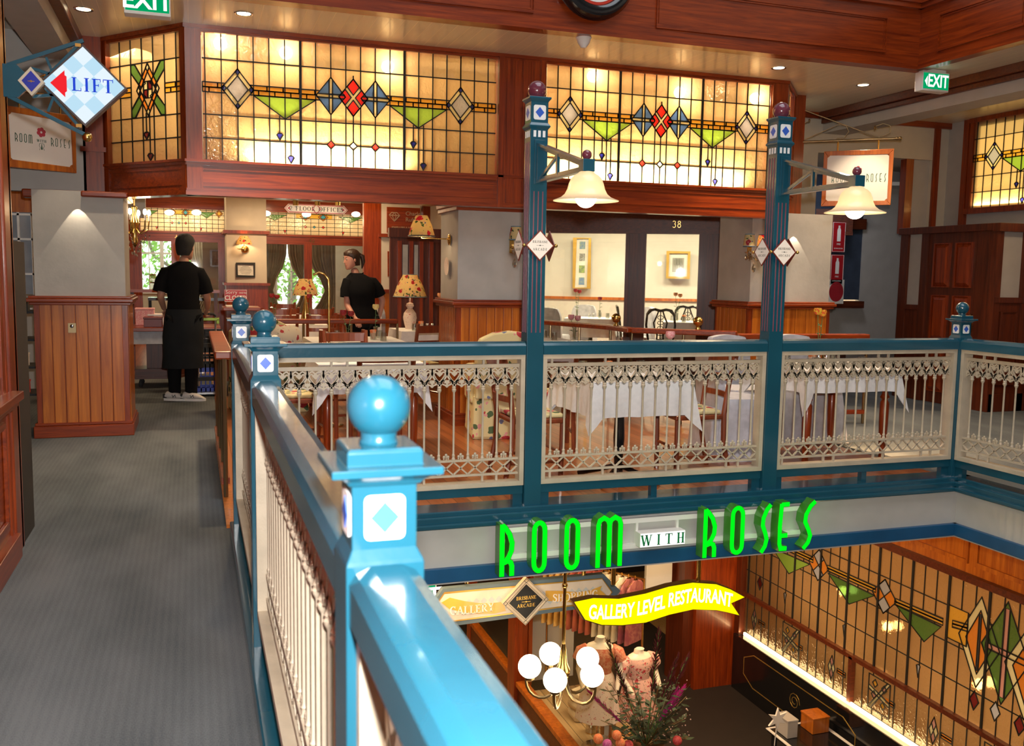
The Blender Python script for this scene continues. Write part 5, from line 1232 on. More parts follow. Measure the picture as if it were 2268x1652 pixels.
w=sgroup('window_11'); m=MB()
for x in (1.9,2.25,2.6,3.08): m.box(x-.02,x+.02,YR2-.02,YR2,.2,2.3)
for k in range(9): m.box(1.9,3.1,YR2-.02,YR2,.3+k*.22,.312+k*.22)
m.build('casement_bars',signwhite,w)
# trees outside
def leafball(label,x,y,z,r,n,seed,trunk):
    rnd=random.Random(seed); t=thing('tree',label,'tree',(x,y,0)); m=MB()
    for k in range(n):
        a,b_,rr=rnd.uniform(0,6.28),rnd.uniform(-1,1),r*rnd.uniform(.3,1); c=Vector((x+rr*math.cos(a),y+rr*math.sin(a)*.6,z+rr*b_*.8)); d=Vector((rnd.uniform(-1,1),rnd.uniform(-.4,.4),rnd.uniform(-1,1))).normalized(); e=Vector((rnd.uniform(-1,1),rnd.uniform(-1,1),rnd.uniform(-1,1))).normalized(); s=rnd.uniform(.05,.11)
        m.add([c-d*s,c+e*s*.5,c+d*s,c-e*s*.5],[(0,1,2,3)])
    m.build('foliage',tree_leaf,t)
    m=MB(); m.tube([(x+trunk*.5,y,-3),(x+trunk*.2,y,.9),(x,y,1.8),(x-trunk*.3,y,3)],.11,8,rs=[.16,.12,.09,.06]).tube([(x+trunk*.2,y,.9),(x+.5,y,1.6),(x+.6,y,2.6)],.05,6).tube([(x+trunk*.1,y,1.3),(x-.6,y,1.75),(x-.9,y,2.6)],.045,6)
    m.build('trunk',plain('tree_bark',(.20,.17,.14),.9),t,smooth=True)
tree_leaf=plain('sunlit_leaves',(.22,.45,.08),.6,vary=.4,vs=2)
leafball('leafy green tree outside the left far window',-.35,26.5,1.7,1.9,1000,1,.5)
leafball('leafy green tree outside the curtained far window',2.6,26.0,1.3,1.6,900,2,-.3)
light('SUN','daylight_sun',(0,30,10),2.5,(1,.97,.9),.02,to=(0,26,0))
# curtains, hung inside the glass
def curtain(label,x0,x1,y,open_to,seed):
    m=MB(); n=28; rows=8; vs=[]
    for r in range(rows+1):
        z=2.25-r*(2.0/rows); t=r/rows; pinch=1-.62*math.exp(-((t-.62)/.22)**2)
        for i in range(n+1):
            u=i/n; xx=x0+(x1-x0)*u if not open_to else None
            anchor=x0 if open_to<0 else x1; xx=anchor+(x0+(x1-x0)*u-anchor)*pinch
            vs.append((xx,y+.035*math.sin(i*1.9+seed),z))
    m.add(vs,[(r*(n+1)+i,r*(n+1)+i+1,(r+1)*(n+1)+i+1,(r+1)*(n+1)+i) for r in range(rows) for i in range(n)])
    return tag(m.build('curtain',curtm,smooth=True),label,'curtain','beige tied curtains')
curtm=plain('beige_curtain',(.50,.42,.32),.85)
for _x in (-.3,2.4): light('AREA','back_room_fill',(_x,21.9,2.8),30,(1,.86,.65),1.2,to=(_x,21.9,0))  # unseen fill added to lift the dark curtains
curtain('beige tied curtain, leftmost of those seen through shopfront 42',1.46,1.95,YF+1.0,-1,0)
curtain('beige tied curtain left of the brown post of shopfront 42',1.98,2.5,YF+1.2,1,1)
curtain('beige tied curtain right of the brown post of shopfront 42',2.42,3.05,YF+1.4,1,2)
curtain('pale curtain swept aside at the right of the window behind the man',-.1,.40,YR2-.35,1,3)
def picture(label,x,y,z,w,h,rz=0,frame=mah_x,face=None,d=.03,nm='picture_frame',cat='picture'):
    t=thing(nm,label,cat,(x,y,z),rz); f=.1*min(w,h)+.008
    m=MB(); m.ribbon([(-w/2+f/2,-h/2+f/2),(w/2-f/2,-h/2+f/2),(w/2-f/2,h/2-f/2),(-w/2+f/2,h/2-f/2)],f,(0,0,0),(1,0,0),(0,0,1),0,d,closed=True); m.build('frame',frame,t,local=True)
    MB().prism(rect(-w/2+f*.6,w/2-f*.6,-h/2+f*.6,h/2-f*.6),(0,0,0),(1,0,0),(0,0,1),0,d*.4).build('picture_sheet',face or paperm,t,local=True)
    return t
pt=rosemat('flower_painting',(.55,.38,.2),(.35,.16,.08),9)
q_=at(480,572,y=YF+.9); MB().box(.2,.85,YF+1.0,YF+1.1,0,2.9).build('wall_panel',creamwall,rm); picture('small framed flower picture behind the man, seen through glass',q_.x,YF+.97,q_.z,.26,.36,face=pt)
# framed menu and wall lamp on the pier
yp=YF-1.2
q_=at(544,598,y=yp-.02); t=picture('small dark framed notice on the far plaster pier',q_.x,yp-.001,q_.z,.36,.28,R(2),frame=blackm)
m=MB()
for k,w_ in enumerate((.12,.18,.22,.24,.2,.16)): m.prism(rect(-w_/2,w_/2,.07-.028*k-.003,.07-.028*k+.003),(0,0,0),(1,0,0),(0,0,1),.013,.014)
m.build('writing_lines',inkm,t,local=True)
q_=at(540,545,y=yp); x,y,z=q_.x,yp,q_.z
t=thing('pier_lamp','lit wall lamp with patterned cone shade on the far pier','wall lamp',(x,y,z))
MB().sphere((x+.02,y-.01,z-.06),.07,18,10,1,.3,1).tube([(x+.02,y-.02,z-.06),(x-.12,y-.14,z-.06),(x,y-.14,z-.05),(x,y-.14,z+.05)],.009).build('wall_plate',brass,t,smooth=True)
shade_lathe(x,y-.14,z+.03,z+.19,.15,.07).build('lamp_shade',flor_shade,t,smooth=True); light('POINT','wall_lamp_light',(x,y-.14,z+.1),6,WARM2,.04)
m=MB().box(.60,.66,YF-1.3,YF-1.2,2.4,2.5); 
tag(MB().box(.43,.50,12.9,12.95,2.43,2.5).build('speaker_box',emit('pale_blue_lit_box',(.75,.8,1),1.0)),'small square bluish lit box high on the far pier','lit box')
# hanging sign 2nd FLOOR OFFICES
a,b_=at(630,462,y=12.5),at(770,464,y=12.5); c=(a+b_)/2; wd=(b_-a).length; cz=c.z
t=thing('hanging_sign','cream arrow ended sign reading 2nd floor offices, hung under the ceiling','sign',(c.x,12.5,cz))
h=.055; P=[(-wd/2,0),(-wd/2+.05,-h),(wd/2-.05,-h),(wd/2,0),(wd/2-.05,h),(-wd/2+.05,h)]
MB().prism(P,(c.x,12.5,cz),(1,0,0),(0,0,1),-.02,0).build('board',signwhite,t)
m=MB(); m.ribbon([(u*.97,v*.86) for u,v in P],.008,(c.x,12.5,cz),(1,0,0),(0,0,1),0,.003,closed=True); m.ribbon(rh(0,0,.055,.06),.008,(c.x,12.5,cz),(1,0,0),(0,0,1),.002,.006,closed=True)
m.prism([(-wd/2+.035,0),(-wd/2+.07,-.022),(-wd/2+.07,.022)],(c.x,12.5,cz),(1,0,0),(0,0,1),0,.003); m.prism([(wd/2-.035,0),(wd/2-.07,.022),(wd/2-.07,-.022)],(c.x,12.5,cz),(1,0,0),(0,0,1),0,.003)
m.build('maroon_border',inkred,t)
q=MB(); serif('2 FLOOR',.055,q,(c.x-.18,12.5,cz),(1,0,0),(0,0,1),0,.004,track=.14); text_mesh('ND',.022,q,(c.x-.262,12.5,cz+.02),(1,0,0),(0,0,1),0,.004); serif('OFFI' 'CES',.055,q,(c.x+.19,12.5,cz),(1,0,0),(0,0,1),0,.004,track=.14); q.build('lettering',inkm,t)
MB().tube([(c.x-.25,12.49,cz+.05),(c.x-.25,12.49,2.86)],.006).tube([(c.x+.25,12.49,cz+.05),(c.x+.25,12.49,2.86)],.006).build('hangers',brass,t)
for px in (655,703,748): 
    q_=at(px,455,y=12.2); tag(MB().cyl(q_.x,12.2,q_.z-.0,2.86,.035,12).build('spotlight',brass),'small %s ceiling spotlight over the offices sign'%{655:'left',703:'middle',748:'right'}[px],'spotlight','spotlights over the offices sign'); light('POINT','spot_glow',(q_.x,12.2,q_.z-.06),1.0,WARM,.02)
for px,py in ((375,470),(435,470),(590,472),(680,474),(790,474)):
    q_=at(px,py,y=19.2); o=tag(MB().sphere((0,0,0),.09,16,10,1,1,.6).build('ceiling_lamp',globe_e,None,local=True,smooth=True),'warm glowing ceiling lamp in front of the far leaded transoms','ceiling lamp','ceiling lamps before the far transoms'); o.location=(q_.x,19.3,min(2.8,q_.z)); light('POINT','ceiling_lamp_light',(q_.x,19.2,min(2.7,q_.z-.1)),7,WARM,.08)
# wall at the right of shopfront 42: jeweller's sign, framed roses card
wr=sgroup('wall_jeweller'); yj=14.0
MB().box(2.68,3.3,yj,yj+.1,1.12,2.9).build('plaster',creamwall,wr); MB().box(2.66,3.35,yj-.02,yj+.1,0,1.12).build('wainscot',hon_z,wr); MB().box(2.64,3.36,yj-.05,yj,1.12,1.17).box(2.64,3.36,yj-.04,yj,1.95,2.0).build('rail',mah_x,wr)
MB().box(2.42,2.68,yj+.0,yj+.12,0,2.9).build('column',mah_z,wr)
a=at(898,488,y=yj-.03); t=thing('shop_sign','red brown shop sign with gem emblem and pale lettering','sign',(a.x,yj-.03,a.z))
MB().box(a.x-.28,a.x+.28,yj-.03,yj,a.z-.19,a.z+.19).build('board',mah_x,t)
q=MB(); text_mesh('Charles',.085,q,(a.x+.0,yj-.031,a.z+.10),(1,0,0),(0,0,1),0,.003,align='LEFT'); text_mesh('Rufus',.085,q,(a.x+.0,yj-.031,a.z+.01),(1,0,0),(0,0,1),0,.003,align='LEFT'); text_mesh('JEWELLERS & VALUERS',.042,q,(a.x,yj-.031,a.z-.11),(1,0,0),(0,0,1),0,.003)
q.ribbon([(-.25,.07),(-.21,.11),(-.13,.11),(-.09,.07),(-.17,-.02),(-.25,.07),(-.09,.07)],.01,(a.x,yj-.031,a.z),(1,0,0),(0,0,1),0,.003); q.ribbon([(-.2,.07),(-.17,-.02),(-.14,.07),(-.17,.11),(-.2,.07)],.008,(a.x,yj-.031,a.z),(1,0,0),(0,0,1),0,.003)
q.build('lettering',plain('faded_gilt',(.45,.30,.18),.5),t)
def room_roses(par,o,ax,w,h,stack=False,t0=.001):
    """the restaurant's sign face: letters either side of a rose"""
    o,ax=Vector(o),Vector(ax); ay=Vector((0,0,1)); m=MB()
    lw,lh=w*.036,h*.145; g=w*.062
    def word(s,uc,v,m):
        n=len(s); 
        for i,c in enumerate(s):
            k={'M':1.15,'S':.8,'E':.8}.get(c,.9)
            deco(c,m,o+ax*(uc+(i-(n-1)/2)*g-lw/2)+ay*(v-lh/2),ax,ay,lw*k,lh,lw*.22,t0,t0+.0015)
    if not stack: word('ROOM',-w*.25,0,m); word('ROSES',w*.28,0,m)
    else:
        lw,lh,g=w*.09,h*.12,w*.155; word('ROOM',0,h*.30,m); lw,g=w*.075,w*.13; word('ROSES',0,-h*.30,m)
    if not stack:
        serif('WITH',h*.045,m,o+ay*(-h*.01),ax,ay,t0,t0+.0015,track=.2)
        for s in (-1,1): m.ribbon([(s*w*.008,-h*.05),(s*w*.03,-h*.06),(s*w*.035,-h*.10),(s*w*.02,-h*.13),(s*w*.035,-h*.17)],w*.004,o,ax,ay,t0,t0+.0015)
        m.prism([(0,-h*.04),(w*.012,-h*.16),(-w*.012,-h*.16)],o,ax,ay,t0,t0+.0015)
    else: m.ribbon([(0,-h*.02),(0,-h*.2)],w*.01,o,ax,ay,t0,t0+.0015)
    m.build('lettering',inkgreen,par)
    m=MB(); cz=h*.14 if not stack else h*.1; rr=w*.036 if not stack else w*.08
    for k in range(6):
        a=k*PI/3+.3; P=[(rr*1.1*math.cos(a)+rr*.72*math.cos(b_*PI/6),cz+rr*1.1*math.sin(a)+rr*.72*math.sin(b_*PI/6)) for b_ in range(12)]
        m.prism(P,o,ax,ay,t0,t0+.001+.0002*k)
    m.build('rose_emblem',inkred,par)
a=at(880,585,y=yj-.02); t=thing('framed_sign','small framed card reading room with roses right of the waitress','sign',(a.x,yj-.02,a.z))
MB().ribbon(rect(-.13,.13,-.175,.175),.03,(a.x,yj,a.z),(1,0,0),(0,0,1),0,.03,closed=True).build('frame',mah_x,t)
MB().prism(rect(-.12,.12,-.165,.165),(a.x,yj,a.z),(1,0,0),(0,0,1),0,.012).build('card',signwhite,t); room_roses(t,(a.x,yj,a.z),(1,0,0),.22,.34,True,.013)
struct('wall_dark_door',MB().box(2.52,3.4,12.55,12.6,0,1.92).box(2.5,3.4,12.5,12.6,1.9,2.02),dk_z)
b=MB()
for x in (2.62,2.78,2.92,3.06): b.box(x,x+.05,12.5,12.55,.3,1.85)
struct('trim_door_bars',b,mah_z)
b=MB(); b.box(2.69,2.76,12.52,12.545,1.15,1.8).box(2.85,2.9,12.52,12.545,1.15,1.8); struct('window_12',b,plain('pale_glass',(.45,.45,.44),.2))
# plate on the centre pillar's left face
t=thing('china_plate','floral china plate hung on the centre pillar beside the lamp','plate',(2.298,8.66,1.49)); 
m=MB(); m.add([(2.298-.0,8.66,1.49)]+[(2.290 if r else 2.282,8.66+rr*math.cos(k*PI/12),1.49+rr*1.0*math.sin(k*PI/12)) for r,rr in ((1,.05),(0,.085)) for k in range(24)],[(0,1+k,1+(k+1)%24) for k in range(24)]+[(1+k,25+k,25+(k+1)%24,1+(k+1)%24) for k in range(24)]); m.build('dish',flor_small,t)
# ------------------------------------------------------------ cream room (38) behind glass
r38=sgroup('wall_room_38')
def F(m,u0,u1,v0,v1,z0,z1):   # box in the room's own frame: u along front, v depth
    c=fp((u0+u1)/2,(v0+v1)/2,(z0+z1)/2); return m.obox(c,FD,FN,(0,0,1),abs(u1-u0)/2,abs(v1-v0)/2,abs(z1-z0)/2)
m=MB()
F(m,-1.2,4.4,-.06,.08,2.05,2.42); F(m,-1.2,4.4,-.09,.0,2.05,2.10); F(m,-1.2,4.4,-.05,.06,0,.38)
m.build('transom_rail',dk_x,r38)
m=MB()
for u0,u1 in ((1.22,1.52),(2.28,2.60)): F(m,u0,u1,-.07,.08,0,2.05); F(m,u0,u0+.05,-.10,-.07,0,2.05); F(m,u1-.05,u1,-.10,-.07,0,2.05)
F(m,-.35,-.1,-.07,.08,0,2.05); m.build('upright_posts',dk_z,r38)
m=MB(); F(m,-1,6.0,3.6,3.7,0,3); F(m,-1.3,-1.2,0,3.7,0,3); F(m,5.9,6.0,0.0,3.7,0,3); m.build('inner_walls',whitewall,r38)
m=MB(); F(m,-1,6.0,3.56,3.6,.98,1.03); m.build('dado_rail',hon_z,r38)
m=MB(); F(m,-1.2,6,0,3.7,2.75,2.8); m.build('inner_ceiling',whitewall,r38)
m=MB(); F(m,-1.2,6,.02,3.7,.002,.012); m.build('inner_floor',floor_wood,r38)
w=sgroup('window_13'); m=MB(); F(m,0,1.25,0,.008,.38,2.05); F(m,1.5,2.3,0,.008,.38,2.05); F(m,2.6,3.8,.0,.008,.38,2.05); m.build('glass_pane',pane,w)
q=MB(); q_=fp(1.95,-.065,2.19); serif('38',.10,q,q_,FD,(0,0,1),0,.004,track=.12); q.build('number',brass,w)
for u in (.5,2.2,3.9):
    q_=fp(u,1.7,2.72); light('AREA','cream_room_light',q_,75,(1,.86,.60),.9,to=(q_.x,q_.y,0))
def onwall(px,py,v=3.55):
    d=at(px,py,y=10)-Vector((0,0,EYE)); p0=fp(0,v,0); k=(p0.dot(FN))/(Vector((d.x,d.y,0)).dot(FN)); return Vector((d.x*k,d.y*k,EYE+d.z*k))
def shadow_box(label,px,py,w_,h_,cells,glasses):
    c=onwall(px,py); t=thing('shadow_box_frame',label,'picture',c,math.atan2(FD.y,FD.x)); dd=.10
    m=MB().ribbon(rect(-w_/2,w_/2,-h_/2,h_/2),.045,(0,-dd,0),(1,0,0),(0,0,1),-.0,.02,closed=True); m.ribbon(rect(-w_/2,w_/2,-h_/2,h_/2),.02,(0,0,0),(1,0,0),(0,0,1),0,dd,closed=True); m.build('gilt_frame',gold,t,local=True)
    MB().prism(rect(-w_/2,w_/2,-h_/2,h_/2),(0,0,0),(1,0,0),(0,0,1),0,dd*.8).build('mount',paperm,t,local=True)
    cm=[rosemat('view_blue',(.15,.25,.45),(.3,.4,.3),18),rosemat('view_grey',(.2,.2,.18),(.4,.42,.4),18),rosemat('view_green',(.3,.42,.12),(.15,.2,.15),18)]
    for k in range(cells):
        z=(h_*.36)-k*(h_*.72/max(1,cells-1)) if cells>1 else 0
        ww,hh=(w_*.19,h_*.075) if cells>1 else (w_*.28,h_*.28)
        MB().prism(rect(-ww,ww,z-hh,z+hh),(0,0,0),(1,0,0),(0,0,1),dd*.8,dd*.8+.003).build('small_view',cm[k%3] if cells>1 else plain('grey_recess',(.35,.34,.30),.6),t,local=True)
    if glasses:
        for k in (-1,0,1): MB().lathe(k*w_*.14,-dd,[(.02,-.12),(.003,-.11),(.003,-.02),(.03,.02),(.026,.12)],10).build('hung_glass',tumbler,t,local=True,smooth=True)
shadow_box('tall gilt shadow box of small views on the cream wall',1290,583,.28,.92,4,False)
shadow_box('small square gilt shadow box with glasses on the cream wall',1502,587,.38,.46,1,True)
q_=onwall(1627,670,.0); t=tag(MB().prism(rect(-.085,.085,-.13,.13),(0,0,0),(1,0,0),(0,0,1),0,.003).build('paper_notice',paperm,None,local=True),'white paper notice taped inside the glass by the right pillar','notice'); t.location=q_+FN*.01; t.rotation_euler=(0,0,frz)
m=MB()
for k in range(3): m.prism(rect(-.05,.05,.09-.03*k,.096-.03*k),(0,0,0),(1,0,0),(0,0,1),.003,.004)
m.build('writing_lines',inkm,t,local=True)
# warm lamp standing by the dining area partition, vase of dried flowers at right pane is left to the chairs
# ------------------------------------------------------------ service end behind the man
t=thing('service_trolley','dark wooden service trolley on castors left of the man','trolley',(-.40,12.2,0))
MB().prism([(-.28,-.2),(.18,-.2),(.28,0),(.18,.25),(-.28,.25)],(-.40,12.2,0),(1,0,0),(0,1,0),.12,.22).prism([(-.3,-.22),(.2,-.22),(.3,0),(.2,.27),(-.3,.27)],(-.40,12.2,0),(1,0,0),(0,1,0),.10,.13).build('plinth',dk_x,t)
MB().box(-.55,-.25,12.1,12.4,.22,.66).build('cabinet',dk_z,t)
for x,y in ((-.62,12.05),(-.24,12.05),(-.62,12.4),(-.2,12.4)): MB().lathe(x,y,[(0,0),(.02,.0),(.03,.03),(.02,.06),(.01,.1)],10).build('castor',rubber,t)
t=thing('side_counter','mahogany service counter with cloth front behind the man','counter',(-.2,11.9,0))
MB().box(-.78,.30,11.55,12.3,.70,.745).build('counter_top',mah_x,t,bev=.006); MB().box(-.72,.24,11.6,11.62,.55,.70).build('cloth_front',slip,t)
for x in (-.72,.24): MB().box(x-.02,x+.02,11.6,11.64,0,.70).build('leg',bronze,t)
def box_thing(label,x0,x1,y0,y1,z0,z1,m,nm='storage_box',cat='box',g='boxes on the service counter'):
    t=thing(nm,label,cat,((x0+x1)/2,(y0+y1)/2,z0)); MB().box(x0,x1,y0,y1,z0,z1-.02).build('body',m,t,bev=.004); MB().box(x0-.005,x1+.005,y0-.005,y1+.005,z1-.02,z1).build('lid',m,t,bev=.004); t['group']=g; return t
box_thing('dark plum box at the left end of the service counter',-.55,-.35,11.62,11.85,.746,.86,darkred)
box_thing('bright red box next to the man on the service counter',-.33,-.05,11.62,11.9,.746,.90,redm)
box_thing('pink wrapped packet at the back of the service counter',-.66,-.45,12.0,12.2,.746,.95,rose_pink)
box_thing('white carton under the pink packet on the service counter',-.52,-.2,12.0,12.25,.746,.88,signwhite)
t=thing('jar_shelf','wood shelf carrying glass jars behind the man','shelf',(-.35,14.0,1.10)); MB().box(-.85,.35,13.7,13.95,1.10,1.14).build('board',mah_x,t)
for x in (-.80,.30): MB().box(x-.025,x+.025,13.9,13.95,0,1.10).build('upright',dk_z,t)
def mk_jar(): 
    t=thing('glass_jar','glass jar','jar'); MB().lathe(0,0,[(0,0),(.05,0),(.052,.07),(.04,.085),(0,.085)],12).build('body',crystal,t,local=True,smooth=True); MB().lathe(0,0,[(.04,.085),(.045,.10),(0,.105)],12).build('lid',brass,t,local=True,smooth=True); return t
for k in range(7): place('jar',mk_jar,(-.52+(k%4)*.12,13.80,1.141+(.106 if k>3 else 0)),'%s glass jar in the %s row on the shelf behind the man'%(('leftmost','second','third','last')[k%4],'upper' if k>3 else 'lower'),'glass jars on the shelf')
t=thing('back_bar','black serving bar under the glass jar shelf','bar',(-.2,14.2,0)); MB().box(-.6,.6,14.0,14.4,.98,1.02).build('bar_top',black,t)
for x in (-.58,.56): MB().box(x-.02,x+.02,14.15,14.2,0,.98).build('leg',blackm,t)
# host desk with red closed sign
t=thing('host_desk','dark wooden host desk behind the far newel posts','desk',(.55,12.1,0))
MB().box(.34,.78,11.85,12.4,.93,.97).build('desk_top',mah_x,t,bev=.006); MB().box(.38,.74,11.9,12.35,0,.93).build('desk_body',dk_z,t); MB().box(.38,.60,11.9,12.3,.97,.985).build('open_book',paperm,t)
a,b_=at(497,655,y=12.05),at(547,655,y=12.05); c=(a+b_)/2; t=thing('closed_sign','red and white sign reading sorry we are closed','sign',(c.x,12.05,.985),R(-3))
w_,h_=(b_-a).length*.5,.075; zz=c.z-.985
MB().prism(rect(-w_,w_,zz-h_,zz+h_),(0,0,0),(1,0,0),(0,0,1),-.008,0).prism(rect(-.02,.02,0,zz-h_),(0,0,0),(1,0,0),(0,0,1),-.01,-.002).build('board',plain('sign_red',(.50,.015,.02),.4),t,local=True)
q=MB().ribbon(rect(-w_+.004,w_-.004,zz-h_+.004,zz+h_-.004),.004,(0,0,0),(1,0,0),(0,0,1),0,.001,closed=True); text_mesh('Sorry',.062,q,(-.05,0,zz+.042),(1,0,0),(0,0,1),0,.002); text_mesh("WE'RE",.032,q,(.085,0,zz+.035),(1,0,0),(0,0,1),0,.002); text_mesh('CLOSED',.078,q,(0,0,zz-.028),(1,0,0),(0,0,1),0,.002,sx=.9,bold=.002); q.build('lettering',signwhite,t,local=True)
# folding hand truck with crates
t=thing('hand_truck','folding hand truck with lime green handle beside the man','hand truck',(.15,11.05,0))
x0,yt=.16,10.98
for s in (-.0,.19): MB().tube([(x0+s-.12,yt,.12),(x0+s-.12,yt,.90)],.011,8).build('upright_tube',alum,t,smooth=True)
MB().tube([(x0-.13,yt,.90),(x0-.10,yt,.93),(x0+.05,yt,.93),(x0+.08,yt,.90)],.014,8).build('grip',rubber,t,smooth=True); MB().box(x0-.16,x0+.11,yt-.012,yt+.012,.855,.885).box(x0-.16,x0-.13,yt-.012,yt+.012,.82,.87).box(x0+.08,x0+.11,yt-.012,yt+.012,.82,.87).build('handle_bracket',limem,t,bev=.004)
MB().box(x0-.20,x0+.17,yt-.03,yt+.03,.18,.22).build('cross_brace',rubber,t); MB().box(x0-.2,x0+.17,yt-.02,yt+.02,.56,.60).build('cross_brace',rubber,t); MB().box(x0-.18,x0+.15,yt,yt+.36,.025,.045).build('toe_plate',alum,t)
for s in (-.22,.19):
    m=MB(); m.v=[]; 
    w0=MB(); 
    for k in range(16): pass
    wh=MB().lathe(0,0,[(0,-.016),(.07,-.016),(.085,-.012),(.085,.012),(.07,.016),(0,.016)],20); wh.v=[(x0+s+z,yt-.02+x_,.085+y_) for x_,y_,z in wh.v]; o=wh.build('wheel',rubber,t,smooth=True)
    hb=MB().lathe(0,0,[(0,-.020),(.05,-.020),(.05,.020),(0,.020)],14); hb.v=[(x0+s+z,yt-.02+x_,.085+y_) for x_,y_,z in hb.v]; hb.build('hub',limem,o)
def crate(label,x,y,z,w_,d_,h_,m,rz=0,tilt=0):
    b=MB(); T=.012; hw,hd=w_/2,d_/2
    b.box(-hw,hw,-hd,hd,0,T)
    for s in (-1,1):
        for (a0,a1) in ((0,.04),(h_*.45,h_*.45+.025),(h_-.05,h_)):
            b.box(-hw,hw,s*hd-T/2,s*hd+T/2,a0,a1); b.box(s*hw-T/2,s*hw+T/2,-hd,hd,a0,a1)
        n=7
        for k in range(n+1): b.box(-hw+k*w_/n-.006,-hw+k*w_/n+.006,s*hd-T/2,s*hd+T/2,0,h_); b.box(s*hw-T/2,s*hw+T/2,-hd+k*d_/n-.006,-hd+k*d_/n+.006,0,h_)
    o=tag(b.build('plastic_crate',m,None,local=True),label,'crate','crates on the hand truck'); o.location=(x,y,z); o.rotation_euler=(tilt,0,rz); return o
crate('blue plastic crate at the bottom of the hand truck',.14,11.25,.046,.34,.32,.27,cratem)
crate('black plastic crate stacked on the blue crate',.14,11.25,.318,.34,.32,.22,blackm)
crate('topmost black crate, tilted, on the hand truck',.14,11.25,.545,.34,.32,.18,blackm,tilt=R(3))
# ------------------------------------------------------------ left passage shelving
t=thing('shelf_rack','black wire shelf rack seen past the left shopfront','shelf rack',(-1.75,9.6,0))
for z in (.25,.5,.75,1.0): MB().box(-2.1,-1.32,9.4,9.8,z,z+.02).build('shelf',blackm,t)
for x in (-2.1,-1.34): MB().box(x,x+.02,9.4,9.42,0,1.02).build('upright',blackm,t)
for k,(x,z,m_) in enumerate(((-1.5,.27,redm),(-1.62,.27,paperm),(-1.5,.52,signwhite),(-1.55,.77,darkred),(-1.62,.52,hon_z),(-1.48,1.02,blackm))): box_thing('small %s box on the passage rack, shelf %s'%(('red','cream','white','dark red','orange','black')[k],('one from the floor','one from the floor','two from the floor','three from the floor','two from the floor','on top')[k]),x-.06,x+.06,9.42,9.55,z,z+.12,m_,g='boxes on the passage rack')
# switch on the left pillar
t=thing('door_intercom','small brass push plate on the left pillar wainscot','switch',(-.97,8.54,.93)); MB().box(-.99,-.93,8.532,8.545,.88,.96).build('plate',bronze,t); MB().sphere((-.96,8.53,.935),.016,12,8,1,.4,1).build('button',chrome,t,smooth=True)
# extinguisher notices by the alcove, vending cabinet
def ext_sign(label,px,py,nm='fire_sign'):
    a=at(px,py,y=11.1); t=thing(nm,label,'sign',a); w_,h_=.11,.21
    MB().prism(rect(-w_,w_,-h_,h_),a,(1,0,0),(0,0,1),-.004,0).build('panel',plain('safety_red',(.38,.01,.015),.4),t)
    q=MB().ribbon(rect(-w_+.008,w_-.008,-h_+.008,h_-.008),.006,a,(1,0,0),(0,0,1),0,.002,closed=True); q.prism([(-.03,-.06),(.03,-.06),(.03,.10),(.015,.13),(.015,.16),(-.015,.16),(-.015,.13),(-.03,.10)],a,(1,0,0),(0,0,1),0,.002)
    text_mesh('FIRE',.035,q,a+Vector((0,0,-.10)),(1,0,0),(0,0,1),0,.002); text_mesh('EXTINGUISHER',.022,q,a+Vector((0,0,-.16)),(1,0,0),(0,0,1),0,.002); q.build('white_symbol',signwhite,t); return t
ext_sign('upper red fire extinguisher sign on the dark panelling, partly behind the lamp',1858,525); ext_sign('lower red fire extinguisher sign on the dark panelling',1854,597)
a=at(1852,646,y=11.1); t=thing('round_notice','white square notice with a red disc, below the fire signs','sign',a); MB().prism(rect(-.13,.13,-.17,.17),a,(1,0,0),(0,0,1),-.004,0).build('panel',paperm,t); MB().prism([(.12*math.cos(k*PI/12),.14*math.sin(k*PI/12)) for k in range(24)],a,(1,0,0),(0,0,1),0,.002).build('red_disc',plain('disc_red',(.40,.02,.03),.4),t)
t=thing('display_cabinet','dark red glazed cabinet right of the right pillar','cabinet',(7.15,10.2,0)); MB().box(7.0,7.5,10.1,10.5,0,1.12).build('body',darkred,t); MB().box(7.06,7.44,10.08,10.1,.1,.9).build('dark_glass',black,t); MB().box(7.08,7.42,10.085,10.1,.97,1.04).build('grille',blackm,t)
# ------------------------------------------------------------ people
def skin_body(name,mat,par,nodes,edges,root,sub=2):
    """one continuous surface grown over a skeleton; nodes: name -> ((x,y,z), rx, ry)"""
    names=list(nodes); me=bpy.data.meshes.new(name); me.from_pydata([nodes[n][0] for n in names],[(names.index(a),names.index(b_)) for a,b_ in edges],[])
    o=bpy.data.objects.new(name,me); COL.objects.link(o); o.parent=par
    o.modifiers.new('skin','SKIN'); sv=me.skin_vertices[0].data
    for i,n in enumerate(names): sv[i].radius=nodes[n][1:3]; sv[i].use_root=(n==root)
    s=o.modifiers.new('sub','SUBSURF'); s.levels=sub; s.render_levels=sub
    bpy.context.view_layer.update(); dg=bpy.context.evaluated_depsgraph_get(); m2=bpy.data.meshes.new_from_object(o.evaluated_get(dg)); o.modifiers.clear(); o.data=m2
    m2.polygons.foreach_set('use_smooth',[True]*len(m2.polygons)); m2.materials.clear(); m2.materials.append(mat); m2.name=name
    return o
def loft(rings,n=24,cap=True):
    """rings: (cx,cy,z,rx,ry[,power])"""
    m=MB(); vs=[]
    for rg in rings:
        cx,cy,z,rx,ry=rg[:5]; pw=rg[5] if len(rg)>5 else 1
        for k in range(n):
            a=2*PI*k/n; c,s=math.cos(a),math.sin(a); c=math.copysign(abs(c)**pw,c); s=math.copysign(abs(s)**pw,s); vs.append((cx+rx*c,cy+ry*s,z))
    m.add(vs,[(r*n+k,r*n+(k+1)%n,(r+1)*n+(k+1)%n,(r+1)*n+k) for r in range(len(rings)-1) for k in range(n)]+([tuple(range(n))[::-1],tuple((len(rings)-1)*n+k for k in range(n))] if cap else []))
    return m
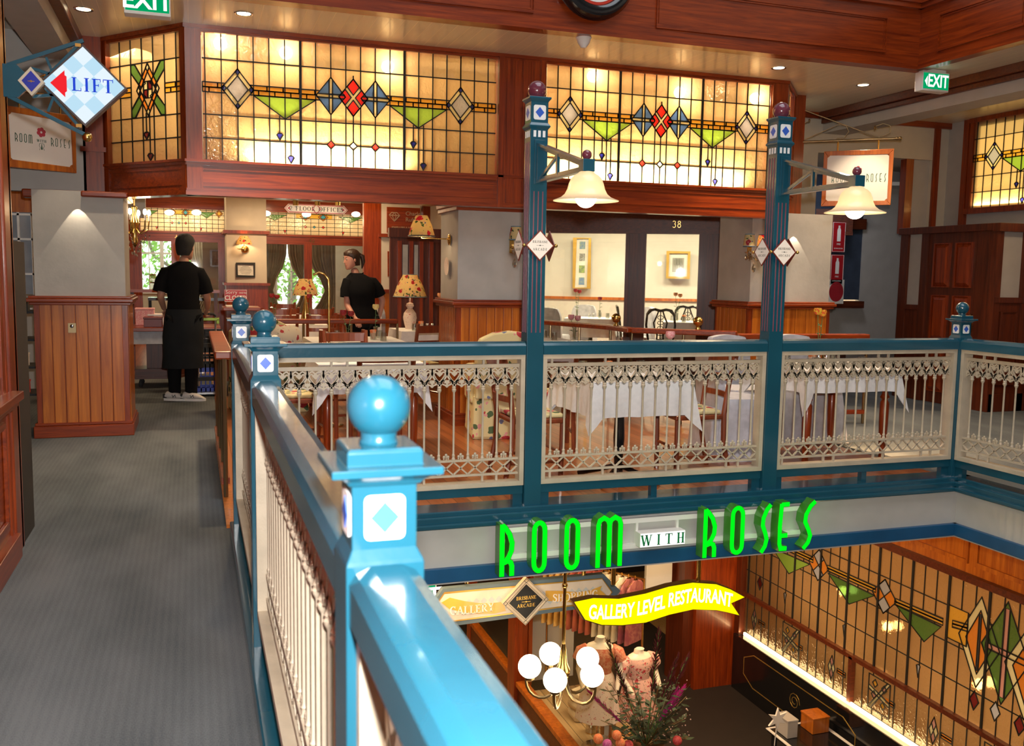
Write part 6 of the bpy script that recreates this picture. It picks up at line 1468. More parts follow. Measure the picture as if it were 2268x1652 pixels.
def head(par,c,yaw,sk,hair_m,short=True,s=1.0,tilt=0):
    """head with face; local frame: face looks along -y before the turn"""
    e=bpy.data.objects.new('head',None); 
    rz=yaw
    def tr(m):
        ca,sa=math.cos(rz),math.sin(rz); ct,st_=math.cos(tilt),math.sin(tilt); out=[]
        for (x,y,z) in m.v:
            y,z=y*ct-z*st_,y*st_+z*ct
            out.append((c[0]+s*(x*ca-y*sa),c[1]+s*(x*sa+y*ca),c[2]+s*z))
        m.v=out; return m
    rings=[]
    prof=[(-.115,.022,-.055,.020),(-.108,.034,-.050,.034),(-.09,.046,-.036,.052),(-.065,.056,-.018,.070),(-.04,.063,-.010,.080),(-.01,.069,-.004,.088),(.02,.073,.0,.092),(.05,.074,.004,.094),(.075,.070,.006,.089),(.095,.058,.006,.074),(.108,.040,.006,.050),(.114,.018,.006,.022)]
    h=loft([(0,cy,z,rx,ry) for z,rx,cy,ry in prof],28)
    # push out a face: brow, nose, lips
    vs=[]
    for (x,y,z) in h.v:
        if y<0:
            w=math.exp(-(x/.012)**2)
            y-=.020*w*math.exp(-((z+.022)/.020)**2)+.006*math.exp(-(x/.02)**2)*math.exp(-((z+.058)/.010)**2)
            y+=.008*math.exp(-((abs(x)-.030)/.014)**2)*math.exp(-((z-.012)/.011)**2)
        vs.append((x,y,z))
    h.v=vs
    hd=tr(h).build('face_and_head',sk,par,smooth=True)
    nm=MB(); nm.add([(-.013,-.088,-.03),(.013,-.088,-.03),(.007,-.088,.012),(-.007,-.088,.012),(0,-.112,-.028),(0,-.096,.012)],[(0,1,4),(1,2,5,4),(3,0,4,5),(2,3,5)]); tr(nm).build('nose',sk,hd,smooth=True)
    for sx in (-1,1):
        tr(MB().sphere((sx*.029,-.080,.012),.0105,12,8,1,.7,.6)).build('eye',signwhite,hd,smooth=True); tr(MB().sphere((sx*.029,-.087,.012),.005,10,6,1,.5,1)).build('iris',inkm,hd)
        tr(MB().tube([(sx*.016,-.092,.030),(sx*.03,-.090,.034),(sx*.045,-.080,.029)],.003,6)).build('eyebrow',hair_m,hd)
        tr(MB().sphere((sx*.073,.006,-.002),.022,12,8,.35,.65,1.25)).build('ear',sk,hd,smooth=True)
    tr(MB().tube([(-.022,-.083,-.060),(0,-.092,-.058),(.022,-.083,-.060)],.0042,6)).build('lips',rosemat('lips',(.45,.13,.11),(.5,.16,.14),10),hd,smooth=True)
    # hair cap
    hp=[]; 
    base=[(-.075,.052,.052,.045),(-.05,.066,.040,.062),(-.02,.075,.030,.074),(.01,.080,.022,.083),(.035,.084,.016,.090),(.06,.084,.008,.101),(.09,.074,.004,.094),(.115,.052,.004,.066),(.128,.02,.004,.026)]
    hh=loft([(0,cy,z,rx,ry) for z,rx,cy,ry in base],32)
    rnd=random.Random(4); hh.v=[(x*(1+rnd.uniform(-.03,.03)),y*(1+rnd.uniform(-.03,.03)),z+rnd.uniform(-.003,.003)) for x,y,z in hh.v]
    tr(hh).build('hair',hair_m,par,smooth=True)
    return hd,tr
def hand(par,w,dirn,side,sk,curl=.5,palm=(0,0,-1)):
    """five fingered hand from wrist w pointing along dirn; side = thumb side vector"""
    w=Vector(w); d=Vector(dirn).normalized(); sd=Vector(side); sd=(sd-d*sd.dot(d)).normalized(); pn=d.cross(sd)*1.0
    if pn.dot(Vector(palm))<0: pn=-pn
    m=MB(); m.tube([w-d*.01,w+d*.02,w+d*.06,w+d*.088],.03,10,rs=[.025,.033,.039,.036],flat=.45)
    o=m
    L=[.068,.076,.071,.056]
    for k,l in enumerate(L):
        b0=w+d*.082+sd*(.027-.018*k); p1=b0+(d*math.cos(curl*.5)+pn*math.sin(curl*.5))*l*.42; p2=p1+(d*math.cos(curl*1.3)+pn*math.sin(curl*1.3))*l*.33; p3=p2+(d*math.cos(curl*2.1)+pn*math.sin(curl*2.1))*l*.25
        m.tube([b0-d*.015,b0,p1,p2,p3],.008,7,rs=[.009,.0092,.0085,.008,.006])
    b0=w+d*.03+sd*.028; m.tube([b0-sd*.012,b0+sd*.012+d*.02,b0+sd*.022+d*.045+pn*.012,b0+sd*.02+d*.068+pn*.022],.010,7,rs=[.012,.0115,.0095,.007])
    return m.build('hand',sk,par,smooth=True)
# --- the man in black, from behind, at the hand truck
mx,my=-.10,10.70
man=thing('person','man in black t-shirt, apron and trousers seen from behind, one hand on hand truck','person',(mx,my,0))
def J(x,y,z): return (x,y,z)
sh=1.43
nodes={'pelvis':((mx,my,.93),.150,.115),'hipL':((mx-.09,my,.88),.095,.10),'hipR':((mx+.09,my,.88),.095,.10),
 'kneeL':((mx-.105,my-.01,.49),.062,.062),'kneeR':((mx+.07,my-.04,.49),.062,.062),'ankL':((mx-.11,my+.03,.09),.040,.042),'ankR':((mx+.06,my-.03,.09),.040,.042),
 'waist':((mx,my,1.08),.125,.09),'chest':((mx-.005,my+.0,1.26),.12,.085),'shb':((mx-.01,my,1.36),.085,.05),'neck':((mx+.01,my-.0,1.50),.054,.054),'neck2':((mx+.02,my-.0,1.57),.05,.052),
 'shL':((mx-.165,my,1.36),.050,.050),'elL':((mx-.235,my-.03,1.13),.042,.042),'wrL':((mx-.20,my+.16,.98),.026,.028),
 'shR':((mx+.155,my,1.36),.050,.050),'elR':((mx+.245,my+.03,1.12),.042,.042),'wrR':((mx+.245,my+.19,.985),.026,.028)}
E_=[('pelvis','hipL'),('pelvis','hipR'),('hipL','kneeL'),('hipR','kneeR'),('kneeL','ankL'),('kneeR','ankR'),('pelvis','waist'),('waist','chest'),('chest','shb'),('shb','neck'),('neck','neck2'),('shb','shL'),('shL','elL'),('elL','wrL'),('shb','shR'),('shR','elR'),('elR','wrR')]
def P0(nd,par): 
    w=parent_world(par); return {k:((v[0][0]-w.x,v[0][1]-w.y,v[0][2]-w.z),v[1],v[2]) for k,v in nd.items()}
skin_body('body',skin,man,P0(nodes,man),E_,'pelvis')
head(man,(mx+.03,my-.01,1.655),PI-R(22),skin,hairb,s=1.14)
# t-shirt as its own garment following the torso and sleeves
def shirt(nm_,par,mat,cx,cy,rings,sleeves):
    m=loft([(cx+r[0],cy+r[1],r[2],r[3],r[4],.9) for r in rings],32,False)
    for pts,rs in sleeves: m.tube(pts,.06,14,caps=False,rs=rs)
    return m.build(nm_,mat,par,smooth=True)
shirt('t_shirt',man,blackcloth,mx,my,[(0,0,.93,.170,.135),(0,0,1.0,.172,.138),(0,0,1.1,.160,.125),(0,0,1.2,.172,.125),(0,0,1.3,.188,.122),(-.003,0,1.37,.198,.112),(-.003,0,1.42,.182,.10),(0,0,1.455,.145,.088),(.005,0,1.485,.100,.074),(.008,0,1.505,.066,.064)],
 [([(mx-.09,my,1.395),(mx-.165,my,1.375),(mx-.212,my-.012,1.29),(mx-.238,my-.025,1.18)],[.062,.080,.074,.074]),([(mx+.09,my,1.395),(mx+.16,my,1.375),(mx+.208,my+.01,1.29),(mx+.238,my+.025,1.17)],[.062,.080,.074,.074])])
tr_={'p':((mx,my,.93),.150,.118),'hl':((mx-.09,my,.86),.108,.112),'hr':((mx+.09,my,.86),.108,.112),'kl':((mx-.105,my-.01,.5),.082,.085),'kr':((mx+.07,my-.04,.5),.082,.085),'al':((mx-.11,my+.03,.10),.062,.068),'ar':((mx+.06,my-.03,.10),.062,.068),'al2':((mx-.11,my+.03,.055),.062,.07),'ar2':((mx+.06,my-.03,.055),.062,.07)}
skin_body('trousers',blackcloth,man,P0(tr_,man),[('p','hl'),('p','hr'),('hl','kl'),('hr','kr'),('kl','al'),('kr','ar'),('al','al2'),('ar','ar2')],'p')
loft([(mx,my,.995,.180,.155),(mx,my,.90,.200,.175),(mx-.01,my,.7,.212,.18),(mx-.015,my-.01,.5,.205,.155),(mx-.02,my-.01,.36,.215,.15)],28,False).build('apron',apronm,man,smooth=True)
def shoe(par,x,y,yaw,mat=None):
    m=MB(); vs=[]; pr=[(.13,.028,.03),(.11,.036,.045),(.06,.042,.075),(.0,.042,.10),(-.04,.040,.105),(-.09,.036,.10),(-.115,.028,.07),(-.12,.02,.04)]
    n=14
    for (l,w_,h) in pr:
        for k in range(n):
            a=2*PI*k/n; vs.append((w_*math.cos(a),-l,max(.022,.022+(h-.022)*(.5+.5*math.sin(a)))))
    m.add(vs,[(r*n+k,r*n+(k+1)%n,(r+1)*n+(k+1)%n,(r+1)*n+k) for r in range(len(pr)-1) for k in range(n)]+[tuple(range(n)),tuple((len(pr)-1)*n+k for k in range(n))[::-1]])
    ca,sa=math.cos(yaw),math.sin(yaw); T=lambda m_:[(x+a*ca-b_*sa,y+a*sa+b_*ca,c) for a,b_,c in m_.v]
    m.v=T(m); o=m.build('shoe',shoem,par,smooth=True)
    s2=MB().prism([(-.03,-.10),(-.042,-.0),(-.036,.10),(-.02,.125),(.02,.125),(.036,.10),(.042,0),(.03,-.10)][::-1],(0,0,0),(1,0,0),(0,-1,0),-.026,0) if False else MB()
    P_=[(.02,-.12+.0),(.035,-.06),(.043,.02),(.036,.11),(.015,.138),(-.015,.138),(-.036,.11),(-.043,.02),(-.035,-.06),(-.02,-.12)]
    s2.v=[]; n_=len(P_); s2.add([(u,-v,0.001) for u,v in P_]+[(u,-v,.026) for u,v in P_],[tuple(range(n_)),tuple(range(n_,2*n_))[::-1]]+[(i,(i+1)%n_,n_+(i+1)%n_,n_+i) for i in range(n_)]); s2.v=T(s2); s2.build('sole',signwhite,o)
    nn=MB(); 
    for sx in (-1,1): nn.ribbon([(-.02,.04),(-.014,.068),(.012,.042),(.018,.07)],.006,(sx*.0425,.0,0),(0,-sx,0),(0,0,1),-.002,.004)
    nn.v=T(nn); nn.build('emblem',inkm,o); he=MB().box(-.03,.03,.085,.125,.03,.075); he.v=T(he); he.build('heel_patch',rubber,o)
shoe(man,mx-.105,my+.0,R(70)); shoe(man,mx+.075,my-.06,R(76))
hand(man,nodes['wrR'][0],(-.12,.4,-.25),(0.1,.4,.9),skin,1.15); hand(man,nodes['wrL'][0],(.05,.6,-.2),(1,.1,.3),skin,.6)
# --- the waitress
wx,wy=1.86,11.0
wo=thing('person','woman in black short sleeved shirt looking left, hair tied back','person',(wx,wy,0))
nodes={'pelvis':((wx+.02,wy,.90),.150,.115),'hipL':((wx-.07,wy,.84),.095,.10),'hipR':((wx+.11,wy,.84),.095,.10),'kneeL':((wx-.07,wy,.46),.06,.06),'kneeR':((wx+.11,wy,.46),.06,.06),'ankL':((wx-.07,wy+.02,.07),.038,.04),'ankR':((wx+.11,wy+.02,.07),.038,.04),
 'waist':((wx+.01,wy,1.04),.105,.08),'chest':((wx-.01,wy,1.20),.115,.085),'shb':((wx-.02,wy,1.27),.08,.05),'neck':((wx-.06,wy-.01,1.41),.048,.05),'neck2':((wx-.085,wy-.01,1.475),.045,.047),
 'shL':((wx-.15,wy-.03,1.28),.045,.045),'elL':((wx-.17,wy-.06,1.04),.038,.038),'wrL':((wx-.10,wy-.20,.90),.024,.025),
 'shR':((wx+.14,wy+.02,1.28),.045,.045),'elR':((wx+.28,wy+.07,1.10),.040,.040),'wrR':((wx+.215,wy-.0,.875),.025,.026)}
skin_body('body',skin2,wo,P0(nodes,wo),E_,'pelvis')
hd,tr=head(wo,(wx-.105,wy-.02,1.565),-R(72),skin2,hairbr,s=.97,tilt=R(6))
m=MB(); m.sphere((0,.105,.055),.022,12,8); m.tube([(0,.115,.05),(0,.145,.03),(0,.150,-.04),(0,.125,-.12)],.03,10,rs=[.018,.030,.026,.006]); tr(m).build('ponytail',hairbr,wo,smooth=True)
shirt('shirt',wo,blackcloth,wx,wy,[(.03,0,.78,.20,.15),(.03,0,.88,.195,.15),(.02,0,.97,.175,.135),(.01,0,1.05,.160,.125),(-.005,-.01,1.15,.172,.14),(-.01,-.012,1.23,.180,.145),(-.015,0,1.30,.185,.118),(-.02,0,1.345,.160,.10),(-.035,0,1.38,.115,.082),(-.05,0,1.41,.070,.064)],
 [([(wx-.08,wy,1.315),(wx-.15,wy-.03,1.295),(wx-.172,wy-.045,1.22),(wx-.178,wy-.055,1.13)],[.055,.074,.070,.070]),([(wx+.07,wy,1.315),(wx+.145,wy+.02,1.295),(wx+.20,wy+.035,1.23),(wx+.238,wy+.05,1.15)],[.055,.074,.074,.074])])
m=MB(); 
for s in (-1,1): m.add([(wx-.075,wy-.085,1.27),(wx-.06+s*.05,wy-.07,1.40),(wx-.04+s*.075,wy-.02,1.425),(wx-.05+s*.07,wy-.075,1.335)],[(0,3,2,1)])
m.build('collar',blackcloth,wo)
tr_={'p':((wx+.02,wy,.90),.150,.118),'hl':((wx-.07,wy,.83),.106,.11),'hr':((wx+.11,wy,.83),.106,.11),'kl':((wx-.07,wy,.47),.078,.08),'kr':((wx+.11,wy,.47),.078,.08),'al':((wx-.07,wy+.02,.08),.06,.064),'ar':((wx+.11,wy+.02,.08),.06,.064)}
skin_body('trousers',blackcloth,wo,P0(tr_,wo),[('p','hl'),('p','hr'),('hl','kl'),('hr','kr'),('kl','al'),('kr','ar')],'p')
for dx in (-.07,.11):
    MB().sphere((wx+dx-.03,wy-.02,.04),.05,14,8,2.0,.9,.8).build('shoe',blackm,wo,smooth=True)
hand(wo,nodes['wrR'][0],(-.25,-.12,-1),(-.5,-.8,0),skin2,.5,palm=(-1,0,0)); hand(wo,nodes['wrL'][0],(.2,-.6,-.5),(.9,.2,.2),skin2,.4)
# ------------------------------------------------------------ signs and fixtures on the gallery
AX,AZ=(1,0,0),(0,0,1)
c=at(186,189,y=4.98); t=thing('lift_sign','large blue and white diamond sign reading lift with a red arrow','sign',c)
h=.178
MB().prism(rh(0,0,h+.012,h+.012),c,AX,AZ,-.07,0).build('dark_box',plain('dark_maroon_box',(.03,.012,.012),.35),t)
fc=MB().prism(rh(0,0,h,h),c,AX,AZ,0,.003).build('face',emit('lit_white_acrylic',(.68,.78,.84),1.0),t)
m=MB(); s=h/4
for i in range(4):
    for j in range(4):
        if (i+j)%2==1: m.prism(rh((i-j)*s,(i+j-3)*s,s,s),c,AX,AZ,.003,.0038)
m.build('pale_blue_checks',emit('lit_pale_blue',(.46,.68,.82),.95),fc)
MB().prism([(-.145,0),(-.082,.062),(-.082,.040),(-.074,.034),(-.074,-.034),(-.082,-.040),(-.082,-.062)],c,AX,AZ,.0038,.005).build('red_arrow',emit('lit_red',(.85,.02,.03),.9),fc)
q=MB(); serif('LIFT',.062,q,c+Vector((.038,0,.002)),AX,AZ,.0038,.0055,track=.10); q.build('lettering',emit('lit_blue',(.02,.06,.6),.9),fc)
# bracket
bp=Vector((-.80,5.0,2.282)); m=MB()
m.prism([(-.02,-.075),(.04,-.075),(.085,-.03),(.085,.03),(.04,.075),(-.02,.075)],bp,AX,AZ,-.012,.012)
T_=at(185,90,y=5.0); B_=at(188,298,y=5.0); T2,B2=Vector((T_.x+.0,5,T_.z+.0)),Vector((B_.x,5,B_.z))
m.beam(bp+Vector((.0,0,.07)),T2,.016,.018); m.beam(bp+Vector((.0,0,-.07)),B2,.016,.018)
m.beam(bp+Vector((.10,0,.065)),bp+Vector((.195,0,.04)),.014,.014); m.beam(bp+Vector((.155,0,.02)),T2+Vector((-.02,0,-.02)),.014,.014); m.beam(bp+Vector((.195,0,.04)),bp+Vector((.165,0,.12)),.012,.012)
m.beam(bp+Vector((.10,0,-.065)),bp+Vector((.195,0,-.05)),.014,.014); m.beam(bp+Vector((.155,0,-.02)),B2+Vector((-.02,0,.03)),.014,.014); m.beam(bp+Vector((.195,0,-.05)),bp+Vector((.165,0,-.13)),.012,.012)
m.build('bracket',teal,t,bev=.001)
c2=at(69,180,y=4.93); MB().prism(rh(0,0,.056,.066),c2,AX,AZ,-.03,0).build('small_diamond',cream,t); MB().prism(rh(0,0,.040,.048),c2,AX,AZ,0,.002).build('blue_centre',plain('navy_face',(.01,.02,.30),.3),t)
MB().prism(rect(-.014,.014,-.0015,.0015),c2,AX,AZ,.002,.003).prism(rh(0,0,.006,.006),c2,AX,AZ,.002,.004).build('emblem',brass,t)
MB().sphere((B2.x+.01,5.0,B2.z-.012),.023,18,12).build('brass_ball',brass,t,smooth=True)
MB().box(T2.x-.035,T2.x-.01,4.975,4.99,T2.z-.035,T2.z-.02).build('clip',brass,t); MB().box(B2.x-.035,B2.x-.01,4.975,4.99,B2.z+.03,B2.z+.045).build('clip',brass,t)
# the restaurant's hanging boards
def rose_board(label,R0,dirn,t0,t1,z0,z1,t_end,zp):
    d=Vector((*dirn,0)).normalized(); w=t1-t0; c=Vector((*R0,0))+d*((t0+t1)/2)+Vector((0,0,(z0+z1)/2)); h=z1-z0
    ax=d if d.x>0 else -d; t=thing('hanging_board',label,'sign',c)
    MB().ribbon(rect(-w/2+.02,w/2-.02,-h/2+.02,h/2-.02),.045,c,ax,AZ,-.018,.018,closed=True).build('wood_frame',hon_z,t,bev=.004)
    P=[]; k=.035; a,b_=w/2-.03,h/2-.03
    for sx,sy,q0 in ((1,1,270),(-1,1,360),(-1,-1,90),(1,-1,180)):
        for i in range(6): an=R(q0-90*i/5); P.append((sx*a+k*math.cos(an),sy*b_+k*math.sin(an)))
    MB().prism(rect(-w/2+.03,w/2-.03,-h/2+.03,h/2-.03),c,ax,AZ,-.010,.010).build('backing',hon_z,t)
    MB().prism(P,c,ax,AZ,.010,.0125).build('white_face',signwhite,t); room_roses(t,c,ax,w,h,False,.0128)
    m=MB(); p0=Vector((*R0,zp)); p1=p0+d*t_end; m.tube([p0,p1],.013,10); m.sphere(tuple(p1),.02,12,8); m.sphere(tuple(p1-d*.03),.017,12,8)
    m.build('brass_pole',bronze,t,smooth=True)
    for f in (.2,.78): x_=Vector((*R0,0))+d*(t0+w*f); MB().tube([x_+Vector((0,0,z1-.0)),x_+Vector((0,0,zp))],.008,8).build('hanger',brass,t,smooth=True)
    m=MB(); m.tube([p0+Vector((0,0,.30)),p0+d*.04+Vector((0,0,.33)),p0+d*(t_end*.8)+Vector((0,0,.015))],.006,6)
    m.tube([p0+d*.05+Vector((0,0,.02)),p0+d*t_end*.40+Vector((0,0,.165)),p0+d*t_end*.47+Vector((0,0,.15)),p0+d*t_end*.50+Vector((0,0,.09)),p0+d*t_end*.46+Vector((0,0,.03)),p0+d*t_end*.38+Vector((0,0,.02))],.005,6)
    m.tube([p0+d*t_end*.80+Vector((0,0,.02)),p0+d*t_end*.90+Vector((0,0,.06)),p0+d*t_end*.90+Vector((0,0,.13)),p0+d*t_end*.83+Vector((0,0,.155)),p0+d*t_end*.76+Vector((0,0,.13))],.006,6)
    m.sphere(tuple(p0+d*t_end*.755+Vector((0,0,.118))),.014,8,6,1,1,1.6); m.tube([p0+Vector((0,0,.17)),p0+d*.09+Vector((0,0,.21))],.005,6); m.sphere(tuple(p0+d*.1+Vector((0,0,.22))),.012,8,6,1,1,1.5)
    m.build('scroll_ironwork',bronze,t,smooth=True)
rose_board('room with roses board hanging from brass pole on the right',(6.12,8.62),(.75,-.66),.264,.947,2.20,2.76,1.0,2.87)
rose_board('room with roses board behind the lift sign on the left',(-.84,8.75),(-.76,-.65),.092,.70,2.205,2.66,.74,2.80)
# exit signs
def exit_sign(label,c,w,h,arrow,d=.10,rz=0,face=white_e):
    t=thing('exit_sign',label,'exit sign',c,rz)
    MB().box(-w/2,w/2,0,d,-h/2,h/2).box(-w/2+.02,w/2-.02,.02,d-.02,h/2,h/2+.03).build('housing',signwhite,t,local=True,bev=.004)
    MB().prism(rect(-w/2+.008,w/2-.008,-h/2+.018,h/2-.012),(0,0,0),AX,AZ,0,.003).build('green_face',exit_g,t,local=True)
    q=MB(); text_mesh('EXIT',h*.92,q,(w*.07 if arrow else 0,0,0),AX,AZ,.003,.005,sx=.72 if arrow else 1.0,bold=.003)
    if arrow: q.prism([(-w*.43,0),(-w*.33,h*.27),(-w*.33,-h*.27)],(0,0,0),AX,AZ,.003,.005)
    q.build('lettering',white_e,t,local=True); return t
c=at(2073,183,y=6.10); exit_sign('green exit sign with left arrow under the ceiling on the right',(5.60+1.0,7.20,3.2),.30,.17,True); 
bpy.data.objects['exit_sign'].location=at(2073,181,x=6.45)
MB_ex=bpy.data.objects['exit_sign']
c=at(326,4,y=6.2); exit_sign('green exit sign cut off by the top edge of the picture',c,.262,.15,False)
tag(MB().tube([(c.x-.05,6.25,c.z+.1),(c.x-.05,6.25,3.35)],.008).tube([(c.x+.05,6.25,c.z+.1),(c.x+.05,6.25,3.35)],.008).build('hanger',chrome,bpy.data.objects['exit_sign.001']))
e=MB_ex; MB().box(-.06,.06,.03,.07,.10,3.352-e.location.z).build('mount',signwhite,e,local=True)
c=at(952,1322,y=6.5); exit_sign('green exit sign below the gallery beside the blue newel post',(c.x-.10,6.5,c.z),.30,.20,False)
MB().tube([(.0,.05,.1),(.0,.05,-.36-c.z)],.008).build('hanger',chrome,bpy.data.objects['exit_sign.002'],local=True)
# clock on the fascia
cz=at(1320,42,y=7.0).z+.335; cx=3.045; t=thing('round_clock','large black rimmed clock on the upper fascia, cut by the top edge','clock',(cx,7.03,cz))
def disc(m,cx,y0,cz,prof,n=48):
    k=MB().lathe(0,0,prof,n); m.add([(cx+x,y0-z,cz+y) for x,y,z in k.v],k.f); return m
disc(MB(),cx,7.06,cz,[(0,0),(.335,0),(.335,.03),(.31,.075),(.27,.085),(.235,.07),(.225,.05),(0,.05)]).build('black_rim',black,t,smooth=True)
disc(MB(),cx,7.06,cz,[(.18,.052),(.226,.052),(.226,.056),(.18,.056)]).build('red_band',plain('clock_red',(.55,.04,.02),.3),t)
disc(MB(),cx,7.06,cz,[(0,.054),(.205,.054),(.205,.058),(0,.058)]).build('dial',signwhite,t)
# ceiling items
def mk_down():
    t=thing('downlight','recessed downlight','downlight'); MB().lathe(0,0,[(.058,-.004),(.068,-.006),(.072,0),(.05,0)],24).build('trim_ring',chrome,t,local=True,smooth=True); MB().lathe(0,0,[(0,-.003),(.05,-.003),(.05,-.0005),(0,-.0005)],20).build('glowing_lamp',down_e,t,local=True); return t
for px,py,l,p in ((185,20,'downlight at the top left corner of the ceiling',7),(540,30,'downlight above the long left transom window',9),(1725,150,'downlight above the right end of the right transom window',7),(1912,188,'downlight on the ceiling left of the right exit sign',7)):
    q_=at(px,py,z=3.349); place('down',mk_down,q_,l,'recessed ceiling downlights'); light('SPOT','downlight_beam',(q_.x,q_.y,3.33),p*6,(1,.8,.55),.03,to=(q_.x,q_.y,0),spot=70,blend=.4)
q_=at(1293,78,z=3.349); t=thing('smoke_detector','white round smoke detector on the boarded ceiling','smoke detector',q_)
MB().lathe(q_.x,q_.y,[(0,3.35),(.062,3.35),(.064,3.325),(.058,3.32),(.05,3.29),(.03,3.262),(.02,3.25),(0,3.247)],20).build('housing',signwhite,t,smooth=True)
# cone-shaped scallops on the pillars come from small downlights
for x,y,z in ((-.89,8.505,1.99),(5.93,8.305,1.95)):
    light('SPOT','pillar_downlight_beam',(x,y,z),5,(1,.84,.62),.003,to=(x,y,0),spot=64,blend=.02)
# ------------------------------------------------------------ illuminated letters on the pale band
YL=4.98; ZL0,ZL1=-.318,.0
cl=[('R',1107,1144),('O',1178,1216),('O',1250,1289),('M',1320,1379),('R',1557,1591),('O',1617,1652),('S',1681,1699),('E',1722,1753),('S',1775,1798)]
nm={'R':'letter R','O':'letter O','M':'letter M','S':'letter S','E':'letter E'}
lab=['first letter R, leftmost of the green letters','letter O right after the leftmost R','second letter O, before the M','letter M ending the word room','letter R starting the word roses','letter O of the word roses','first letter S of the word roses','letter E of the word roses','last letter S of the word roses']
for k,(ch_,p0,p1) in enumerate(cl):
    x0,x1=at(p0,1190,y=YL).x,at(p1,1190,y=YL).x; th=.030; w=x1-x0-th; h=ZL1-ZL0-th*.6
    if ch_=='S': w=(x1-x0)/.5*.9; x0-=w*.28-.013; x1+=0
    t=thing('channel_letter','green lit '+lab[k],'letter',(x0,YL,ZL0),group='green lit channel letters')
    o=(x0+th/2,YL,ZL0+th*.3); 
    b=MB(); deco(ch_,b,o,AX,AZ,w,h,th+.003,-.078,-.001); b.build('letter_case',green_side,t)
    f=MB(); deco(ch_,f,o,AX,AZ,w,h,th-.003,-.002,.001); f.build('lit_face',green_e,t)
    light('POINT','letter_glow',((x0+x1)/2,YL-.10,ZL0+.16),.25,(.1,1,.1),.05)
t=thing('sign_rail_frame','white metal rails carrying the green letters','rail',(1.6,5.08,-.2))
xa,xb=at(1100,1190,y=5.08).x,at(1790,1150,y=5.08).x
m=MB().box(xa,xb,5.06,5.088,-.085,-.055).box(xa,xb,5.06,5.088,-.245,-.215); 
m.build('long_rail',signwhite,t)
m=MB()
for x in (2.56,2.84): m.box(x-.008,x+.008,5.065,5.088,-.215,-.085)
m.build('drop_strut',signwhite,t)
a,b_=at(1418,1180,y=5.0),at(1517,1206,y=5.0); t=thing('with_sign','small white lit box reading with between the green words','sign',((a.x+b_.x)/2,5.0,-.17))
cx=(a.x+b_.x)/2; w=(b_.x-a.x)/2; MB().box(cx-w,cx+w,5.0,5.075,-.225,-.135).build('box',signwhite,t,bev=.002); MB().prism(rect(-w+.003,w-.003,-.042,.042),(cx,5.0,-.18),AX,AZ,0,.002).build('lit_face',white_e,t)
q=MB(); serif('WITH',.066,q,(cx,5.0,-.18),AX,AZ,.002,.004,track=.42); q.build('lettering',plain('letter_green',(.0,.22,.06),.5),t)
# ------------------------------------------------------------ signs hung under the gallery
def PX(lst,y): return [at(px,py,y=y) for px,py in lst]
def poly_from(lst,y):
    P=PX(lst,y); o=Vector((0,y,0)); return [(p.x,p.z) for p in P],o
YB2=5.75
out=[(1268.6,1332),(1312,1323),(1369,1325),(1429,1313),(1482,1297),(1535,1288),(1588,1292),(1620,1304),(1651,1322),(1621,1336),(1639,1364),(1612,1357),(1588,1352),(1535,1350),(1482,1362),(1429,1380),(1376,1386),(1330,1385),(1293,1373)]
P,o=poly_from(out,YB2); cxx=sum(p[0] for p in P)/len(P); czz=sum(p[1] for p in P)/len(P)
t=thing('banner_sign','yellow lit ribbon sign reading gallery level restaurant','sign',(cxx,YB2,czz))
MB().prism(P[::-1],o,AX,AZ,-.06,0).build('case',bronze,t); S_=MB().prism([(cxx+(x-cxx)*.985,czz+(z-czz)*.95) for x,z in P][::-1],o,AX,AZ,0,.003); S_.build('yellow_face',yellow_e,t)
mid=[at(px,py,y=YB2) for px,py in ((1293,1356),(1330,1357),(1376,1355),(1429,1346),(1482,1330),(1535,1319),(1588,1322),(1630,1334))]
def bendf(u,v):
    L=mid[-1].x-mid[0].x; x=mid[0].x+L*.5+u; x=min(max(x,mid[0].x),mid[-1].x-1e-4)
    for a,b_ in zip(mid,mid[1:]):
        if a.x<=x<=b_.x:
            f=(x-a.x)/(b_.x-a.x); f2=f; return (mid[0].x+L*.5+u+v*.05,a.z+(b_.z-a.z)*f2+v)
    return (x,mid[-1].z+v)
q=MB(); text_mesh('GALLERY LEVEL RESTAURANT',.142,q,o,AX,AZ,.003,.006,sx=.60,bend=bendf,bold=.003); q.build('lettering',white_e,t)
for px in (1358,1546): a=at(px,1300,y=YB2+.03); MB().tube([(a.x,YB2+.03,a.z+.02),(a.x,YB2+.03,-.36)],.017,10).build('hanging_tube',brass,t,smooth=True)
YG=6.35
outg=[(951,1349),(981,1304),(1337,1271),(1375,1309),(1345,1340),(975,1390)]
P,o=poly_from(outg,YG); cg=at(1165,1332,y=YG)
t=thing('direction_sign','grey bordered double arrow sign reading gallery shopping','sign',cg)
MB().prism(P[::-1],o,AX,AZ,-.05,0).build('board',plain('slate_border',(.09,.14,.18),.4),t)
ing=[(960,1348),(984,1313),(1333,1281),(1355,1311),(1340,1331),(982,1378)]
P2,_=poly_from(ing,YG); MB().prism(P2[::-1],o,AX,AZ,0,.002).build('cream_field',plain('checked_field',(.62,.56,.48),.35,coat=.3),t); MB().ribbon(P2,.008,o,AX,AZ,.002,.005,closed=True).build('gold_line',gold,t)
m=MB()
def ck(): 
    for i in range(22):
        for j in range(3):
            x=P2[0][0]+.09+i*.058; z=cg.z-.07+j*.055+(x-cg.x)*.0
            if inpoly(x,z,P2) and inpoly(x+.03,z+.03,P2) and inpoly(x-.03,z-.03,P2): m.prism(rh(x,z,.026,.026),o,AX,AZ,.002,.0026)
ck(); m.build('pale_checks',plain('pale_blue_check',(.45,.50,.52),.4),t)
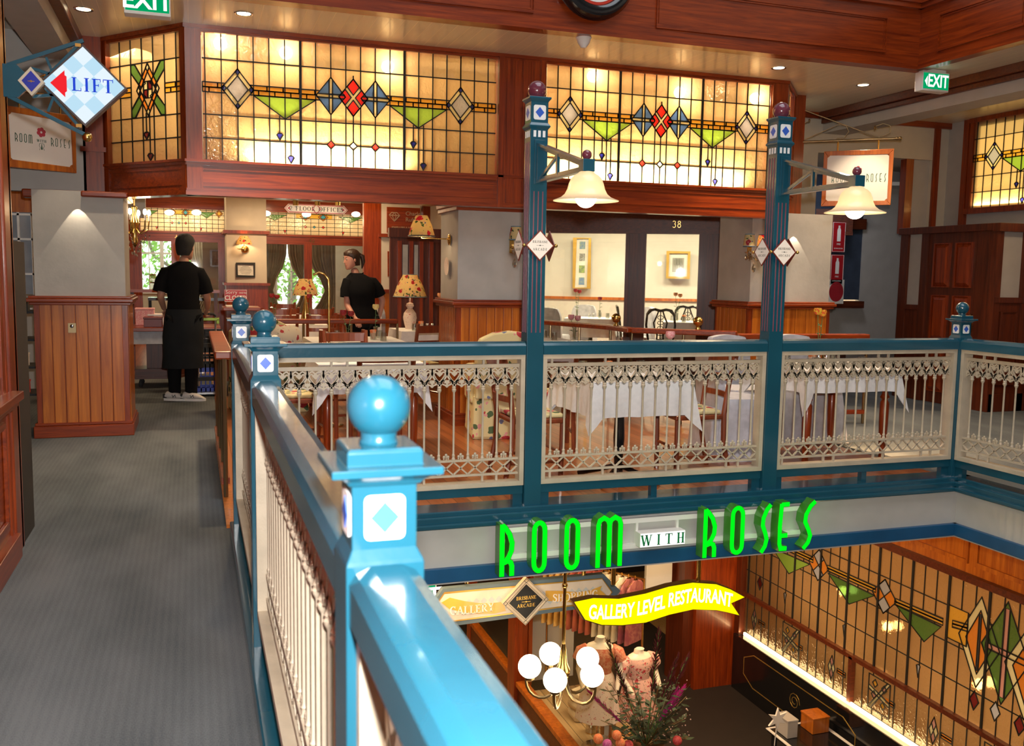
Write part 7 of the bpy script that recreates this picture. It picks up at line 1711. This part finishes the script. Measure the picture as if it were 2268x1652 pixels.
def rib(lst,nm_,mt):
    P_,_=poly_from(lst,YG); MB().prism(P_[::-1],o,AX,AZ,.0028,.006).build(nm_,mt,t)
goldp=plain('ochre_ribbon',(.62,.36,.06),.35,coat=.4)
rib([(977,1334),(996,1323),(1030,1331),(1065,1336),(1095,1335),(1115,1332),(1120,1352),(1095,1358),(1060,1359),(1025,1355),(995,1348)],'gold_ribbon',goldp)
rib([(1208,1308),(1240,1308),(1280,1311),(1310,1306),(1332,1297),(1329,1306),(1343,1318),(1315,1330),(1280,1334),(1240,1332),(1208,1330)],'gold_ribbon',goldp)
ga=at(1045,1346,y=YG); q=MB()
serif('GALLERY',.060,q,ga,AX,AZ,.006,.010,track=.02,bend=lambda u,v:(u+0,v-.010*(1-(u/.2)**2)-u*(-.0)))
sp_=at(1274,1319,y=YG); serif('SHOPPING',.060,q,sp_,AX,AZ,.006,.010,track=.02,bend=lambda u,v:(u,v+.004*math.sin(u*20)))
q.build('lettering',signwhite,t)
dc=at(1165,1332,y=YG-.04); hw=(at(1216,1332,y=YG-.04).x-dc.x); t2=t
MB().prism(rh(0,0,hw,hw),dc,AX,AZ,-.04,0).build('diamond_border',cream,t); d_=MB().prism(rh(0,0,hw*.72,hw*.72),dc,AX,AZ,0,.003).build('black_centre',plain('satin_black',(.006,.006,.007),.35,spec=.25),t)
m=MB()
for f in (.96,.80): m.ribbon(rh(0,0,hw*f,hw*f),.0022,dc,AX,AZ,0,.002,closed=True)
for s1,s2 in ((1,0),(-1,0),(0,1),(0,-1)):
    m.ribbon(rh(s1*hw*.87,s2*hw*.87,hw*.09,hw*.09),.0022,dc,AX,AZ,.0,.0025,closed=True)
m.build('fine_lines',inkm,t)
q=MB(); serif('BRISBANE',.026,q,dc+Vector((0,0,.030)),AX,AZ,.003,.005,track=.0); serif('ARCADE',.026,q,dc+Vector((0,0,-.028)),AX,AZ,.003,.005,track=.1); q.prism(rect(-.035,.035,-.0015,.0015),dc,AX,AZ,.003,.005); q.prism(rh(0,0,.009,.007),dc,AX,AZ,.003,.006); q.build('gilt_lettering',gold,t)
for px in (1033,1291): a=at(px,1290,y=YG+.03); MB().tube([(a.x,YG+.02,a.z-.0),(a.x,YG+.02,-.36)],.017,10).build('hanging_tube',brass,t,smooth=True)
# chandelier of white globes
YC=5.62; hb=at(1247,1476,y=YC); t=thing('globe_chandelier','pendant light of five glowing white globes on bronze arms','chandelier',(hb.x,YC,hb.z))
MB().tube([(hb.x,YC,-.36),(hb.x,YC,hb.z+.02)],.012,10).lathe(hb.x,YC,[(.012,hb.z+.16),(.02,hb.z+.12),(.028,hb.z+.03),(.05,hb.z-.02),(.045,hb.z-.06),(.02,hb.z-.10),(.0,hb.z-.12)],16).sphere((hb.x,YC,at(1251,1296,y=YC).z),.02,12,8).build('stem',brass,t,smooth=True)
for k in range(5):
    a=R(19+72*k); c_,s_=math.cos(a),math.sin(a); r=.225; gz=hb.z+.0
    ar=MB().tube([(hb.x+.03*c_,YC+.03*s_,hb.z-.05)]+[(hb.x+(.14-.11*math.cos(R(q)))*c_,YC+(.14-.11*math.cos(R(q)))*s_,hb.z-.09-.13*math.sin(R(q))) for q in range(0,181,20)]+[(hb.x+r*c_,YC+r*s_,gz-.085)],.011,8).lathe(hb.x+r*c_,YC+r*s_,[(0,gz-.11),(.02,gz-.10),(.035,gz-.085),(.036,gz-.07),(0,gz-.07)],14).build('arm',bronze,t,smooth=True)
    MB().sphere((hb.x+r*c_,YC+r*s_,gz),.079,28,18).build('globe',globe_e,ar,smooth=True)
# ------------------------------------------------------------ lower level
lw=sgroup('wall_lower_shopfront')
XS=3.46
MB().box(XS-.04,XS+.04,7.2,11.6,-3.6,-3.22).build('stall_riser',dk_x,lw); MB().box(XS-.07,XS+.06,7.2,9.9,-3.24,-3.18).box(XS-.05,XS+.05,9.9,11.6,-3.24,-3.18).build('sill',hon_z,lw,bev=.008)
MB().box(XS-.09,XS+.07,9.62,9.86,-3.6,-.42).box(XS+.07,XS+.12,9.6,9.8,-3.25,-.42).box(XS-.05,XS+.05,11.55,11.7,-3.6,-.42).build('corner_posts',mah_z,lw,bev=.006)
MB().box(XS-.05,XS+.05,7.2,11.6,-.9,-.42).build('head_rail',mah_x,lw)
w=sgroup('window_20'); MB().box(XS-.005,XS+.005,7.2,11.6,-3.2,-.9).build('glass_pane',pane,w)
MB().box(5.68,6.28,9.6,10.1,-3.6,-.42).build('timber_column',mah_z,lw); MB().box(5.55,5.68,9.68,10.1,-3.6,-.42).box(6.22,6.3,9.5,9.6,-3.6,-.42).build('column_returns',dk_z,lw)
struct('floor_display',MB().box(XS+.05,4.25,7.0,9.5,-3.3,-3.26),boards('display_boards',(.40,.27,.13),(.60,.42,.22),'X',.14,rough=.4,grain='y'))
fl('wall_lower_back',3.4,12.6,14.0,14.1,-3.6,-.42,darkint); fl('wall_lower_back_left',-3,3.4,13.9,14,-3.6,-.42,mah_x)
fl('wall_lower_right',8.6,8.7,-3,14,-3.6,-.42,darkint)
w=sgroup('window_21'); wd=2.6; sh=[]
for c_ in (.7,1.5,2.2): sh.append((rh(c_,.5,.07,.15),g_pink,1)); sh.append((rh(c_,.5,.035,.075),g_cream,1))
leaded(w,(4.2,12.0,-1.7),(1,0,0),wd,1.25,sh,[((c_*.16,0),(c_*.16,1.25)) for c_ in range(1,17)]+[((0,v),(wd,v)) for v in (.25,.5,.75,1.0)],g_lower)
MB().box(4.1,6.9,12.0,12.06,-1.9,-1.7).build('sill',mah_x,w); light('AREA','lower_back_window_light',(5.4,12.5,-1.0),14,WARM2,2,1,to=(5.4,12,-1.0))
# side shopfront of leaded glass, running towards the viewer
XG=6.3; w=sgroup('window_22'); Y0=9.6; Lg=6.6
def gp(px,py): p=at(px,py,x=XG); return (Y0-p.y,p.z)
ZT,ZM,ZBt=-1.11,-2.385,-2.86
o=(XG,Y0,ZM); U=lambda u,z:(u,z-ZM)
sh=[]
CX=lambda cx,cy:(lambda g:(g[0],g[1]-ZM))(gp(1500+cx/2.888,1080+cy/2.888))
def qd(cx,cy,w_,h_,mats_): 
    x,y=CX(cx,cy); sh.append((rh(x,y,w_,h_),mats_[0],1))
    sh.append((rh(x,y+h_/2,w_/2,h_/2),mats_[1],1)); sh.append((rh(x,y-h_/2,w_/2,h_/2),mats_[1],1))
for a,b_,c_ in (((610,385),(850,490),(715,550)),((965,545),(1265,690),(1100,745)),((1400,750),(1690,890),(1580,985))):
    sh.append(([CX(*a),CX(*c_),CX(*b_)],g_green if a[0]<700 else g_dkgreen,1))
    x,y=CX(*c_)
    for dx,dy,m_ in ((-.05,-.30,g_grey),(.03,-.62,g_maroon)):
        if y+dy>.05: sh.append(([(x+dx-.022,y+dy+.05),(x+dx,y+dy-.06),(x+dx+.022,y+dy+.05),(x+dx,y+dy+.065)],m_,1))
qd(905,495,.17,.17,(g_orange,g_grey)); qd(1325,695,.17,.17,(g_orange,g_grey))
for a,b_ in (((700,400),(870,480)),((960,530),(1270,670)),((1390,745),(1700,880)),((1760,890),(1860,920))):
    (x0,y0),(x1,y1)=CX(*a),CX(*b_); sh.append(([(x0,y0-.0),(x1,y1-.0),(x1,y1+.03),(x0,y0+.03)],g_amber,1)); sh.append(([(x0,y0+.03),(x1,y1+.03),(x1,y1+.06),(x0,y0+.06)],g_amber,1))
x,y=CX(1930,990); sh.append((rh(x,y,.22,.40),g_cream,1)); sh.append((rh(x,y,.14,.28),g_orange,1)); sh.append((rect(x-.01,x+.01,y-.25,y+.25),g_grey,1))
x,y=CX(2095,1060); sh.append((rh(x,y,.24,.44),g_dkgreen,1)); sh.append((rect(x-.025,x+.025,y-.38,y+.38),g_pink,1)); sh.append((rect(x-.2,x+.2,y-.025,y+.025),g_pink,1))
x,y=CX(2240,1180); sh.append((rh(x,y,.22,.40),g_cream,1)); sh.append((rh(x,y,.14,.28),g_orange,1))
x,y=CX(1800,890); sh.append((rect(x-.12,x+.1,y-.14,y+.16),g_amber,1))
for cx,cy,m_ in ((530,610,g_maroon),(1900,1360,g_maroon),(2035,1430,g_grey),(2190,1520,g_maroon)): x,y=CX(cx,cy); sh.append((rh(x,y,.05,.085),m_,1))
ln=[];bars=[]
k=0; u=.15
while u<Lg:
    if k%3==0: bars.append(((u,0),(u,ZT-ZM),.022))
    else: ln.append(((u,0),(u,ZT-ZM)))
    u+=.148; k+=1
for v in (.30,.62,.95): ln.append(((0,v),(Lg,v)))
leaded(w,o,(0,-1,0),Lg,ZT-ZM,sh,ln,g_lower,bars=bars)
sh=[];ln=[]; H2=ZM-ZBt
for k in range(9):
    u=.30+k*.72
    if k%2==0:
        sh.append((rh(u,.22,.055,.13),g_cream,1)); sh.append((rh(u,.285,.028,.065),g_pink,1)); sh.append((rh(u,.155,.028,.065),g_pink,1))
    else:
        sh.append((rect(u-.15,u+.15,.06,.40),g_lower,1)); sh.append(([(u-.15,.06),(u-.11,.06),(u+.15,.40),(u+.11,.40)],g_cream,1)); sh.append(([(u-.15,.25),(u+.15,.17),(u+.15,.21),(u-.15,.29)],g_cream,1))
        for dx,dy,m_ in ((-.06,.10,g_amber),(.07,.09,g_pink),(-.07,-.02,g_pink),(.06,-.08,g_amber)): sh.append((rh(u+dx,.23+dy,.035,.04),m_,1))
for u0 in [i*.72+.42 for i in range(9)]: sh.append((rect(u0-.03,u0+.10,.20,.225),g_orange,2)); sh.append((rect(u0-.03,u0+.10,.225,.25),g_orange,2))
u=.15
while u<Lg: ln.append(((u,0),(u,H2))); u+=.148
leaded(w,(XG,Y0,ZBt),(0,-1,0),Lg,H2,sh,ln,g_lower)
MB().box(XG-.05,XG+.05,3.0,9.6,ZM-.022,ZM+.022).box(XG-.06,XG+.05,3.0,9.6,ZT-.03,ZT+.03).box(XG-.05,XG+.05,7.5,7.55,ZBt,ZM).box(XG-.05,XG+.05,5.3,5.35,ZBt,ZM).build('window_rails',dk_x,w)
m=MB().box(XG-.0,XG+.1,3.0,9.6,ZT+.03,-.42)
for k in range(9): m.ribbon([(-9.5+k*.86,-.98),(-9.5+k*.86+.76,-.98),(-9.5+k*.86+.76,-.52),(-9.5+k*.86,-.52)],.03,(XG,0,0),(0,-1,0),AZ,0,.02,closed=True)
m.build('head_panel',hon_z,w)
tag(MB().box(XG-.045,XG-.02,3.0,9.45,ZBt-.03,ZBt+.005).build('strip_light',strip_e,w))
light('AREA','strip_light_beam',(XG-.07,6.3,ZBt-.01),10,(1,.66,.3),6.4,.03,to=(XG-.0,6.3,ZBt+.6))
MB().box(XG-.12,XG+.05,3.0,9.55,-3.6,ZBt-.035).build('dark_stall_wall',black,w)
m=MB()
for k in range(3):
    u0=-9.3+k*2.3; m.ribbon([(u0+.2,-3.40),(u0,-3.3),(u0,-3.1),(u0+.2,-3.0),(u0+1.8,-3.0),(u0+2.0,-3.1),(u0+2.0,-3.3),(u0+1.8,-3.40)],.010,(XG-.12,0,0),(0,-1,0),AZ,0,.003,closed=True)
    m.ribbon([(u0+1.0+.10*math.cos(R(a))*(1-a/900),-3.2+.10*math.sin(R(a))*(1-a/900)) for a in range(0,700,35)],.006,(XG-.12,0,0),(0,-1,0),AZ,0,.003)
m.build('gilt_line_ornament',gold,w)
light('AREA','right_shop_interior',(7.4,6.8,-1.3),14,WARM2,5,2.0,to=(6.3,6.8,-1.7))
for y,z in ((8.3,-2.0),(7.6,-2.15),(6.4,-2.25),(5.6,-2.2)): 
    o_=tag(MB().sphere((0,0,0),.05,12,8).build('light_bulb',bulb_e,None,local=True),'bulb glowing behind the lower leaded glass','light bulb','bulbs behind the lower leaded glass'); o_.location=(7.0,y,z)
    light('POINT','lower_bulb',(6.85,y,z),4,WARM,.05)
light('AREA','shop_interior_light',(4.4,7.9,-.5),80,WARM,1.6,to=(4.4,8.6,-3)); light('AREA','lower_hall_light',(1.5,6.6,-.45),46,WARM2,1.8,to=(2.2,8,-3.6)); light('POINT','globe_cluster_light',(hb.x,YC,hb.z-.2),10,WARM,.2)
# shop display -------------------------------------------------
struct('wall_display_panel',MB().box(3.62,4.15,9.75,9.8,-3.26,-1.2),whitewall); struct('wall_display_board',MB().box(5.15,5.5,9.9,9.95,-2.55,-1.95),whitewall)
manq=plain('mannequin_ivory',(.80,.70,.55),.35)
def mannequin(label,neck,rz,dress,skirt,s=.92):
    t=thing('mannequin',label,'mannequin',(neck.x,neck.y,-3.26),rz); zb=neck.z+3.26; k=zb/1.45
    L=lambda z:(z*k)
    rg=[(0,0,L(.88),.15*s,.11*s),(0,0,L(.95),.155*s,.115*s),(0,0,L(1.05),.12*s,.09*s),(0,0,L(1.12),.125*s,.09*s),(0,-.01,L(1.22),.15*s,.105*s),(0,0,L(1.32),.165*s,.09*s),(0,0,L(1.37),.13*s,.07*s),(0,0,L(1.40),.06*s,.055*s),(0,0,L(1.45),.05*s,.05*s),(.008,-.01,L(1.47),.046*s,.046*s)]
    loft(rg,24).build('torso',manq,t,local=True,smooth=True)
    for sx in (-1,1): MB().tube([(sx*.16*s,0,L(1.33)),(sx*.20*s,.0,L(1.18)),(sx*.22*s,-.02,L(1.05)),(sx*.19*s,-.12,L(.92)),(sx*.18*s,-.15,L(.86))],.03,10,rs=[.045,.036,.030,.024,.018]).build('arm',manq,t,local=True,smooth=True)
    rg=[(0,-.0,L(1.0),.135*s,.105*s),(0,0,L(1.07),.13*s,.10*s),(0,-.01,L(1.2),.162*s,.12*s),(0,0,L(1.30),.178*s,.108*s),(0,0,L(1.34),.165*s,.095*s)]
    loft(rg,24,False).build('bodice',dress,t,local=True,smooth=True)
    for sx in (-1,1): MB().tube([(sx*.13*s,0,L(1.33)),(sx*.19*s,0,L(1.27)),(sx*.225*s,-.0,L(1.17))],.06,12,rs=[.045,.07,.065]).build('sleeve',dress,t,local=True,smooth=True)
    n=36; m=MB(); vs=[]
    lv=[(1.02,.135),(.95,.165),(.8,.19),(.6,.22),(.42,.25)]
    for z,r in lv:
        for i in range(n): a=2*PI*i/n; rr=r*s*(1+.05*math.sin(i*2.1)*(1.05-z)); vs.append((rr*math.cos(a),rr*.85*math.sin(a),L(z)))
    m.add(vs,[(j*n+i,j*n+(i+1)%n,(j+1)*n+(i+1)%n,(j+1)*n+i) for j in range(len(lv)-1) for i in range(n)]); m.build('skirt',skirt,t,local=True,smooth=True)
    MB().lathe(0,0,[(0,0),(.16,0),(.16,.012),(.015,.02),(.012,L(.9))],20).build('stand',chrome,t,local=True); return t
mannequin('headless ivory mannequin in rust blouse and sprigged white skirt',at(1329,1412,y=8.1),R(-20),rosemat('rust_print',(.50,.10,.05),(.62,.28,.16),30),flor_small)
mannequin('headless ivory mannequin in pink floral dress, right of the first',at(1415,1438,y=8.15),R(10),flor_dress,flor_dress)
# clothes rail
a,b_=Vector((3.75,9.6,-1.75)),Vector((4.45,8.6,-1.75)); t=thing('clothes_rail','gold clothes rail running back into the shop','clothes rail',(4.0,9.2,-3.26)); MB().tube([(a.x,a.y,-3.26),a,b_,(b_.x,b_.y,-3.26)],.013,8).build('rail_tube',brass,t,smooth=True)
gm=[rosemat('garment_%d'%k,c0,c1,9) for k,(c0,c1) in enumerate((((.62,.34,.07),(.75,.5,.2)),((.45,.10,.05),(.3,.05,.05)),((.55,.45,.3),(.7,.6,.45)),((.20,.04,.05),(.3,.1,.08))))]
def mk_garment():
    t=thing('hanging_garment','garment','garment'); m=MB(); vs=[]; n=12
    for z,w_,d_ in ((-.03,.03,.02),(-.06,.12,.025),(-.12,.19,.03),(-.3,.17,.035),(-.7,.20,.045)):
        for i in range(n): a_=2*PI*i/n; vs.append((d_*math.cos(a_)*(1+.3*math.sin(3*a_)),w_*math.sin(a_),z))
    m.add(vs,[(j*n+i,j*n+(i+1)%n,(j+1)*n+(i+1)%n,(j+1)*n+i) for j in range(4) for i in range(n)]+[tuple(range(4*n,5*n))]); m.build('cloth',gm[0],t,local=True,smooth=True)
    MB().tube([(0,0,.015),(0,0,-.03),(0,.16,-.07)],.005,5).tube([(0,0,-.03),(0,-.16,-.07)],.005,5).build('hanger',brass,t,local=True); return t
gp_=None
for k in range(14):
    p_=a+(b_-a)*((k+.7)/15); rzz=math.atan2((b_-a).y,(b_-a).x)
    if k%4==0 or gp_ is None: 
        g_=mk_garment(); [o_ for o_ in g_.children if o_.name.startswith('cloth')][0].data.materials[0]=gm[(k//4)%4]; gp_=g_; g_.location=p_; g_.rotation_euler=(0,0,rzz); g_['label']='garment number'; 
    else: g_=dup(gp_,p_,rzz)
    g_['label']='%s garment on the gold rail, %s'%(('golden','dark red','cream','plum')[(k//4)%4],('frontmost of its colour from the back','second of its colour','third of its colour','last of its colour')[k%4]); g_['group']='garments on the gold rail'
# cushions, lanterns, jar, frame
for k in range(3): o_=tag(MB().box(-.15,.15,-.12,.12,0,.10).build('cushion',plain('fringed_cream_%d'%k,(.68,.55,.36),.9,bump=.8,bs=60),None,local=True,bev=.04),('bottom','middle','top')[k]+' fringed cream cushion of the stack in the shop window','cushion','stack of fringed cushions'); o_.location=(3.86,8.75,-3.26+.105*k); o_.rotation_euler=(0,0,.2*k)
def lantern(label,x,y,r,h):
    t=thing('glass_lantern',label,'lantern',(x,y,-3.26)); MB().lathe(x,y,[(r,-3.25),(r,-3.25+h),(r-.004,-3.25+h),(r-.004,-3.25)],20).build('glass',crystal,t,smooth=True); MB().lathe(x,y,[(r,-3.262+h),(r+.006,-3.255+h),(r+.006,-3.245+h),(r-.004,-3.245+h)],20).lathe(x,y,[(0,-3.259),(r,-3.259),(r,-3.245),(0,-3.245)],20).build('rim',brass,t,smooth=True)
lantern('smaller brass rimmed glass lantern beside the cushions',3.80,8.42,.055,.14); lantern('taller brass rimmed glass lantern in the shop window',4.02,8.46,.075,.26)
t=thing('ceramic_jar','squat cream ceramic jar at the front of the shop window','jar',(3.76,8.02,-3.26)); MB().lathe(3.76,8.02,[(0,-3.258),(.06,-3.258),(.075,-3.22),(.07,-3.16),(.045,-3.14),(.05,-3.11),(.042,-3.11),(.038,-3.14),(.05,-3.2),(0,-3.2)],20).build('body',cream,t,smooth=True)
picture('small wooden photo frame leaning beside the lanterns',3.88,8.25,-3.16,.13,.18,R(20),hon_z)
# dried flower arrangement in front
fx,fy=3.98,7.55; fz=-3.3
t=thing('flower_urn','urn holding the big dried flower arrangement','urn',(fx,fy,fz)); MB().lathe(fx,fy,[(0,fz),(.16,fz),(.20,fz+.2),(.17,fz+.32),(.0,fz+.32)],20).build('body',bronze,t,smooth=True)
def plume(label,p0,p1,w_,mt,seed):
    rnd=random.Random(seed); p0,p1=Vector(p0),Vector(p1); d=(p1-p0); L=d.length; d.normalize(); t=thing('pampas_plume',label,'plume',p0,group='dried plumes in the flower arrangement')
    MB().tube([p0,p0+d*L],.006,6).build('stalk',stemm,t); m=MB()
    for k in range(90):
        f=.42+.58*(k/90); q_=p0+d*L*f; r_=w_*math.sin(PI*min(1,(f-.40)/.62))**.7; a_=rnd.uniform(0,6.28); u_=Vector((math.cos(a_),math.sin(a_),0)); e_=q_+u_*r_+d*.07; s_=d.cross(u_).normalized()*.008
        m.add([q_-s_,q_+s_,e_],[(0,1,2)]); m.add([q_-u_*.008,q_+u_*.008,e_],[(0,1,2)])
    m.build('feathery_head',mt,t)
pl_m=plain('burgundy_plume',(.10,.012,.015),.9); mg=plain('magenta_plume',(.50,.02,.22),.85)
def FX(px,py,y=7.55): return at(px,py,y=y)
fb=Vector((fx,fy,fz+.3))
for k,(px,py,w_,mt,l) in enumerate(((1345,1420,.05,pl_m,'burgundy plume leaning left before the first mannequin'),(1460,1395,.055,pl_m,'tallest burgundy plume, upright in the middle'),(1500,1455,.04,pl_m,'burgundy plume right of the tallest one'),(1523,1455,.045,pl_m,'rightmost burgundy plume, next to the timber column'),(1308,1535,.045,mg,'magenta plume pointing out to the left'),(1495,1530,.04,mg,'magenta plume under the right burgundy ones'),(1512,1525,.045,mg,'rightmost magenta plume of the arrangement'))): plume(l,fb,FX(px,py),w_,mt,k)
t=thing('foliage_bunch','dark leaves and stems of the dried arrangement','foliage',fb); rnd=random.Random(5); m=MB(); st=MB()
for k in range(46):
    tx,ty=rnd.uniform(1330,1540),rnd.uniform(1500,1640); e_=FX(tx,ty,7.55+rnd.uniform(-.2,.25)); st.tube([fb,fb*.4+e_*.6+Vector((0,0,.03)),e_],.003,4)
    for j in range(7):
        q_=fb+(e_-fb)*(.5+.5*j/7); a_=rnd.uniform(0,6.28); l_=rnd.uniform(.05,.10); u_=Vector((math.cos(a_)*l_,math.sin(a_)*l_,rnd.uniform(-.02,.05))); s_=Vector((-u_.y,u_.x,0))*.28; m.add([q_,q_+u_*.5+s_,q_+u_,q_+u_*.5-s_],[(0,1,2,3)])
st.build('stems',bronze,t); m.build('leaves',plain('dusky_leaf',(.035,.06,.03),.6,vary=.5),t)
def mk_bloom(): return tag(MB().sphere((0,0,0),.045,14,10).build('dried_bloom',rose_or,None,local=True,smooth=True),'round bloom','flower')
blm=[rosemat('coral_bloom',(.75,.16,.06),(.85,.35,.15),60),rosemat('violet_bloom',(.50,.05,.40),(.7,.2,.5),60),rosemat('crimson_bloom',(.40,.03,.05),(.6,.1,.1),60)]
for k,(px,py,mi,l) in enumerate(((1366,1628,0,'large coral bloom at the lower left of the arrangement'),(1374,1645,0,'coral bloom under the large one'),(1345,1648,1,'violet bloom at the bottom left of the arrangement'),(1392,1650,2,'crimson bloom at the bottom edge'),(1500,1640,2,'crimson bloom among the right sprays'),(1325,1636,0,'coral bloom farthest left'))):
    o_=tag(MB().sphere((0,0,0),.045,14,10).build('dried_bloom',blm[mi],None,local=True,smooth=True),l,'flower','round blooms of the arrangement'); o_.location=FX(px,py,7.35)
m=MB()
for k in range(160): q_=FX(rnd.uniform(1370,1530),rnd.uniform(1500,1650),7.5+rnd.uniform(-.15,.3)); m.sphere(tuple(q_),rnd.uniform(.004,.008),5,4)
tag(m.build('tiny_buds',plain('pale_buds',(.65,.45,.42),.6)),'haze of tiny pale buds through the dried arrangement','buds',kind='stuff')
tag(MB().box(3.50,3.62,7.35,7.75,-3.5,-3.49).build('price_card',signwhite),'white card leaning at the foot of the flowers','card')
# stall goods at the bottom right
t=thing('display_table','dark low table with a white edge at bottom right','table',(5.8,7.4,-3.6)); MB().box(5.5,6.1,7.0,7.8,-3.2,-3.17).build('table_top',black,t); MB().ribbon(rect(5.5,6.1,-7.8,-7.0),.03,(0,0,-3.17),(1,0,0),(0,-1,0),-.004,.004,closed=True) .build('white_edging',signwhite,t)
for x,y in ((5.55,7.05),(6.05,7.05),(5.55,7.75),(6.05,7.75)): MB().box(x-.02,x+.02,y-.02,y+.02,-3.6,-3.2).build('leg',blackm,t)
q_=at(1722,1592,y=7.45); P=[]
for k in range(12): r_=.115 if k%2==0 else .045; P.append((r_*math.cos(PI/2+k*PI/6),r_*math.sin(PI/2+k*PI/6)))
t=thing('star_ornament','white six pointed star ornament standing on the dark table','ornament',q_); MB().prism(P,q_,AX,AZ,-.01,.01).build('star',signwhite,t); MB().tube([q_,(q_.x,q_.y+.03,-3.17)],.006).build('stalk',signwhite,t)
box_thing('small orange wooden crate beside the white star',5.86,6.06,7.55,7.75,-3.168,-3.0,hon_z,'wooden_crate','crate','goods on the dark table'); box_thing('grey card box left of the white star',5.56,5.68,7.55,7.75,-3.168,-2.98,greywall,g='goods on the dark table')
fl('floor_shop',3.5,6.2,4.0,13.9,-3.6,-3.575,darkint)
light('AREA','lower_side_fill',(4.9,6.2,-.46),30,WARM2,.6,3,to=(6.1,6.4,-1.6))  # area fill added to brighten the head panel
light('AREA','lower_column_fill',(5.0,8.3,-.5),22,WARM2,.6,to=(5.9,9.6,-2.2))  # area fill added to brighten the timber column
light('AREA','lower_hall_far_fill',(2.2,10.2,-.46),70,WARM2,1.2,to=(2.4,10.4,-3.6))  # area fill added to brighten the terrazzo floor
